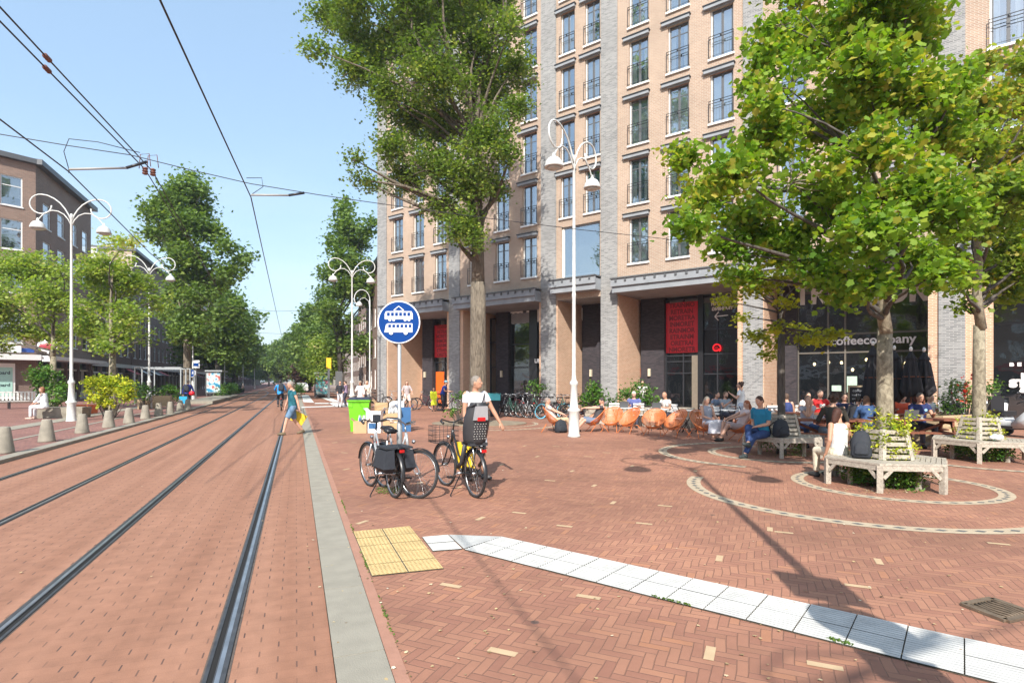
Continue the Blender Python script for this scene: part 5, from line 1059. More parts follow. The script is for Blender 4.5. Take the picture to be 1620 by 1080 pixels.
for i, (u, lab) in enumerate(((38, 'second cross span wire, low over the street'), (56, 'third cross span wire over the street'), (78, 'farthest thin cross span wire over the street'))): wire('span_wire', lab, [W(u, -8.5, 6.4 + i * .1), W(u, -4.1, 6.1), W(u, -1.1, 6.0), W(u, 4.5, 6.5)], .010, .1, None)

wire('span_wire', 'cross span wire behind the viewer whose shadow crosses the tracks', [W(-4.3, -8.5, 6.4), W(-4.1, -4.1, 6.1), W(-4.1, -1.1, 6.0), W(-4.3, 6, 6.5)], .014, .1)
q = MB()
for v_ in (-1.1, -4.1): a = Vector(W(-4.1, v_, 5.85)); b = Vector(W(-4.0, v_ + 1.1, 6.0)); q.tube([a, b], .03, MATS['arm_grey'], 8); q.tube([b, b + Vector((.3, .1, .08))], .045, M_DKMETAL, 8); q.tube([a, a + Vector((-.1, 0, .3)), a + Vector((.1, 0, .5)), a + Vector((.7, .2, .3))], .014, M_WIRE, 5)
tag(q.build('pull_off_arm'), 'steady arms on the cross span behind the viewer', 'wire arm')
# =================== bollards, stone bench, left furniture ===================
def bollard(label, loc):
    t = thing('bollard', label, 'bollard', (*loc, .06), random.Random(loc[0]).uniform(0, 3), 'conical concrete bollards along the left kerb')
    q = MB(); q.lathe([(.20, 0), (.195, .04), (.115, .57), (.10, .6), (.04, .605)], M_CONC, n=14); q.build('post', t); return t
b0 = bollard('conical bollard cut by the left edge of the photo', G(6.5, 721))
labs = ['largest whole bollard, standing before the stone bench', 'grey stained bollard in front of the rusty lamp', 'blackened bollard under the golden shrub', 'pale bollard right of the golden shrub', 'fifth whole bollard from the left edge', 'bollard before the second lamp', 'seventh whole bollard from the left edge', 'eighth whole bollard, beside the man in the blue jacket', 'last bollard of the row near the shelter']
for (px, py), lab in zip([(74, 702), (130, 688), (172, 679), (204, 672), (230, 665), (251, 660), (269, 656), (285, 652), (297, 650)], labs):
    x, y = G(px, py); d_ = dup(b0, None, (x, y, .06), x, lab)
a, b = G(56, 664), G(107, 660); an = math.atan2(b[1] - a[1], b[0] - a[0])
t = thing('stone_bench', 'low pale stone block bench with a woman in white on it', 'bench', (*a, .06), TH * .3)
q = MB(); q.loft([[(0, 0, 0), (.15, 0, 0), (.15, .55, 0), (0, .55, 0)], [(0, 0, 0), (1.7, .3, 0), (1.7, .9, 0), (0, .6, 0)], [(-.05, -.05, .48), (1.75, .25, .48), (1.75, .95, .48), (-.05, .65, .48)]][1:], M_CONC, smooth=False); q.box(-.02, 1.0, 1.0, 1.01, 0, .01, M_CONC); q.build('block', t)
def slat_bench(label, x, y, rz, w_=1.8, m=None, z=0, back=True, name='slatted_bench', grp=None, cat='bench'):
    m = m or M_WHITE; t = thing(name, label, cat, (x, y, z), rz, grp); q = MB()
    for i in range(5): q.box(-w_ / 2, w_ / 2, -.22 + i * .09, -.15 + i * .09, .43, .455, m)
    q.build('seat', t)
    if back:
        q = MB()
        for i in range(4): zz = .52 + i * .09; yy = .24 + i * .02; q.box(-w_ / 2, w_ / 2, yy, yy + .02, zz, zz + .065, m)
        q.build('backrest', t)
    for sx in (-1, 1):
        q = MB(); xx = sx * (w_ / 2 - .12); q.beam((xx, -.2, 0), (xx, .25, .43), .03, .02, M_BLACK); q.beam((xx, .2, 0), (xx, -.2, .43), .03, .02, M_BLACK)
        if back: q.beam((xx, .2, .4), (xx, .315, .9), .03, .02, M_BLACK)
        q.build('leg', t)
    return t
x, y = XY(14, 33.5); t = thing('slatted_bench', 'white slatted bench in front of the mint posters', 'bench', (x, y, .06), NF); q = MB()
for i in range(16): q.box(-1.3 + i * .17, -1.2 + i * .17, .2, .23, .5, .95, M_WHITE)
q.box(-1.4, 1.4, .19, .24, .95, 1.02, M_WHITE); q.build('backrest', t); q = MB()
for i in range(5): q.box(-1.4, 1.4, -.3 + i * .1, -.23 + i * .1, .43, .46, M_WHITE)
q.build('seat', t)
for xx in (-1.25, 0, 1.25): q = MB(); q.box(xx - .03, xx + .03, -.25, .18, 0, .43, M_DKMETAL); q.build('leg', t)
q = MB(); q.box(-.5, .5, -.3, .3, 0, .45, mat('orange_crate', (.7, .15, .04), .6))
for i in range(4): q.box(-.52 + i * .27, -.45 + i * .27, -.32, -.3, .03, .42, MATS['orange_crate'])
x, y = XY(132, 28.5); tag(q.build('orange_crate', None, (x, y, .06)), 'orange plastic crate between the rusty lamp and the golden shrub', 'crate')
for i, (px, d_, lab) in enumerate(((257, 34.2, 'pale wooden crate on legs before the clipped shrub'), (228, 33.5, 'small pale wooden box left of the second lamp'))):
    x, y = XY(px, d_); q = MB(); s_ = 1 if i == 0 else .6
    for k in range(5): q.box(-.45 * s_, .45 * s_, -.3, -.28, .12 + k * .13 * s_, .23 + k * .13 * s_, M_PALEWOOD); q.box(-.45 * s_, .45 * s_, .28, .3, .12 + k * .13 * s_, .23 + k * .13 * s_, M_PALEWOOD)
    q.box(-.46 * s_, -.44 * s_, -.28, .28, .1, .78 * s_, M_PALEWOOD); q.box(.44 * s_, .46 * s_, -.28, .28, .1, .78 * s_, M_PALEWOOD)
    for sx in (-.4, .4): q.box(sx * s_ - .03, sx * s_ + .03, -.27, .27, 0, .12, M_PALEWOOD)
    q.tube([(-.35 * s_, 0, .75 * s_), (-.35 * s_, 0, .95 * s_), (-.1, 0, 1.0 * s_), (-.05, 0, .75 * s_)], .015, M_PALEWOOD, 6)
    tag(q.build('wooden_crate', None, (x, y, .06), TH), lab, 'crate')
# cafe pergola frames on the left
for i, px in enumerate((250, 268)):
    x, y = XY(px, 40 + i * 4); q = MB()
    for xx in (-1.4, 1.4): q.beam((xx, 0, 0), (xx, 0, 2.6), .07, .07, M_GALV); q.beam((xx, 2, 0), (xx, 2, 2.6), .07, .07, M_GALV); q.beam((xx, 0, 2.6), (xx, 2, 2.6), .07, .07, M_GALV)
    q.beam((-1.4, 0, 2.6), (1.4, 0, 2.6), .07, .07, M_GALV); q.beam((-1.4, 2, 2.6), (1.4, 2, 2.6), .07, .07, M_GALV); tag(q.build('pergola_frame', None, (x, y, .06), TH), ['open grey metal frame over the left cafe terrace', 'second grey metal frame further along the left cafe terrace'][i], 'pergola')

# parked cars far off
def car(label, x, y, rz, m):
    t = thing('parked_car', label, 'car', (x, y, .06), rz, 'cars parked far down the street'); q = MB()
    prof = [(-2.0, .25), (-2.05, .6), (-1.9, .85), (-1.1, .92), (-.6, 1.38), (.9, 1.42), (1.6, .95), (2.0, .85), (2.05, .3)]
    q.loft([[(px_, -.82 + .08 * (pz > 1), pz) for px_, pz in prof], [(px_, .82 - .08 * (pz > 1), pz) for px_, pz in prof]], m, smooth=False); q.build('body', t)
    q = MB(); q.box(-.7, 1.0, -.835, .835, .95, 1.28, M_WDARK); q.build('window', t)
    for wx in (-1.3, 1.3):
        for wy in (-.8, .8): q = MB(); q.lathe([(.31, -.1), (.31, .1)], M_RUBBER, n=14); q.v = [(wx + v[0], wy + v[2], .31 + v[1]) for v in q.v]; q.build('wheel', t)
cc = [('dark', (.03, .03, .035)), ('silver', (.4, .4, .42)), ('green', (.05, .16, .06)), ('white', (.7, .7, .7)), ('black', (.015, .015, .02)), ('blue', (.04, .07, .2))]
for i, (u, v_) in enumerate([(92, -7.6), (99, -7.7), (106, -7.9), (114, -8.1), (123, -8.5), (133, -9)]): car(cc[i % 6][0] + ' car, ' + ['nearest', 'second', 'third', 'fourth', 'fifth', 'sixth'][i] + ' in the parked row left of the tracks', *ST(u, v_ + bend(u)), AB, mat('car_' + cc[i % 6][0], cc[i % 6][1], .25, .2))
car('white car parked under the trees right of the tracks', *ST(92, .9), AB, mat('car_white', (.7, .7, .7), .25)); car('silver car at the far right of the street', *ST(104, 1.2), AB, mat('car_silver', (.4, .4, .42), .25))
# =================== hexagonal tree benches ===================
def hexbench(label, x, y, rz):
    t = thing('hexagonal_bench', label, 'bench', (x, y, 0), rz, 'hexagonal wooden benches round the trees')
    Ro, Ri = .93, .47; hp = lambda r, i: (r * math.cos(i * PI / 3), r * math.sin(i * PI / 3))
    q = MB()
    for i in range(6):
        for k in range(6):
            r0 = Ri + (Ro - Ri) * (k + .06) / 6; r1 = Ri + (Ro - Ri) * (k + .94) / 6; a, b, c, d = hp(r0, i), hp(r1, i), hp(r1, i + 1), hp(r0, i + 1)
            q.prism([a, b, c, d], .415, .445, M_GREYWOOD)
    q.build('seat', t); q = MB()
    for i in range(6):
        a, b = hp(Ro - .03, i), hp(Ro - .03, i + 1); q.beam((*a, .375), (*b, .375), .03, .08, M_GREYWOOD)
        a, b = hp(Ri + .05, i), hp(Ri + .05, i + 1); q.beam((*a, .375), (*b, .375), .03, .08, M_GREYWOOD)
        A, B = Vector((*hp(Ro - .035, i), 0)), Vector((*hp(Ro - .035, i + 1), 0)); d = (B - A).normalized()
        for P, s in ((A, 1), (B, -1)): q.beam(P + d * s * .05 + Vector((0, 0, .22)), P + d * s * .17 + Vector((0, 0, .355)), .03, .05, M_GREYWOOD)
    q.build('seat_frame', t)
    for i in range(6):
        q = MB(); a = hp(Ro - .05, i); ang = i * PI / 3; c, s = math.cos(ang), math.sin(ang); w_ = .04
        q.prism([(a[0] + c * u - s * v, a[1] + s * u + c * v) for u, v in ((-w_, -w_), (w_, -w_), (w_, w_), (-w_, w_))], 0, .414, M_GREYWOOD); q.build('leg', t); q = MB(); a = hp(Ri + .06, i)
        q.prism([(a[0] + c * u - s * v, a[1] + s * u + c * v) for u, v in ((-.03, -.03), (.03, -.03), (.03, .03), (-.03, .03))], 0, .414, M_GREYWOOD); q.build('leg', t)
    for i in range(6):                           # tapering slatted back panels
        q = MB(); z0, z1 = .446, .92; rr = lambda z: Ri - .015 - .12 * (z - z0) / (z1 - z0)
        A0, B0, A1, B1_ = Vector((*hp(rr(z0), i), z0)), Vector((*hp(rr(z0), i + 1), z0)), Vector((*hp(rr(z1), i), z1)), Vector((*hp(rr(z1), i + 1), z1))
        for k in (.05, .95): q.beam(A0.lerp(B0, k), A1.lerp(B1_, k), .05, .035, M_GREYWOOD, up=tuple((A0 + B0).normalized()))
        for k in range(5):
            f0 = .04 + k * .2; p, r = A0.lerp(A1, f0 + .07), B0.lerp(B1_, f0 + .07); q.beam(p.lerp(r, .1), p.lerp(r, .9), .02, .062, M_GREYWOOD)
        q.build('back_panel', t)
    return t
h1 = hexbench('nearest weathered hexagonal bench, around the large maple', *B1, R(-7))
for (p, lab, a) in ((B2, 'shaded hexagonal bench around the slim dark tree, the blue shirted man sits on it', R(5)), (B3, 'hexagonal bench with a plastic bag, cut by the right edge', R(-9))): dup(h1, None, p, a, lab)

# =================== orange lounge chairs ===================
def egg_chair(label, x, y, rz, m=M_ORANGE, grp='orange cord lounge chairs'):
    t = thing('lounge_chair', label, 'chair', (x, y, 0), rz, grp); t.scale = (.93, .93, .93); n = 56; rim, hub = [], []
    for i in range(n):
        a = 2 * PI * i / n; u, v = math.cos(a) * .39, math.sin(a) * (.46 if math.sin(a) > 0 else .42); til = R(41)
        rim.append(Vector((u, v * math.cos(til) + .04, .585 + v * math.sin(til)))); hub.append(Vector((.11 * math.cos(a), .09 * math.sin(a) + .06, .31 + .04 * math.sin(a))))
    q = MB(); q.tube(rim, .013, m, 7, closed=True); q.build('rim', t)
    q = MB(); nseg = 6
    for i in range(n):
        pr = []
        for k in range(nseg + 1):
            f = k / nseg; p = rim[i].lerp(hub[i], f); p.z -= .06 * math.sin(PI * f); p.y += .02 * math.sin(PI * f); pr.append(p)
        nx = rim[(i + 1) % n] - rim[i]; hx = hub[(i + 1) % n] - hub[i]; vs = []
        for k, p in enumerate(pr): wd = nx.lerp(hx, k / nseg) * .34; vs += [p - wd, p + wd]
        q.add(vs, [(2 * k, 2 * k + 1, 2 * k + 3, 2 * k + 2) for k in range(nseg)], m)
    q.build('cord_seat', t); q = MB(); q.tube(hub, .012, m, 6, closed=True); q.tube([(.28, -.12, .4), (.2, -.02, .26), (-.2, -.02, .26), (-.28, -.12, .4)], .011, m, 6); q.tube([(.2, .28, .27), (-.2, .28, .27)], .011, m, 6); q.build('frame', t)
    for sx, sy in ((-1, -1), (1, -1), (-1, 1), (1, 1)): q = MB(); q.tube([(sx * .2, .13 + sy * .13, .27), (sx * .30, .10 + sy * .34, 0)], .011, m, 6); q.build('leg', t)
    return t
e0 = egg_chair('orange lounge chair right of the nearest lamp, first of the empty ones', *G(967, 683), R(-32))
for (px, py, a, lab) in ((994, 685, -58, 'orange lounge chair second of the empty ones, angled to the right'), (1034, 689, -28, 'orange lounge chair third of the empty ones, with light on its cords'), (1067, 691, -62, 'orange lounge chair farthest right of the empty ones'), (940, 683, -80, 'orange lounge chair holding the man in dark shirt with a phone'), (876, 683, 85, 'orange lounge chair half hidden left of the nearest lamp'), (1112, 693, 15, 'orange lounge chair under the woman in the grey dress'), (1172, 697, -85, 'dark red lounge chair under the ginger haired woman')):
    dup(e0, None, G(px, py), R(a), lab)

# =================== folding tables and chairs ===================
def fold_table(label, x, y, rz, grp='folding slatted tables of the cafe'):
    t = thing('folding_table', label, 'table', (x, y, 0), rz, grp); q = MB()
    for i in range(7): q.box(-.32, .32, -.31 + i * .09, -.235 + i * .09, .715, .735, M_WHITE)
    q.build('tabletop', t)
    for sx in (-1, 1): q = MB(); q.beam((sx * .27, -.3, 0), (sx * .27, .3, .71), .02, .02, M_BLACK); q.beam((sx * .25, .3, 0), (sx * .25, -.3, .71), .02, .02, M_BLACK); q.build('leg', t)
    return t
def fold_chair(label, x, y, rz, grp='folding slatted chairs of the cafe', m=M_WHITE):
    t = thing('folding_chair', label, 'chair', (x, y, 0), rz, grp); q = MB()
    for i in range(5): q.box(-.2, .2, -.2 + i * .08, -.135 + i * .08, .44, .455, m)
    q.build('seat', t); q = MB()
    for z in (.62, .72, .82): q.box(-.2, .2, .235, .25, z, z + .06, m)
    q.build('backrest', t)
    for sx in (-1, 1): q = MB(); q.beam((sx * .215, -.2, 0), (sx * .215, .26, .88), .015, .025, M_BLACK); q.beam((sx * .2, .22, 0), (sx * .2, -.18, .44), .015, .025, M_BLACK); q.build('leg', t)
    return t
ft = fold_table('folding table with a laptop before the grey haired man in blue', *XY(985, 20.6), R(10)); fc = fold_chair('empty folding chair left of the grey haired man', *XY(968, 21.2), R(190))
for px, d_, a, lab in ((1040, 19.6, 0, 'folding table with a laptop before the bald man in white'), (1098, 18.6, 15, 'empty folding table behind the rightmost empty orange chair'), (1145, 19.2, 0, 'folding table before the bearded man in grey'), (1200, 18.4, 0, 'folding table between the standing woman and the slim dark tree'), (1240, 18.8, 10, 'folding table behind the slim dark tree')): dup(ft, None, XY(px, d_), R(a), lab)
for px, d_, a, lab in ((1008, 21.0, 180, 'folding chair under the grey haired man'), (1060, 20.2, 180, 'folding chair under the bald man'), (1078, 18.9, 100, 'folding chair left of the empty folding table'), (1115, 19.2, -80, 'folding chair right of the empty folding table'), (1112, 20.2, 180, 'folding chair with its pale slatted back to the glass doors'), (1150, 20.2, 180, 'folding chair under the bearded man'), (1180, 18.6, 80, 'folding chair below the standing woman'), (1218, 19.2, 180, 'folding chair left of the slim dark tree'), (1226, 17.4, 0, 'folding chair with white slats just left of the dark trunk'), (1262, 19.4, 180, 'folding chair right of the slim dark tree'), (1135, 17.8, 10, 'folding chair behind the woman in the grey dress')): dup(fc, None, XY(px, d_), R(a), lab)
for i, (px, d_) in enumerate(((1258, 19.8), (1288, 19.4))):
    slat_bench(['orange brown wooden bench against the cafe glass', 'second brown wooden bench under the man in red'][i], *XY(px, d_), R(180 - 37), 1.6, wood('honey_wood', (.36, .19, .08), (.5, .3, .14)), name='wooden_bench')
# =================== picnic tables ===================
def picnic(label, x, y, rz):
    t = thing('picnic_table', label, 'picnic table', (x, y, 0), rz, 'dark stained picnic tables'); m = M_REDWOOD; L = 1.9; q = MB()
    for i in range(5): q.box(-L / 2, L / 2, -.36 + i * .147, -.225 + i * .147, .72, .76, m)
    q.build('tabletop', t)
    for sy in (-1, 1):
        q = MB()
        for i in range(2): y0 = sy * .62 + (i - 1) * .13; q.box(-L / 2, L / 2, y0 + .005, y0 + .125, .43, .465, m)
        q.build('bench_seat', t)
    for sx in (-1, 1):
        q = MB(); xx = sx * .68
        for sy in (-1, 1): q.beam((xx, sy * .62, 0), (xx, sy * .22, .72), .045, .09, m)
        q.beam((xx + .046, -.75, .39), (xx + .046, .75, .39), .045, .09, m); q.beam((xx, -.33, .67), (xx, .33, .67), .045, .08, m); q.beam((xx * .95, 0, .67), (sx * .1, 0, .42), .04, .06, m); q.build('leg', t)
    return t
p0 = picnic('picnic table with the man in a leather jacket on its bench', *XY(1305, 13.9), R(-12))
for px, d_, a, lab in ((1448, 14.2, -14, 'picnic table with the man in navy and his laptop'), (1380, 16.2, -14, 'picnic table behind the large maple trunk, with the long haired woman'), (1290, 16.6, -14, 'picnic table before the man in the red shirt')): dup(p0, None, XY(px, d_), R(a), lab)
# =================== closed parasols ===================
M_PAR = mat('black_parasol_cloth', (.022, .022, .026), .85, var=.3, scale=5)
def parasol(label, x, y, top, low):
    t = thing('closed_parasol', label, 'parasol', (x, y, 0), random.Random(x).uniform(0, 6), 'closed black parasols of the coffee shop'); n = 40; rings = []; L = top - low; rs = random.Random(x)
    for k, r, am in ((0, .17, .35), (.06, .215, .34), (.25, .195, .32), (.45, .165, .3), (.6, .14, .26), (.72, .125, .22), (.78, .105, .1), (.80, .10, .1), (.805, .125, .2), (.85, .105, .14), (.93, .06, .08), (1, .015, 0)):
        rings.append([(r * (1 + am * math.cos(8 * a + 1.5 * k) * (.7 + .3 * math.sin(3 * a))) * math.cos(a), r * (1 + am * math.cos(8 * a + 1.5 * k)) * math.sin(a), low + L * k + .05 * math.cos(8 * a) * (k < .1)) for a in [2 * PI * i / n for i in range(n)]])
    q = MB(); q.loft(rings, M_PAR); q.build('canopy', t)
    q = MB(); q.tube([(0, 0, 0), (0, 0, top)], .022, M_REDWOOD, 8); q.ell((0, 0, top + .05), (.04, .04, .07), M_WHITE, 8, 6); q.build('pole', t)
    q = MB(); q.box(-.28, .28, -.28, .28, 0, .08, M_CONC); q.build('base', t)
    q = MB(); q.tube([(.185 * math.cos(a), .185 * math.sin(a), low + L * .42) for a in [2 * PI * i / 14 for i in range(14)]], .012, M_REDWOOD, 5, closed=True); q.build('strap', t); return t
for px, d_, yt, yb, lab in ((1381, 15.6, 546, 634, 'closed black parasol left of the large maple trunk'), (1415, 15.4, 553, 632, 'closed black parasol just right of the large maple trunk'), (1441, 15.0, 555, 625, 'closed black parasol second from the brick pier'), (1462, 15.2, 556, 625, 'closed black parasol closest to the brick pier')): parasol(lab, *XY(px, d_), HT(yt, d_), HT(yb, d_))
# chalkboard
t = thing('chalkboard_sign', 'wooden framed chalkboard leaning before the coffee shop door', 'chalkboard', (*XY(1357, 18.4), 0), R(-25)); q = MB()
w_, h = .28, 1.55; q.box(-w_, -w_ + .05, -.02, .02, 0, h, M_PALEWOOD); q.box(w_ - .05, w_, -.02, .02, 0, h, M_PALEWOOD); q.box(-w_ + .05, w_ - .05, -.02, .02, h - .06, h, M_PALEWOOD); q.box(-w_ + .05, w_ - .05, -.02, .02, .3, .36, M_PALEWOOD); q.beam((0, .02, 1.2), (0, .45, 0), .05, .03, M_PALEWOOD); q.build('frame', t)
q = MB(); q.box(-w_ + .05, w_ - .05, -.008, .012, .36, h - .06, M_BLACK); bo = q.build('board', t)
ch = mat('chalk', (.7, .7, .68), .9)
for s_, z, k in (('coffee', 1.38, .12), ('iced latte', 1.24, .09), ('croissant', 1.12, .09), ('4,50', .95, .17), ('cake', .78, .12)): text(s_, bo, k, (0, -.012, z), (PI / 2, 0, 0), ch, ext=.001)
# =================== wheelie bin and boxes ===================
M_BIN = mat('lime_plastic', (.16, .55, .02), .4, var=.05)
x, y = G(553, 682); t = thing('wheelie_bin', 'lime green wheelie bin with a dark lid by the cardboard boxes', 'bin', (x + .3, y + .2, 0), R(8))
q = MB(); q.loft([[(-.27, -.28, .0), (.27, -.28, .0), (.27, .24, .0), (-.27, .24, .0)], [(-.34, -.38, 1.0), (.34, -.38, 1.0), (.34, .36, 1.0), (-.34, .36, 1.0)]], M_BIN, smooth=False)
q.box(-.37, .37, -.42, .40, 1.0, 1.06, M_BIN); q.box(-.34, -.2, -.385, -.3, .82, .99, M_BIN); q.tube([(.30, .44, 1.02), (-.30, .44, 1.02)], .02, M_BIN, 6); q.build('body', t)
q = MB(); q.loft([[(-.38, -.43, 1.063), (.38, -.43, 1.063), (.38, .42, 1.063), (-.38, .42, 1.063)], [(-.3, -.34, 1.14), (.3, -.34, 1.14), (.3, .35, 1.14), (-.3, .35, 1.14)]], mat('bin_lid', (.03, .04, .06), .5), smooth=False); q.build('lid', t)
for sx in (-1, 1): q = MB(); q.lathe([(.06, -.03), (.13, -.028), (.13, .028), (.06, .03)], M_RUBBER, n=16); q.v = [(sx * .31 + v[2], .2 + v[0], .13 + v[1]) for v in q.v]; q.build('wheel', t)
M_CARD = mat('cardboard', (.50, .33, .18), .85, var=.08); M_CARDW = mat('white_carton', (.70, .68, .66), .7, var=.1, scale=4); M_CARDB = mat('blue_carton', (.03, .12, .28), .6)
for i, (px, w_, h, d_, m, rz, lab) in enumerate(((571, .42, .38, 18.6, M_CARD, 5, 'brown cardboard box of bottles next to the green bin'), (594, .5, .7, 18.7, M_CARDW, -8, 'white printed carton behind the silver bicycle'), (617, .55, .62, 18.9, M_CARD, 4, 'open brown carton with white bags in the row of boxes'), (640, .42, .8, 19.2, M_CARDB, 10, 'blue carton at the right of the box row'), (605, .45, .95, 19.5, M_CARD, 0, 'tall brown carton at the back of the box row'), (628, .5, 1.0, 19.6, M_CARDW, 8, 'tall white carton behind the sign pole'))):
    x, y = XY(px, d_); q = MB(); q.box(-w_ / 2, w_ / 2, -.2, .2, 0, h, m)
    for sx in (-1, 1): q.beam((sx * w_ / 2, 0, h + .002), (sx * (w_ / 2 + .1), 0, h + .1), .38, .006, m)
    if i in (1, 5): q.box(-w_ * .3, w_ * .3, -.205, -.201, h * .2, h * .45, M_CARDB)
    if i in (0, 2):
        rs = random.Random(i)
        for k in range(7): q.lathe([(.035, 0), (.035, .16), (.012, .22), (.012, .27)], [M_WHITE, M_CARDB, M_GALV][k % 3], (rs.uniform(-w_ * .35, w_ * .35), rs.uniform(-.12, .12), h - .08), 8)
    tag(q.build('cardboard_box', None, (x, y, 0), R(rz)), lab, 'box', 'boxes left out beside the green bin')
# drain cover
c = [G(1524, 958), G(1569, 949), G(1640, 968), G(1592, 984)]; o_ = Vector((*c[0], 0)); ex = Vector((*c[3], 0)) - o_; ey = Vector((*c[1], 0)) - o_; q = MB(); M_IRON = mat('cast_iron', (.17, .125, .085), .7, .2, var=.3, scale=20)
def dp(u, v, z): p = o_ + ex * u + ey * v; return (p.x, p.y, z)
q.add([dp(0, 0, .005), dp(1, 0, .005), dp(1, 1, .005), dp(0, 1, .005)], [(0, 1, 2, 3)], M_GROOVE)
for a, b in (((0, 0), (1, 0)), ((1, 0), (1, 1)), ((1, 1), (0, 1)), ((0, 1), (0, 0))): q.beam(dp(*a, .012), dp(*b, .012), .045, .02, M_IRON)
for i in range(7): q.tube([dp(.1 + .8 * t_ / 6, .12 + i * .125 + .03 * math.sin(t_ * 1.1 + i), .014) for t_ in range(7)], .009, M_IRON, 5)
tag(q.build('drain_cover'), 'rusty iron drain grate in the paving at the lower right', 'drain cover')
# fallen leaves and litter
rs = np.random.RandomState(6); P = []
for k in range(300): px = rs.uniform(480, 1620); py = 640 + 440 * rs.rand() ** 1.2; x, y = G(px, py); P.append((x, y, .012))
for k in range(120): x, y = ST(rs.uniform(3, 30), rs.uniform(-5.5, .2)); P.append((x, y, .014))
for k in range(260): P.append((5.9 + rs.normal() * .55, 8.75 + rs.normal() * .2, .012))
tag(leaves('fallen_leaves', np.array(P), .021, leafmat('dry_leaf', (.10, .05, .03), (.5, .38, .2), (.75, .7, .55), .1), None, 'clump', 8, up=6), 'small dry leaves and crumbs scattered over the paving', None, None, 'stuff')

# =================== bicycles ===================
WB, WR = 1.08, .345
def wheel_meshes(tyre_m, rim_m):
    q = MB(); q.tube([(WR * .965 * math.cos(a), 0, WR * .965 * math.sin(a)) for a in [2 * PI * i / 36 for i in range(36)]], .020, tyre_m, 8, closed=True)
    r = MB(); r.tube([(WR * .90 * math.cos(a), 0, WR * .90 * math.sin(a)) for a in [2 * PI * i / 36 for i in range(36)]], .011, rim_m, 6, closed=True)
    s = MB()
    for i in range(28):
        a = 2 * PI * i / 28; b = a + (.5 if i % 4 < 2 else -.5); sd_ = .03 * (1 if i % 2 else -1)
        s.tube([(.02 * math.cos(b), sd_, .02 * math.sin(b)), (WR * .89 * math.cos(a), 0, WR * .89 * math.sin(a))], .0016, M_STEEL, 3, caps=False)
    s.tube([(0, -.045, 0), (0, .045, 0)], .022, M_STEEL, 10)
    return q.mesh('wheel'), r.mesh('rim'), s.mesh('spokes')
WH_CACHE = {}
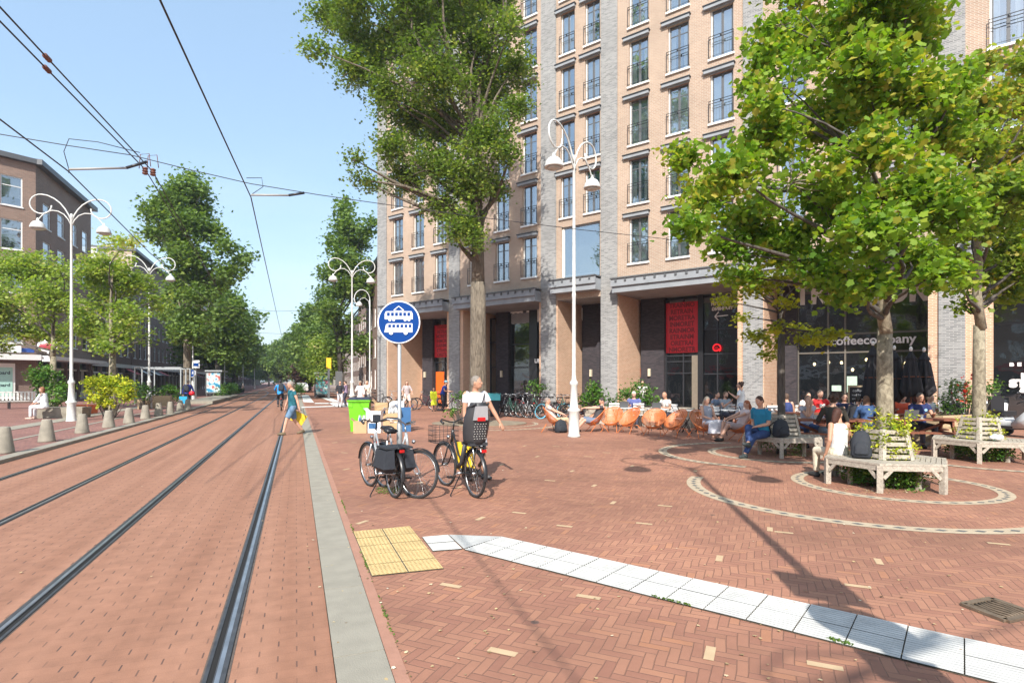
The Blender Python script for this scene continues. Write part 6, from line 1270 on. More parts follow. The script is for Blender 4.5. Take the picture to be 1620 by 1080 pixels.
def bicycle(label, x, y, rz, fm, style='dutch', steer=0.0, tilt=0.0, tyre=M_RUBBER, rim=M_STEEL, grp=None, name='bicycle', extras=True, bar=M_STEEL, guard=M_BLACK):
    """local +x is forward, origin on the ground midway between the wheels"""
    t = thing(name, label, 'bicycle', (x, y, 0), rz, grp); t.rotation_euler = (tilt, 0, rz)
    k = (tyre.name, rim.name)
    if k not in WH_CACHE: WH_CACHE[k] = wheel_meshes(tyre, rim)
    wm, rm, sm = WH_CACHE[k]; h = WB / 2; head = Vector((h - .30, 0, .92)); hb = Vector((h - .23, 0, .70)); bb = Vector((-.09, 0, .29)); st = Vector((-.27, 0, .80)); rear = Vector((-h, 0, WR)); front = Vector((h, 0, WR))
    ax = (hb - head).normalized()
    def rot(p):  # turn the front end around the head tube
        p = Vector(p); return hb + Matrix.Rotation(steer, 3, -ax) @ (p - hb)
    w = lo('wheel', wm, t, rear); lo('rim', rm, w); lo('spokes', sm, w)
    w = lo('wheel', wm, t, rot(front)); w.rotation_euler = Matrix.Rotation(steer, 3, -ax).to_euler(); lo('rim', rm, w); lo('spokes', sm, w)
    q = MB(); q.tube([head, hb], .022, fm, 8); q.tube([bb, st], .016, fm, 8)
    if style == 'dutch': q.tube([hb + Vector((-.01, 0, .03)), hb.lerp(bb, .5) + Vector((-.03, 0, -.09)), bb + Vector((0, 0, .02))], .021, fm, 8); q.tube([head + Vector((0, 0, -.03)), head.lerp(bb, .55) + Vector((-.02, 0, -.02)), bb.lerp(st, .35)], .015, fm, 8)
    else: q.tube([hb, bb], .02, fm, 8); q.tube([head - Vector((0, 0, .05)), bb.lerp(st, .86)], .016, fm, 8)
    for sy in (-1, 1):
        o = Vector((0, sy * .055, 0)); q.tube([bb + o * .6, rear + o], .010, fm, 6); q.tube([bb.lerp(st, .75) + o * .3, rear + o], .009, fm, 6)
    q.build('frame', t)
    q = MB()
    for sy in (-1, 1): o = Vector((0, sy * .055, 0)); q.tube([rot(hb + o * .8 + Vector((.015, 0, 0))), rot(hb.lerp(front, .6) + o + Vector((-.02, 0, 0))), rot(front + o)], .012, fm, 6)
    q.build('fork', t)
    q = MB(); stt = head + Vector((-.035, 0, .12)); q.tube([rot(head), rot(stt)], .013, bar, 6)
    pts = [(stt.x - .20, .30, stt.z + .02), (stt.x - .10, .29, stt.z + .05), (stt.x + .03, .20, stt.z + .06), (stt.x + .04, .06, stt.z + .01), (stt.x + .02, 0, stt.z)]; pts += [(a, -b, c) for a, b, c in pts[-2::-1]]
    q.tube([rot(p) for p in pts], .011, bar, 7); hbo = q.build('handlebar', t)
    q = MB()
    for s_ in (0, -1): a, b = Vector(pts[s_]), Vector(pts[1 if s_ == 0 else -2]); q.tube([rot(a), rot(a.lerp(b, .95))], .018, M_BLACK, 8)
    q.tube([rot((stt.x + .06, .17, stt.z + .03)), rot((stt.x - .08, .25, stt.z))], .006, M_STEEL, 5); q.tube([rot((stt.x + .06, -.17, stt.z + .03)), rot((stt.x - .08, -.25, stt.z))], .006, M_STEEL, 5); q.build('grip', hbo)
    q = MB(); q.tube([st - Vector((0, 0, .02)), st + Vector((-.03, 0, .12))], .013, M_STEEL, 6); sc = st + Vector((-.05, 0, .15))
    q.loft([[(sc.x - .13, sc.y + .10 * c, sc.z + .035 * s_) for c, s_ in ((-1, 0), (-.6, 1), (.6, 1), (1, 0), (.5, -1), (-.5, -1))], [(sc.x - .02, .095 * c, sc.z + .03 * s_) for c, s_ in ((-1, 0), (-.6, 1), (.6, 1), (1, 0), (.5, -1), (-.5, -1))], [(sc.x + .14, .025 * c, sc.z + .018 * s_) for c, s_ in ((-1, 0), (-.6, 1), (.6, 1), (1, 0), (.5, -1), (-.5, -1))]], M_BLACK); q.build('saddle', t)
    q = MB()
    def gd(c, a0, a1, fr=False):
        rings = []
        for i in range(13):
            a = R(a0 + (a1 - a0) * i / 12); rr = WR + .03; P = [Vector((c.x + (rr - d_) * math.cos(a), s_, c.z + (rr - d_) * math.sin(a))) for s_, d_ in ((-.03, .014), (-.012, 0), (.012, 0), (.03, .014))]; rings.append([rot(p) if fr else p for p in P])
        q.loft(rings, guard, caps=False, closed=False)
    gd(rear, 20, 190); gd(front, 10, 160, True); q.build('mudguard', t)
    q = MB(); rz_ = .74
    for sy in (-1, 1): q.tube([(-h - .28, sy * .06, rz_), (-.3, sy * .06, rz_), ], .007, M_BLACK, 5); q.tube([(-h - .2, sy * .06, rz_), (-h, sy * .065, WR)], .006, M_BLACK, 5)
    for i in range(5): q.tube([(-h - .26 + i * .12, -.06, rz_), (-h - .26 + i * .12, .06, rz_)], .005, M_BLACK, 5)
    q.build('luggage_rack', t)
    q = MB(); q.tube([(bb.x, -.075, bb.z), (bb.x, .075, bb.z)], .02, M_STEEL, 8)
    for s_ in (-1, 1): q.tube([(bb.x, s_ * .075, bb.z), (bb.x + s_ * .15, s_ * .085, bb.z - .07)], .009, M_STEEL, 6); q.box(bb.x + s_ * .15 - .045, bb.x + s_ * .15 + .045, s_ * .13 - .04, s_ * .13 + .04, bb.z - .085, bb.z - .06, M_BLACK)
    q.build('crank', t)
    q = MB(); q.loft([[(bb.x + .10 * math.cos(a), -.055 + o, bb.z + .10 * math.sin(a)) if math.cos(a) > 0 else (rear.x + .06 * math.cos(a), -.055 + o, rear.z + .06 * math.sin(a)) for a in [2 * PI * i / 16 for i in range(16)]] for o in (-.02, .02)], guard, smooth=False); q.build('chain_case', t)
    q = MB(); q.box(-h - .31, -h - .29, -.035, .035, .68, .72, mat('tail_light_red', (.5, .01, .01), .3)); q.build('tail_light', t)
    if extras:
        q = MB(); q.ell(rot((h - .14, 0, .80)), (.035, .03, .03), M_STEEL, 8, 6); q.build('headlight', t)
        q = MB(); q.tube([(-.15, .06, .27), (-.28, .27, .01), (-.34, .28, .0)], .009, M_BLACK, 6); q.build('kickstand', t)
    return t
def between(rear, front):
    r, f = Vector((*rear, 0)), Vector((*front, 0)); m = (r + f) / 2; d = f - r; return m.x, m.y, math.atan2(d.y, d.x)
F_SILV = mat('silver_frame', (.55, .57, .58), .3, .5, var=.04); F_BLK = mat('black_frame', (.02, .02, .022), .3); F_GREY = mat('grey_bike_frame', (.14, .15, .16), .35)
# three in the foreground
r, f = G(622, 786), G(586, 769); x, y, a = between(r, f); ba = bicycle('silver and black bicycle with dark panniers left of the sign pole', x, y, a, F_SILV, steer=.1, bar=M_BLACK)
def pannier(q, m, sy):
    h = WB / 2; q.loft([[(-h - .22, sy * .08, .72), (-h + .2, sy * .08, .72), (-h + .2, sy * .20, .70), (-h - .22, sy * .20, .70)], [(-h - .24, sy * .08, .45), (-h + .22, sy * .08, .45), (-h + .22, sy * .24, .45), (-h - .24, sy * .24, .45)], [(-h - .16, sy * .08, .38), (-h + .14, sy * .08, .38), (-h + .14, sy * .18, .38), (-h - .16, sy * .18, .38)]], m, smooth=False)
M_BAG = mat('black_bag_cloth', (.022, .026, .034), .8, var=.25, scale=12, bump=.3, bscale=20)
q = MB(); pannier(q, M_BAG, 1); pannier(q, M_BAG, -1); q.box(-WB / 2 - .22, -WB / 2 + .18, -.2, .2, .722, .75, M_BAG); q.build('panniers', ba)
q = MB(); q.box(.16, .26, -.045, .045, 1.05, 1.16, M_BAG); q.build('phone_holder', ba)
r, f = G(608, 771), G(655, 787); x, y, a = between(r, f)
bb2 = bicycle('silver bicycle with a high curved handlebar right of the sign pole', x, y, a, F_SILV, steer=.45)
r, f = G(750, 786), G(706, 768); x, y, a = between(r, f); bc = bicycle('black bicycle with a grey child seat and front basket', x, y, a, F_BLK, steer=.12, bar=M_BLACK)
# child seat
M_SEAT = mat('child_seat_plastic', (.035, .036, .04), .5); M_SEATG = mat('child_seat_grey', (.34, .34, .35), .6)
q = MB(); h = WB / 2; cx = -h - .02; rings = []
for i in range(10):
    k = i / 9; z = .78 + .60 * k; w_ = .175 + .035 * math.sin(PI * min(1, k * 1.1)) - .05 * max(0, k - .7) / .3; yb = cx - .13 - .08 * k
    rings.append([(yb + .16 * abs(s_) ** 2.5 * (1 - .3 * k), w_ * s_, z) for s_ in [-1 + 2 * j / 10 for j in range(11)]] + [(yb + .16 * abs(s_) ** 2.5 * (1 - .3 * k) + .025, (w_ - .02) * s_, z) for s_ in [1 - 2 * j / 10 for j in range(11)]])
q.loft(rings, M_SEAT); q.box(cx - .12, cx + .18, -.14, .14, .76, .80, M_SEAT)
for sy in (-1, 1): q.tube([(cx + .02, sy * .16, .78), (cx + .12, sy * .17, .5), (cx + .22, sy * .17, .42)], .03, M_SEAT, 6); q.tube([(cx - .22, sy * .10, 1.37), (cx - .05, sy * .15, 1.30), (cx - .02, sy * .16, 1.05)], .018, M_SEAT, 6)
se = q.build('child_seat', bc)
q = MB(); q.loft([[(cx - .192, -.11, 1.13), (cx - .192, .11, 1.13), (cx - .15, .11, 1.13), (cx - .15, -.11, 1.13)], [(cx - .220, -.09, 1.33), (cx - .220, .09, 1.33), (cx - .18, .09, 1.33), (cx - .18, -.09, 1.33)]], M_SEATG, smooth=False); q.build('headrest', se)
q = MB(); q.box(cx - .205, cx - .19, -.06, .06, 1.12, 1.17, mat('reflector_red', (.6, .01, .01), .3)); q.build('reflector', se)
q = MB()
for i in range(7):
    for j in range(5): q.box(cx - .146 - .0047 * i - .004, cx - .135 - .0047 * i, -.085 + j * .042 - .006 + .01 * (i % 2), -.085 + j * .042 + .005 + .01 * (i % 2), .86 + i * .035, .869 + i * .035, mat('seat_hole', (.45, .43, .4), .8))
q.build('ventilation_holes', se)
q = MB(); q.tube([(cx + .1, .05, .80), (cx - .05, .06, .72), (cx - .1, .06, .5)], .014, M_STEEL, 6); q.tube([(cx + .1, -.05, .80), (cx - .05, -.06, .72), (cx - .1, -.06, .5)], .014, M_STEEL, 6); q.build('seat_bracket', se)
q = MB(); bx = WB / 2 - .05                  # wire basket and front carrier
for z in (.72, .80, .88, .96): q.tube([(bx - .02 + .32 * u, -.2 + .4 * v, z) for u, v in ((0, 0), (1, 0), (1, 1), (0, 1))], .004, M_DKMETAL, 4, closed=True)
for u in [i / 6 for i in range(7)]:
    for (p0, p1) in (((bx - .02 + .32 * u, -.2), None), ((bx - .02 + .32 * u, .2), None), ((bx - .02, -.2 + .4 * u), None), ((bx + .30, -.2 + .4 * u), None)): q.tube([(p0[0], p0[1], .70), (p0[0], p0[1], .96)], .003, M_DKMETAL, 4)
q.tube([(bx - .02, -.2, .7), (bx + .3, -.2, .7), (bx + .3, .2, .7), (bx - .02, .2, .7)], .007, M_DKMETAL, 5, closed=True); q.build('basket', bc)
tag(MB().box(-.14, .14, -.07, .07, 0, .42, mat('yellow_bag', (.75, .50, .02), .6, var=.1)).build('yellow_bag', None, (G(733, 775)[0] + .02, 9.0, .30), .3), 'yellow shopping bag hanging on the bicycle with the child seat', 'bag')
# racks of bicycles: four built, the rest copied
GR = 'bicycles parked before the corner block'
cols4 = [mat('rack_frame_black', (.02, .02, .022), .35), mat('rack_frame_silver', (.42, .43, .44), .35, .4), mat('rack_frame_maroon', (.10, .02, .03), .35), mat('rack_frame_green', (.03, .10, .07), .35)]
TB = mat('light_blue_tyre', (.16, .5, .68), .6)
pro = []
spots = [(600, 36.8, 10, 'bicycle leaning by the grey corner pier, small and dark'), (625, 36.4, 200, 'dark bicycle side on before the orange brick jamb'), (672, 34, 140, 'pale bicycle with crossed frame before the bay with the red banner'), (690, 33.6, 100, 'dark bicycle near the orange door of the corner bay'),
         (800, 27.0, 120, 'leftmost silver bicycle of the dense rack behind the white shirted man'), (811, 26.6, 105, 'second bicycle in the dense rack, handlebars high'), (821, 26.9, 110, 'bicycle with a bare front wheel third in the dense rack'), (831, 26.2, 95, 'bicycle with pale tyres in the middle of the rack'), (842, 26.6, 150, 'bicycle turned side on with a pale rear wheel'), (853, 26.1, 160, 'dark bicycle with a bag in the rack'), (862, 26.4, 120, 'bicycle before the grey brick pier'), (874, 25.6, 170, 'maroon bicycle with a light blue front tyre'), (888, 25.8, 110, 'bicycle with white frame left of the nearest lamp'), (898, 25.3, 130, 'bicycle just left of the nearest lamp base'), (917, 25.0, 130, 'bicycle right of the nearest lamp base'), (790, 27.4, 140, 'dark bicycle with an aqua crate')]
for i, (px, d_, a, lab) in enumerate(spots):
    x, y = XY(px, d_); nm = i % 4
    if i == 11: bicycle(lab, x, y, R(a) + TH, cols4[2], tyre=TB, rim=TB, grp=GR, extras=False, steer=.4); continue
    if len(pro) < 4: pro.append(bicycle(lab, x, y, R(a) + TH, cols4[len(pro)], style='dutch' if len(pro) % 2 else 'mens', grp=GR, extras=False, steer=.5 if len(pro) in (1, 2) else -.3))
    else: dup(pro[(i * 7) % 4], None, (x, y, 0), R(a) + TH, lab)
x, y = XY(782, 27.0); q = MB(); q.box(-.25, .25, -.18, .18, .0, .3, mat('aqua_plastic', (.1, .55, .6), .5)); q.box(-.27, .27, -.2, .2, .3, .33, MATS['aqua_plastic']); q.box(-.2, .2, -.15, .15, -.75, 0, M_BAG); tag(q.build('crate', None, (x, y, .78), .3), 'aqua plastic crate behind the arm of the white shirted man', 'crate')
x, y = G(1535, 700); bicycle('black bicycle with baskets behind the bench at the right edge', x + .1, y + 1.2, R(70), F_BLK, grp=None, steer=.5)
q = MB(); q.box(-.26, .26, -.18, .18, 0, .26, M_BAG); tag(q.build('bicycle_crate', None, (x + .15, y + .8, .8), R(70)), 'black crate bag on the bicycle by the right planter', 'crate')
# mobility scooter
M_SC = mat('scooter_silver', (.52, .53, .54), .3, .2, var=.04)
x, y = G(1606, 690); t = thing('mobility_scooter', 'silver grey mobility scooter parked before the studio window', 'mobility scooter', (x, y, 0), R(-100)); t.rotation_euler = (0, 0, R(-88))
q = MB(); q.loft([[(.15, -.28, .25), (.75, -.2, .3), (.75, .2, .3), (.15, .28, .25)], [(.15, -.28, .42), (.72, -.24, .62), (.72, .24, .62), (.15, .28, .42)], [(.42, -.18, .7), (.62, -.19, .88), (.62, .19, .88), (.42, .18, .7)]], M_SC); q.box(-.75, .2, -.28, .28, .22, .32, M_DKMETAL); q.loft([[(-.8, -.27, .32), (-.2, -.27, .32), (-.2, .27, .32), (-.8, .27, .32)], [(-.7, -.2, .6), (-.28, -.2, .6), (-.28, .2, .6), (-.7, .2, .6)]], M_SC); q.build('body', t)
q = MB(); q.box(-.68, -.2, -.24, .24, .62, .76, M_BLACK); q.box(-.72, -.6, -.22, .22, .76, 1.22, M_BLACK); q.box(-.71, -.62, -.12, .12, 1.24, 1.42, M_BLACK); q.build('seat', t)
q = MB(); q.box(.66, .88, -.2, .2, .62, .88, M_DKMETAL); q.build('basket', t); q = MB(); q.tube([(.6, 0, .85), (.45, 0, 1.05)], .03, M_BLACK, 8); q.tube([(.35, -.28, 1.0), (.5, -.2, 1.1), (.5, .2, 1.1), (.35, .28, 1.0)], .016, M_BLACK, 6); q.tube([(.5, .2, 1.1), (.5, .34, 1.3)], .01, M_BLACK, 5); q.ell((.5, .36, 1.33), (.02, .07, .05), M_BLACK); q.ell((.5, -.36, 1.33), (.02, .07, .05), M_BLACK); q.tube([(.5, -.2, 1.1), (.5, -.34, 1.3)], .01, M_BLACK, 5); q.build('handlebar', t)
q = MB(); q.ell((.77, 0, .46), (.03, .06, .05), M_WHITE); q.build('headlight', t)
for wx, wy in ((.62, 0), (-.55, -.3), (-.55, .3)): q = MB(); q.lathe([(.06, -.05), (.15, -.05), (.165, 0), (.15, .05), (.06, .05)], M_RUBBER, n=20); q.v = [(wx + v[0], wy + v[2], .165 + v[1]) for v in q.v]; q.build('wheel', t)
x, y = XY(1566, 19); q = MB(); q.loft([[(-.35, -.2, .0), (.35, -.2, .0), (.35, .2, .0), (-.35, .2, .0)], [(-.4, -.24, .8), (.4, -.24, .8), (.3, .2, .9), (-.3, .2, .9)]], M_WHITE); q.box(-.25, .25, -.24, -.2, .5, .8, M_DKMETAL); tag(q.build('scooter_cover', None, (x, y, .15), R(-20)), 'white scooter half hidden behind the right hand tree trunk', 'scooter')
# bags
def bag(label, x, y, z, rz, w_, h, d_, m=M_BAG, name='backpack', strap=True, lean=0):
    q = MB(); rings = []
    for k, s_, dd in ((0, .85, .8), (.12, 1, 1), (.6, .95, .9), (.9, .7, .6), (1, .35, .3)):
        rings.append([(w_ / 2 * s_ * math.copysign(abs(math.cos(a)) ** .6, math.cos(a)), d_ / 2 * dd * math.copysign(abs(math.sin(a)) ** .6, math.sin(a)), h * k) for a in [2 * PI * i / 16 for i in range(16)]])
    q.loft(rings, m); q.loft([[(p[0] * .7, p[1] * .3 - d_ * .45, p[2] * .45 + .05) for p in r_] for r_ in rings], m)
    if strap: q.tube([(-w_ * .3, d_ * .3, h * .85), (-w_ * .5, d_ * .6, h * .6), (-w_ * .42, d_ * .5, h * .15)], .014, M_BLACK, 6); q.tube([(-.05, 0, h * .97), (0, 0, h * 1.08), (.05, 0, h * .97)], .01, M_BLACK, 5)
    o = q.build(name, None, (x, y, z), rz); o.rotation_euler = (lean, 0, rz); return tag(o, label, 'bag')
bag('black backpack beside the blue shirted man on the bench', 5.93, 12.55, .46, .3, .36, .38, .24)
bag('dark shoulder bag with a white tag behind the woman in white on the nearest bench', 5.60, 9.12, .45, -.5, .30, .44, .20, lean=-.16)
bag('black backpack on the ground left of the nearest lamp', *G(887, 684), 0, .4, .42, .42, .28)
q = MB(); rs = random.Random(4)
for k in range(7): q.ell((rs.uniform(-.12, .12), rs.uniform(-.06, .06), .06 + rs.uniform(0, .04)), (rs.uniform(.05, .09), .06, rs.uniform(.04, .07)), [M_WHITE, mat('mint_plastic', (.35, .7, .6), .4), M_WHITE][k % 3], 8, 6)
tag(q.build('plastic_bag', None, (10.0, 11.72, .44), .2), 'crumpled white and mint plastic bag on the right hand bench', 'bag')
# laptops
def laptop(label, x, y, z, rz):
    t = thing('laptop', label, 'laptop', (x, y, z), rz); q = MB(); q.box(-.16, .16, -.11, .11, 0, .015, M_GREYFR); q.build('keyboard', t); q = MB(); q.beam((0, .11, .012), (0, .17, .22), .32, .008, M_GREYFR, up=(0, 1, 0)); q.build('screen', t)
laptop('laptop of the man in navy on the picnic table', *XY(1437, 14.0), .762, R(172)); laptop('dark laptop of the grey haired man', *XY(985, 20.6), .737, R(190)); laptop('dark laptop of the bald man', *XY(1036, 19.6), .737, R(190))
for i, (px, d_, z) in enumerate(((1150, 19.2, .737), (1290, 14.0, .762), (1458, 13.9, .762), (1418, 14.2, .762), (1320, 16.5, .762), (1205, 18.4, .737))):
    x, y = XY(px, d_); q = MB(); q.lathe([(.028, 0), (.042, .09), (.045, .095), (.04, .09)], M_WHITE if i % 2 else M_GALV, n=12); q.lathe([(.06, -.001), (.07, .008)], M_WHITE, n=12); tag(q.build('coffee_cup', None, (x, y, z)), ['cup before the bearded man', 'cup on the table of the man in leather', 'cup right of the navy shirted man\'s laptop', 'cup left of the navy shirted man\'s laptop', 'cup on the table before the red shirt', 'cup on the folding table by the standing woman'][i], 'cup')
# =================== people ===================
def fuse(mb, name, parent, voxel, m, smooth=3, label=None):
    """raw limbs and torso fused into one continuous skin"""
    me = mb.mesh('raw'); o = D.objects.new('raw', me); COL.objects.link(o)
    r_ = o.modifiers.new('r', 'REMESH'); r_.mode = 'VOXEL'; r_.voxel_size = voxel; r_.use_smooth_shade = True
    s = o.modifiers.new('s', 'SMOOTH'); s.iterations = smooth; s.factor = .5
    dg = bpy.context.evaluated_depsgraph_get(); dg.update(); new = D.meshes.new_from_object(o.evaluated_get(dg)); D.objects.remove(o)
    new.materials.clear(); new.materials.append(m); new.name = name; c = D.objects.new(name, new); COL.objects.link(c)
    if parent is not None: c.parent = parent
    if label: c['label'] = label
    return c
def ik(a, t, l1, l2, hint):
    a, t, hint = Vector(a), Vector(t), Vector(hint); d = t - a; L = min(d.length, (l1 + l2) * .998); d.normalize(); t = a + d * L
    k = (l1 * l1 - l2 * l2 + L * L) / (2 * L); h = math.sqrt(max(0, l1 * l1 - k * k)); u = hint - d * hint.dot(d)
    u = u.normalized() if u.length > 1e-5 else Vector((1, 0, 0)); return a + d * k + u * h, t
def ering(c, ux, uy, rx, ry, n=16): return [c + ux * (rx * math.cos(2 * PI * i / n)) + uy * (ry * math.sin(2 * PI * i / n)) for i in range(n)]
def person(label, x, y, rz, pelvis=.95, lean=0.0, feet=((-.1, 0, 0), (.1, 0, 0)), hands=((-.26, .05, .8), (.26, .05, .8)), shirt=(.7, .7, .7), sleeve=.5, legs='long', trousers=(.05, .05, .07), hair=(.06, .035, .02), hairlen='short', skin=None, shoes=(.03, .03, .03), scale=1.0, turn=0.0, nod=0.0, z=0, toes=None, female=False, vox=.022, fine=False, skirt=None, knee=None, grp=None, arm_hint=None, tshirt_len=.02, curl=.6, headgear=None, beard=False, shirt2=None):
    """local +y is where the figure faces; x is its right"""
    sk = skin or M_SKIN; t = thing('person', label, 'person', (x, y, z), rz, grp); t.scale = (scale,) * 3
    P = Vector((0, 0, pelvis)); up = Vector((0, math.sin(lean), math.cos(lean))); fw = Vector((0, math.cos(lean), -math.sin(lean))); X = Vector((1, 0, 0))
    C = P + up * .30; N = P + up * .52; sw = .165 if female else .19
    hd = N + Vector((0, .035 + .5 * math.sin(lean) * .15, .155)); Sh = [N - up * .045 + X * s * sw for s in (-1, 1)]; Hp = [P + X * s * .088 - up * .03 for s in (-1, 1)]
    limbs = []
    for i, s in enumerate((-1, 1)):
        ft = Vector(feet[i]); ank = ft + Vector((0, 0, .085)); kh = Vector(knee[i]) if knee else Vector((s * .12, 1, .15)); kn, ank = ik(Hp[i], ank, .43, .42, kh)
        hn = Vector(hands[i]); ah = Vector(arm_hint[i]) if arm_hint else Vector((s * .5, -.8, -.5)); el, wr = ik(Sh[i], hn, .29, .26, ah); limbs.append((ank, kn, el, wr))
    b = MB(); m = sk
    torso = [(P - up * .07, .115, .09), (P, .155, .115), (P + up * .12, .14, .10), (P + up * .26, .150, .108), (P + up * .38, .165, .112), (P + up * .46, .155, .095), (N, .075, .07)]
    if female: torso = [(c, a * (.92 if i > 2 else 1.0), bb) for i, (c, a, bb) in enumerate(torso)]
    b.loft([ering(c, X, fw, a, bb) for c, a, bb in torso], m)
    hz = Matrix.Rotation(turn, 3, 'Z') @ Matrix.Rotation(-nod, 3, 'X'); HH = lambda p: hd + hz @ Vector(p)
    b.tube([N - up * .05, N + up * .03, hd + Vector((0, -.01, -.05))], [.062, .052, .052], m, 10)
    b.ell(hd, (.074, .092, .112), m, 14, 10, hz); b.ell(HH((0, .035, -.055)), (.052, .055, .055), m, 12, 8, hz); b.ell(HH((0, .095, -.012)), (.013, .022, .022), m, 8, 6, hz)
    b.ell(HH((0, .082, -.055)), (.026, .014, .010), m, 8, 5, hz)
    for s in (-1, 1): b.ell(HH((s * .076, .0, -.01)), (.010, .018, .030), m, 8, 6, hz)
    for i, s in enumerate((-1, 1)):
        ank, kn, el, wr = limbs[i]; th = Hp[i].lerp(kn, .5)
        b.tube([Hp[i], th, kn], [.088, .076, .054], m, 10); b.ell(kn, (.056,) * 3, m); cf = kn.lerp(ank, .35); b.tube([kn, cf, ank], [.052, .054, .036], m, 10)
        td = Vector(toes[i]) if toes else Vector((s * .12, 1, 0)); td.normalize(); f0 = ank + Vector((0, 0, -.05)); b.tube([f0 - td * .05, f0 + td * .08, f0 + td * .17], [.038, .036, .022], m, 8)
        b.ell(Sh[i], (.056, .05, .056), m); b.tube([Sh[i], Sh[i].lerp(el, .4), el], [.050, .047, .038], m, 10); b.ell(el, (.038,) * 3, m); b.tube([el, el.lerp(wr, .3), wr], [.038, .039, .026], m, 10)
        ad = (wr - el).normalized(); side = X * -s; pn = ad.cross(side); pn = pn.normalized() if pn.length > .1 else Vector((0, 0, 1)); sd2 = pn.cross(ad).normalized()
        pc = wr + ad * .045; b.ell(wr + ad * .012, (.025,) * 3, m); ro = Matrix((sd2, pn, ad)).transposed(); b.ell(pc, (.038, .017, .048), m, 10, 8, ro)
        fr_ = .0095 if fine else .012; pal = -pn * (1 if pn.dot(-fw) < 0 else -1)
        for k in range(4):
            o = sd2 * (-.028 + .0187 * k); p0 = pc + ad * .035 + o; L = (.066, .074, .070, .054)[k]; p1 = p0 + ad * L * .5 + pal * .006; p2 = p1 + (ad * (1 - curl * .6) + pal * curl * .8).normalized() * L * .35; p3 = p2 + (ad * (1 - curl) + pal * curl * 1.2).normalized() * L * .3
            b.tube([p0, p1, p2, p3], [fr_, fr_ * .95, fr_ * .9, fr_ * .8], m, 6)
        tdir = side.dot(sd2); tb = pc - ad * .012 + sd2 * (.034 if tdir > 0 else -.034); tv = sd2 * (1 if tdir > 0 else -1); b.tube([tb, tb + tv * .018 + ad * .025 + pal * .01, tb + tv * .02 + ad * .052 + pal * .02], [fr_ * 1.2, fr_ * 1.1, fr_ * .9], m, 6)
    fuse(b, 'body', t, .0085 if fine else vox * .62, sk, 2)
    # eyes and mouth, brows
    q = MB(); wht = mat('eye_white', (.75, .73, .7), .3); iris = mat('eye_dark', (.03, .02, .015), .2)
    for s in (-1, 1): q.ell(HH((s * .028, .078, .010)), (.012, .008, .007), wht, 8, 5, hz); q.ell(HH((s * .028, .084, .010)), (.006, .004, .006), iris, 6, 4, hz)
    q.build('eyes', t)
    q = MB(); q.ell(HH((0, .090, -.058)), (.022, .008, .006), mat('lips', (.42, .15, .12), .5), 8, 5, hz); q.build('mouth', t)
    hm = mat('hair_%d' % int(sum(hair) * 1000), hair, .7, var=.3, scale=40); q = MB()
    if hairlen != 'bald':
        q.ell(HH((0, -.012, .022)), (.079, .094, .097), hm, 14, 9, hz); q.ell(HH((0, -.040, -.018)), (.072, .058, .07), hm, 12, 8, hz)
        if hairlen in ('long', 'bob'):
            L = .2 if hairlen == 'bob' else .34; q.loft([ering(HH((0, -.035, .03)), X, Vector((0, 1, 0)), .08, .065), ering(HH((0, -.05, -.06)), X, Vector((0, 1, 0)), .09, .055), ering(HH((0, -.06, -L * .7)), X, Vector((0, 1, 0)), .085, .045), ering(HH((0, -.05, -L)), X, Vector((0, 1, 0)), .05, .025)], hm)
        if hairlen == 'curly':
            rs = random.Random(int(x * 99))
            for k in range(26): a, c = rs.uniform(0, 2 * PI), rs.uniform(-.3, 1); q.ell(HH((.09 * math.cos(a) * (1 - c * .3), -.03 + .09 * math.sin(a) * (1 - c * .3) - .02, .03 + .08 * c)), (.032,) * 3, hm, 7, 5)
        if hairlen == 'bun': q.ell(HH((0, -.11, .05)), (.04,) * 3, hm)
        # keep the face free: trim in front of the face
        q2 = fuse(q, 'hair', t, .010, hm, 1); me = q2.data; inv = hz.inverted(); vs = me.vertices
        for v in vs:
            l = inv @ (v.co - hd)
            if l.y > .045 and l.z < .062 + (l.y - .045) * .1: l.y = .045 - (.062 - l.z) * .25 if l.z > -.1 else l.y * .3; v.co = hd + hz @ l
    if beard: q = MB(); q.ell(HH((0, .045, -.07)), (.058, .055, .045), hm, 10, 7, hz); fuse(q, 'beard', t, .012, hm, 1)
    if headgear: q = MB(); hm2 = mat('headgear_%d' % int(sum(headgear) * 900), headgear, .6); q.ell(HH((0, -.01, .055)), (.098, .115, .085), hm2, 16, 8, hz); q.lathe([(.10, 0), (.145, -.004), (.145, .004), (.10, .01)], hm2, tuple(HH((0, .0, .05))), 18); q.build('hat', t)
    # shirt
    if shirt is not None:
        sm_ = pm('shirt_%d_%d_%d' % tuple(int(c * 99) for c in shirt), shirt); q = MB(); dn = tshirt_len
        rg = [(P - up * (.06 + dn), .172, .135), (P + up * .02, .172, .135), (P + up * .14, .158, .125), (P + up * .28, .168, .13), (P + up * .39, .180, .128), (P + up * .47, .150, .10), (P + up * .515, .085, .075)]
        if female: rg = [(c, a * .92, bb * (1.05 if i == 3 else .98)) for i, (c, a, bb) in enumerate(rg)]
        q.loft([ering(c, X, fw, a, bb) for c, a, bb in rg], sm_)
        for i, s in enumerate((-1, 1)):
            ank, kn, el, wr = limbs[i]; q.ell(Sh[i] - X * s * .015, (.060, .060, .058), sm_) if sleeve > 0 else None
            if sleeve >= 1: q.tube([Sh[i], el], [.060, .052], sm_, 10); q.ell(el, (.054,) * 3, sm_); q.tube([el, el.lerp(wr, min(1, sleeve - 1) if sleeve < 2 else .97)], [.054, .042], sm_, 10)
            elif sleeve > 0: q.tube([Sh[i], Sh[i].lerp(el, sleeve * .9)], [.058, .056], sm_, 10)
        fuse(q, 'shirt', t, vox * .75, sm_, 3)
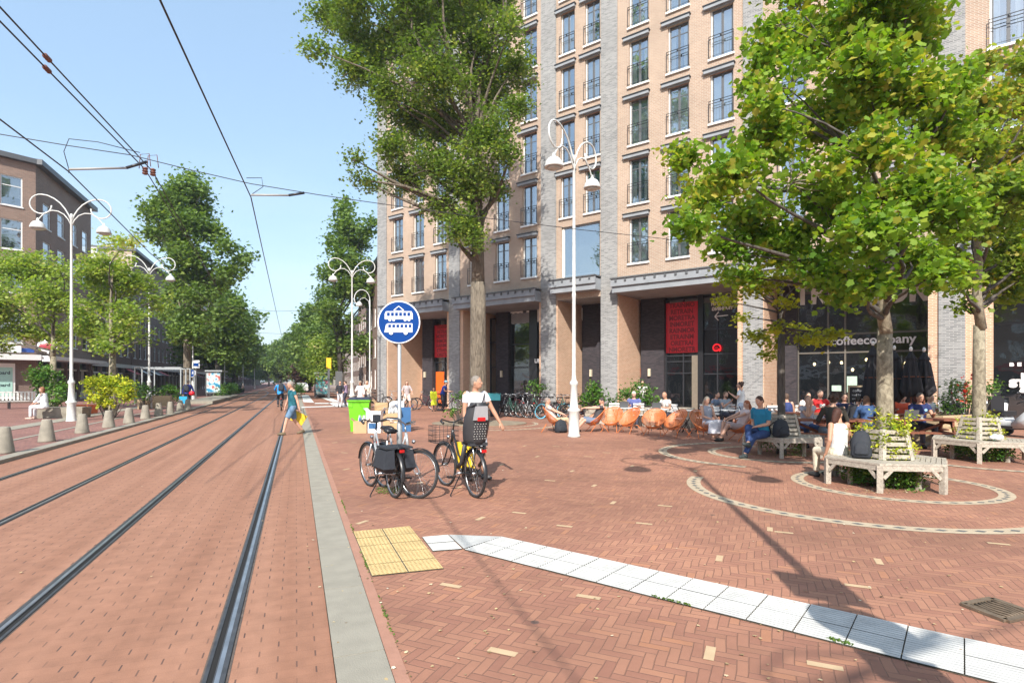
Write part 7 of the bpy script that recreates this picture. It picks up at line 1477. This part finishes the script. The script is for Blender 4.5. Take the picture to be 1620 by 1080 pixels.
    # legwear
    tm = pm('trousers_%d_%d_%d' % tuple(int(c * 99) for c in trousers), trousers); q = MB()
    q.loft([ering(P - up * .10, X, fw, .14, .115), ering(P - up * .02, X, fw, .168, .13), ering(P + up * .08, X, fw, .156, .118)], tm)
    for i, s in enumerate((-1, 1)):
        ank, kn, el, wr = limbs[i]
        if skirt: continue
        if legs == 'short': q.tube([Hp[i], Hp[i].lerp(kn, .9)], [.108, .088], tm, 12)
        else: q.tube([Hp[i], Hp[i].lerp(kn, .5), kn], [.105, .09, .070], tm, 12); q.ell(kn, (.070,) * 3, tm); q.tube([kn, kn.lerp(ank, .5), kn.lerp(ank, .93)], [.070, .062, .055], tm, 12)
        q.ell(Hp[i], (.10, .10, .10), tm)
    if skirt:
        km = (limbs[0][1] + limbs[1][1]) / 2; low = km.lerp((limbs[0][0] + limbs[1][0]) / 2, skirt); dk = (limbs[0][1] - limbs[1][1]).length / 2
        q.loft([ering(P, X, Vector((0, 1, 0)), .16, .13), ering(P.lerp(km, .5), X, Vector((0, 0, 1)) if abs((km - P).normalized().y) > .6 else Vector((0, 1, 0)), .16 + dk * .4, .10), ering(km + Vector((0, .02, 0)), X, Vector((0, .6, .8)).normalized() if pelvis < .7 else Vector((0, 1, 0)), .12 + dk, .10), ering(low, X, Vector((0, 1, 0)), .14 + dk, .12)], tm)
    fuse(q, 'skirt' if skirt else ('shorts' if legs == 'short' else 'trousers'), t, vox * .75, tm, 3)
    if shoes:
        hm = pm('shoe_%d' % int(sum(shoes) * 300), shoes); 
        for i, s in enumerate((-1, 1)):
            ank = limbs[i][0]; td = Vector(toes[i]) if toes else Vector((s * .12, 1, 0)); td.normalize(); f0 = ank + Vector((0, 0, -.045)); q = MB(); q.tube([f0 - td * .065, f0 - td * .03, f0 + td * .08, f0 + td * .19], [.035, .046, .045, .028], hm, 10); q.tube([ank + Vector((0, 0, .02)), f0], [.043, .046], hm, 10)
            fuse(q, 'shoe', t, .014, hm, 2)
    return t
SEAT = lambda h, **k: dict(pelvis=h + .08, feet=((-.12, .45, 0), (.12, .42, 0)), **k)
BLUEJ = (.035, .08, .19)
def face(dx, dy): return math.atan2(dy, dx) - PI / 2
# 1 man crossing the tracks
x, y = G(463, 687)
person('man in a teal polo and denim shorts striding over the rail with a yellow bag', x, y, R(128), pelvis=.90, lean=.05, feet=((-.07, .30, 0), (.09, -.34, .03)), hands=((-.30, -.12, .80), (.30, .16, .80)), shirt=(.015, .13, .17), sleeve=.55, legs='short', trousers=(.12, .21, .32), hair=(.27, .235, .20), shoes=(.16, .12, .07), turn=-.25, nod=.15, vox=.02, fine=True, tshirt_len=.06, toes=((0, 1, 0), (0, 1, -.25)))
q = MB(); q.loft([[(-.2, -.02, .0), (.2, -.02, 0), (.2, .03, 0), (-.2, .03, 0)], [(-.22, -.02, .34), (.22, -.02, .34), (.22, .03, .34), (-.22, .03, .34)]], mat('yellow_bag', (.75, .50, .02), .6), smooth=False); q.tube([(-.1, 0, .34), (0, 0, .5), (.1, 0, .34)], .008, M_BLACK, 5)
o = q.build('shopping_bag', None, (x + .02, y + .22, .36), R(25)); o.rotation_euler = (0, R(28), R(10)); tag(o, 'yellow shopping bag swinging behind the man crossing the tracks', 'bag')
# 2 cyclist from behind
x, y = XY(445, 33); a = TH + R(96)
bicycle('bicycle ridden away along the tracks', x, y, TH + PI / 2, F_GREY, extras=False)
person('cyclist in a bright blue jacket with a dark rucksack riding away', x + .02, y - .2, TH, pelvis=.98, lean=.25, feet=((-.12, .2, .2), (.12, .1, .42)), hands=((-.28, .5, 1.12), (.28, .5, 1.12)), shirt=(.02, .25, .62), sleeve=2, trousers=(.03, .03, .04), hair=(.02, .02, .02), vox=.028, headgear=(.03, .03, .04))
x2, y2 = XY(445.5, 32.5); bag('dark rucksack with a red mark on the cyclist riding away', x2, y2 - .05, 1.12, TH, .32, .46, .18, strap=False)
# 3 man in blue jacket on the left
x, y = XY(296, 33.6)
person('man in a dark blue jacket walking away between bollards and shelter', x, y, TH + R(-15), z=.06, pelvis=.92, lean=.22, feet=((-.1, .18, 0), (.1, -.2, 0)), hands=((-.33, .12, .72), (.34, .22, .80)), shirt=(.015, .03, .20), sleeve=2, trousers=(.03, .035, .05), hair=(.25, .2, .17), vox=.028)
x2, y2 = XY(295, 33.2); bag('black rucksack on the back of the man in the dark blue jacket', x2, y2 - .02, 1.05, TH, .30, .42, .16, strap=False)
q = MB(); q.box(-.2, .2, -.06, .06, 0, .42, mat('cyan_bag', (.02, .35, .6), .5)); x2, y2 = XY(290, 33.2); tag(q.build('carrier_bag', None, (x2, y2, .38), TH), 'light blue carrier bag held by the man in the dark blue jacket', 'bag')
q = MB(); q.ell((0, 0, 0), (.16, .12, .14), M_RED); x2, y2 = XY(303.5, 33.2); tag(q.build('red_bag', None, (x2, y2, .98), TH), 'small red bag at the right hand of the man in the dark blue jacket', 'bag')
# 4 woman on the stone bench
x, y = XY(66, 24.3)
person('woman dressed in white sitting on the stone bench facing left', x + .05, y + .1, R(100), z=.06, **SEAT(.46), lean=.12, hands=((-.05, .42, .62), (.08, .40, .62)), shirt=(.72, .73, .76), sleeve=1.6, trousers=(.70, .71, .74), hair=(.22, .09, .04), hairlen='bob', shoes=(.55, .40, .33), female=True, vox=.022, nod=-.1, scale=1.05)
# 5-6 people near the second lamp
person('woman in a white blouse and sunhat walking beside a man near the green bin', *XY(570, 33.5), R(175), pelvis=.90, hands=((-.25, .1, .85), (.2, .25, 1.1)), shirt=(.75, .72, .72), sleeve=1.8, trousers=(.62, .55, .55), hair=(.05, .03, .02), hairlen='long', skirt=.5, female=True, vox=.03, headgear=(.35, .27, .2))
person('man in a cream shirt with folded arms beside the woman in the sunhat', *XY(581, 34), R(165), pelvis=.94, hands=((.1, .22, 1.15), (-.08, .24, 1.18)), shirt=(.72, .66, .56), sleeve=1.2, trousers=(.16, .16, .18), hair=(.30, .22, .14), vox=.03)
for px, d_, sh, lab in ((538, 37, (.02, .02, .025), 'person in dark clothes near the foot of the distant double lamp'), (547, 38.5, (.30, .22, .33), 'person in a mauve top near the foot of the distant double lamp')):
    person(lab, *XY(px, d_), R(200 if px < 540 else 90), pelvis=.93, hands=((-.2, .3, 1.0), (.2, .3, 1.0)), shirt=sh, sleeve=2, trousers=(.5, .5, .52) if px < 540 else (.05, .05, .08), vox=.035)
# 7 woman on a bicycle
x, y = XY(641, 33.2); bicycle('dark bicycle with the woman in the floral top standing astride it', x, y + .2, R(-35), F_BLK, extras=False, steer=.2)
person('woman in a pale floral top and shorts astride a bicycle', x + .1, y, R(-165), pelvis=.92, feet=((-.2, .1, 0), (.22, -.1, 0)), hands=((-.28, .32, 1.02), (.28, .32, 1.02)), shirt=(.42, .36, .36), sleeve=1.2, trousers=(.75, .60, .52), legs='short', hair=(.10, .05, .03), hairlen='bob', shoes=(.55, .5, .3), female=True, vox=.026)
# 8 parent with rain-coated child
x, y = XY(700, 32.6); bicycle('dark red cargo bicycle under the person in the blue polo', x + .3, y + .2, R(-10), cols4[2], extras=False)
person('person in a blue polo and pale helmet leaning over a bicycle', x, y, R(-100), pelvis=.95, lean=.3, feet=((-.16, .0, 0), (.16, .1, 0)), hands=((-.22, .45, 1.1), (.22, .45, 1.1)), shirt=(.01, .07, .42), sleeve=.6, trousers=(.03, .03, .04), hair=(.05, .03, .02), vox=.026, headgear=(.25, .45, .55))
person('child in a neon yellow raincoat beside the person in the blue polo', *XY(686, 32.0), R(200), pelvis=.92, hands=((-.2, .1, .8), (.2, .1, .8)), shirt=(.72, .80, .03), sleeve=2, trousers=(.72, .80, .03), hair=(.1, .07, .04), vox=.028, scale=.78, skirt=.1)
# 9 man in the white T-shirt
x, y = XY(752, 9.75)
mw = person('man in a white t-shirt with a black cross strap standing behind the child seat', x, y, R(-142), pelvis=.96, feet=((-.14, .05, 0), (.12, -.02, 0)), hands=((-.42, .22, .86), (.24, .05, .80)), shirt=(.78, .78, .79), sleeve=.55, legs='short', trousers=(.50, .52, .55), hair=(.22, .19, .16), skin=M_SKIN2, shoes=(.1, .1, .1), turn=.55, vox=.016, fine=True, scale=1.015, tshirt_len=.08)
q = MB(); pts = []
for i in range(25):
    a = 2 * PI * i / 24; pts.append((.165 * math.cos(a), .133 * math.sin(a) + .0, 1.23 - .235 * math.cos(a)))
q.tube(pts, .010, M_BLACK, 5, closed=True); q.build('cross_strap', mw)
q = MB(); q.tube([(-.058 + .03 * math.cos(a) - .18, .055 * math.sin(a), 1.235) for a in [2 * PI * i / 12 for i in range(12)]], .006, M_BLACK, 5, closed=True); q.build('sleeve_band', mw)
# 10 man with a phone in a lounge chair
x, y = G(940, 683); LZ = dict(pelvis=.40, feet=((-.12, .72, 0), (.12, .66, 0)), lean=-.42)
person('man in a dark t-shirt reclining with a phone just right of the nearest lamp', x + .05, y - .02, R(100), **LZ, hands=((-.08, .38, .80), (.08, .38, .80)), shirt=(.06, .055, .06), legs='short', trousers=(.16, .20, .28), hair=(.05, .04, .035), shoes=(.05, .42, .5), nod=.5, vox=.02)
x, y = G(876, 683)
person('person in tan trousers in the chair half hidden behind the nearest lamp', x, y, R(-95), **LZ, hands=((-.15, .3, .6), (.15, .3, .6)), shirt=(.55, .53, .5), trousers=(.50, .36, .22), hair=(.3, .2, .12), shoes=(.02, .02, .02), vox=.02)
# seated people at the folding tables
ST_ = SEAT(.45)
person('grey haired man in a blue polo working at a laptop behind the orange chairs', *XY(1003, 21.0), R(165), **ST_, lean=.1, hands=((-.15, .35, .78), (.15, .35, .78)), shirt=(.10, .12, .30), hair=(.62, .60, .55), nod=.35, vox=.022)
person('bald man in a white t-shirt working at a laptop', *XY(1056, 20.2), R(120), **ST_, lean=.18, hands=((-.15, .38, .78), (.15, .38, .78)), shirt=(.72, .68, .62), hairlen='bald', skin=M_SKIN2, nod=.4, vox=.022)
person('person in a white shirt standing by the orange door behind the planter', *XY(1016, 26), R(180), pelvis=.94, hands=((-.2, .2, 1.0), (.2, .2, 1.0)), shirt=(.65, .63, .6), hair=(.04, .03, .03), vox=.026)
person('bearded man in a grey t-shirt and headphones at a folding table', *XY(1147, 20.2), R(200), **ST_, hands=((-.2, .3, .78), (.1, .35, .95)), shirt=(.28, .32, .36), hair=(.16, .10, .06), beard=True, vox=.022)
person('dark haired person in a blue grey top left of the bearded man', *XY(1130, 20.6), R(215), **ST_, hands=((-.15, .3, .8), (.15, .3, .8)), shirt=(.18, .24, .34), hair=(.03, .025, .02), vox=.022, lean=.15)
person('curly haired young woman standing in a white t-shirt before the right glass door', *XY(1172, 19.4), R(70), pelvis=.92, hands=((-.1, .32, 1.28), (.2, .12, .85)), shirt=(.78, .78, .78), sleeve=.7, trousers=(.45, .50, .58), hair=(.08, .04, .025), hairlen='curly', female=True, vox=.02, scale=.97)
# 14-15 pair in lounge chairs
x, y = G(1108, 693)
person('woman in a grey top and white skirt sitting in a lounge chair', x + .18, y - .1, R(195), pelvis=.45, feet=((-.1, .45, 0), (.1, .42, 0)), lean=-.12, hands=((-.1, .3, .62), (.1, .3, .60)), shirt=(.38, .39, .44), sleeve=0, trousers=(.66, .66, .72), skirt=.75, hair=(.42, .35, .27), hairlen='bob', shoes=None, nod=.35, female=True, vox=.018)
x, y = G(1172, 697)
person('ginger haired woman in black boots reclining in a dark red lounge chair', x - .02, y, R(95), pelvis=.40, feet=((-.1, .62, 0), (.1, .50, .0)), lean=-.40, hands=((-.12, .35, .62), (.12, .35, .62)), shirt=(.60, .48, .46), trousers=(.4, .3, .28), legs='short', hair=(.34, .10, .035), hairlen='bob', shoes=(.012, .012, .012), nod=.3, female=True, vox=.018)
# 18 blue T-shirt man on the bench
person('young man in a teal t-shirt and jeans sitting with crossed legs on the shaded bench', 5.62, 12.78, R(122), pelvis=.53, feet=((-.02, .62, .0), (-.10, .62, .24)), lean=.10, hands=((-.04, .26, .66), (.16, .10, .55)), shirt=(.012, .20, .34), sleeve=.8, trousers=(.025, .055, .16), hair=(.075, .035, .02), shoes=(.04, .05, .05), skin=M_SKIN, nod=.42, turn=-.1, vox=.016, fine=True, knee=((-.1, 1, .4), (.15, 1, .9)), toes=((0, 1, 0), (0, 1, .25)), scale=1.03)
# people around the picnic tables
person('woman in a white top sitting on the nearest bench with her back to the camera', 5.57, 9.68, R(10), pelvis=.53, feet=((-.14, .42, 0), (.1, .40, 0)), lean=.02, hands=((-.26, .02, .5), (.24, .28, .62)), shirt=(.74, .73, .71), sleeve=0, trousers=(.62, .55, .42), hair=(.055, .018, .010), hairlen='bob', female=True, skin=M_SKIN2, turn=-1.1, vox=.015, fine=True, scale=.93, tshirt_len=.04, headgear=None)
person('man in a black leather jacket seated at the picnic table, seen from behind', *XY(1320, 13.3), R(-12), **ST_, lean=.12, hands=((-.2, .35, .78), (.2, .35, .78)), shirt=(.035, .032, .025), sleeve=2, trousers=(.25, .29, .34), hair=(.05, .028, .018), hairlen='curly', vox=.018, scale=1.04)
person('woman in a pale striped top resting her chin on her hands at the picnic table', *XY(1276, 14.8), R(170), **ST_, lean=.12, hands=((-.03, .24, 1.05), (.05, .24, 1.05)), shirt=(.45, .44, .50), hair=(.26, .17, .11), hairlen='bun', female=True, vox=.018, trousers=(.04, .08, .2))
person('man in a white t-shirt and sunglasses at the back by the cafe glass', *XY(1278, 19.0), R(175), **ST_, hands=((-.2, .3, .78), (.2, .3, .78)), shirt=(.75, .73, .72), hair=(.05, .04, .03), vox=.02)
mr_ = person('man in a red t-shirt with a white print at the back table', *XY(1297, 18.2), R(178), **ST_, hands=((-.2, .3, .78), (.2, .3, .78)), shirt=(.62, .02, .02), hair=(.16, .12, .09), vox=.02, scale=1.06)
text('PRINT'[:0] or 'M', mr_, .12, (0, .155, .86), (PI / 2, 0, PI), M_WHITE, name='shirt_print', ext=.004, bold=.01, sx=1.6)
person('dark haired man in navy to the right of the leather jacket', *XY(1336, 16.8), R(160), **ST_, hands=((-.2, .3, .78), (.2, .3, .78)), shirt=(.02, .025, .07), hair=(.02, .015, .012), vox=.02)
person('woman with long brown hair in a denim jacket leaning over the table behind the maple', *XY(1372, 15.3), R(-25), **ST_, lean=.3, hands=((-.15, .35, .8), (.15, .35, .8)), shirt=BLUEJ, sleeve=2, trousers=(.03, .03, .04), hair=(.13, .065, .035), hairlen='long', female=True, vox=.018)
person('dark haired person leaning close beside the woman in the denim jacket', *XY(1352, 15.6), R(-60), **ST_, lean=.3, hands=((-.15, .35, .8), (.15, .35, .8)), shirt=(.03, .03, .035), sleeve=2, hair=(.02, .015, .01), vox=.02)
mn = person('smiling man in a navy t-shirt behind a grey laptop at the picnic table', *XY(1453, 14.75), R(172), **ST_, lean=.06, hands=((-.14, .38, .79), (.14, .38, .79)), shirt=(.012, .022, .10), hair=(.11, .09, .07), skin=M_SKIN2, nod=.25, vox=.016, scale=1.05)
q = MB(); disc(q, .035, .148, .151, (-.09, .90), mat('badge_blue', (.3, .5, .7), .5), 16); q.build('shirt_badge', mn)
person('person in an orange red top beyond the closed parasols', *XY(1428, 17.3), R(150), **ST_, lean=.2, hands=((-.2, .35, .8), (.2, .35, .8)), shirt=(.7, .10, .04), hair=(.08, .05, .03), vox=.022)
person('person in a navy vest and white cap behind the slim dark tree', *XY(1247, 17.4), R(20), **ST_, lean=.1, hands=((-.2, .3, .78), (.2, .3, .78)), shirt=(.03, .05, .16), hair=(.1, .06, .04), sleeve=0, vox=.022)
person('person in a white cap and white shirt far right behind the navy man', *XY(1470, 16.6), R(200), **ST_, hands=((-.2, .3, .78), (.2, .3, .78)), shirt=(.72, .72, .72), hair=(.5, .36, .2), vox=.022)
print('objects', len(D.objects), 'people done')

# =================== air ===================
hz_ = MB(); hz_.box(-120, 90, -70, 480, -1.4, 33, D.materials.new('haze')); ho_ = structure(hz_, 'haze', (0, 0, 0), TH); ho_['kind'] = 'stuff'; ho_['label'] = 'thin pale summer haze filling the street'
hm_ = ho_.data.materials[0]; hm_.use_nodes = True; hn = hm_.node_tree.nodes; hn.remove(hn['Principled BSDF']); pv = hn.new('ShaderNodeVolumePrincipled'); pv.inputs['Color'].default_value = (.80, .88, 1, 1); pv.inputs['Density'].default_value = .0006; pv.inputs['Anisotropy'].default_value = .3
hm_.node_tree.links.new(pv.outputs[0], hn['Material Output'].inputs['Volume'])
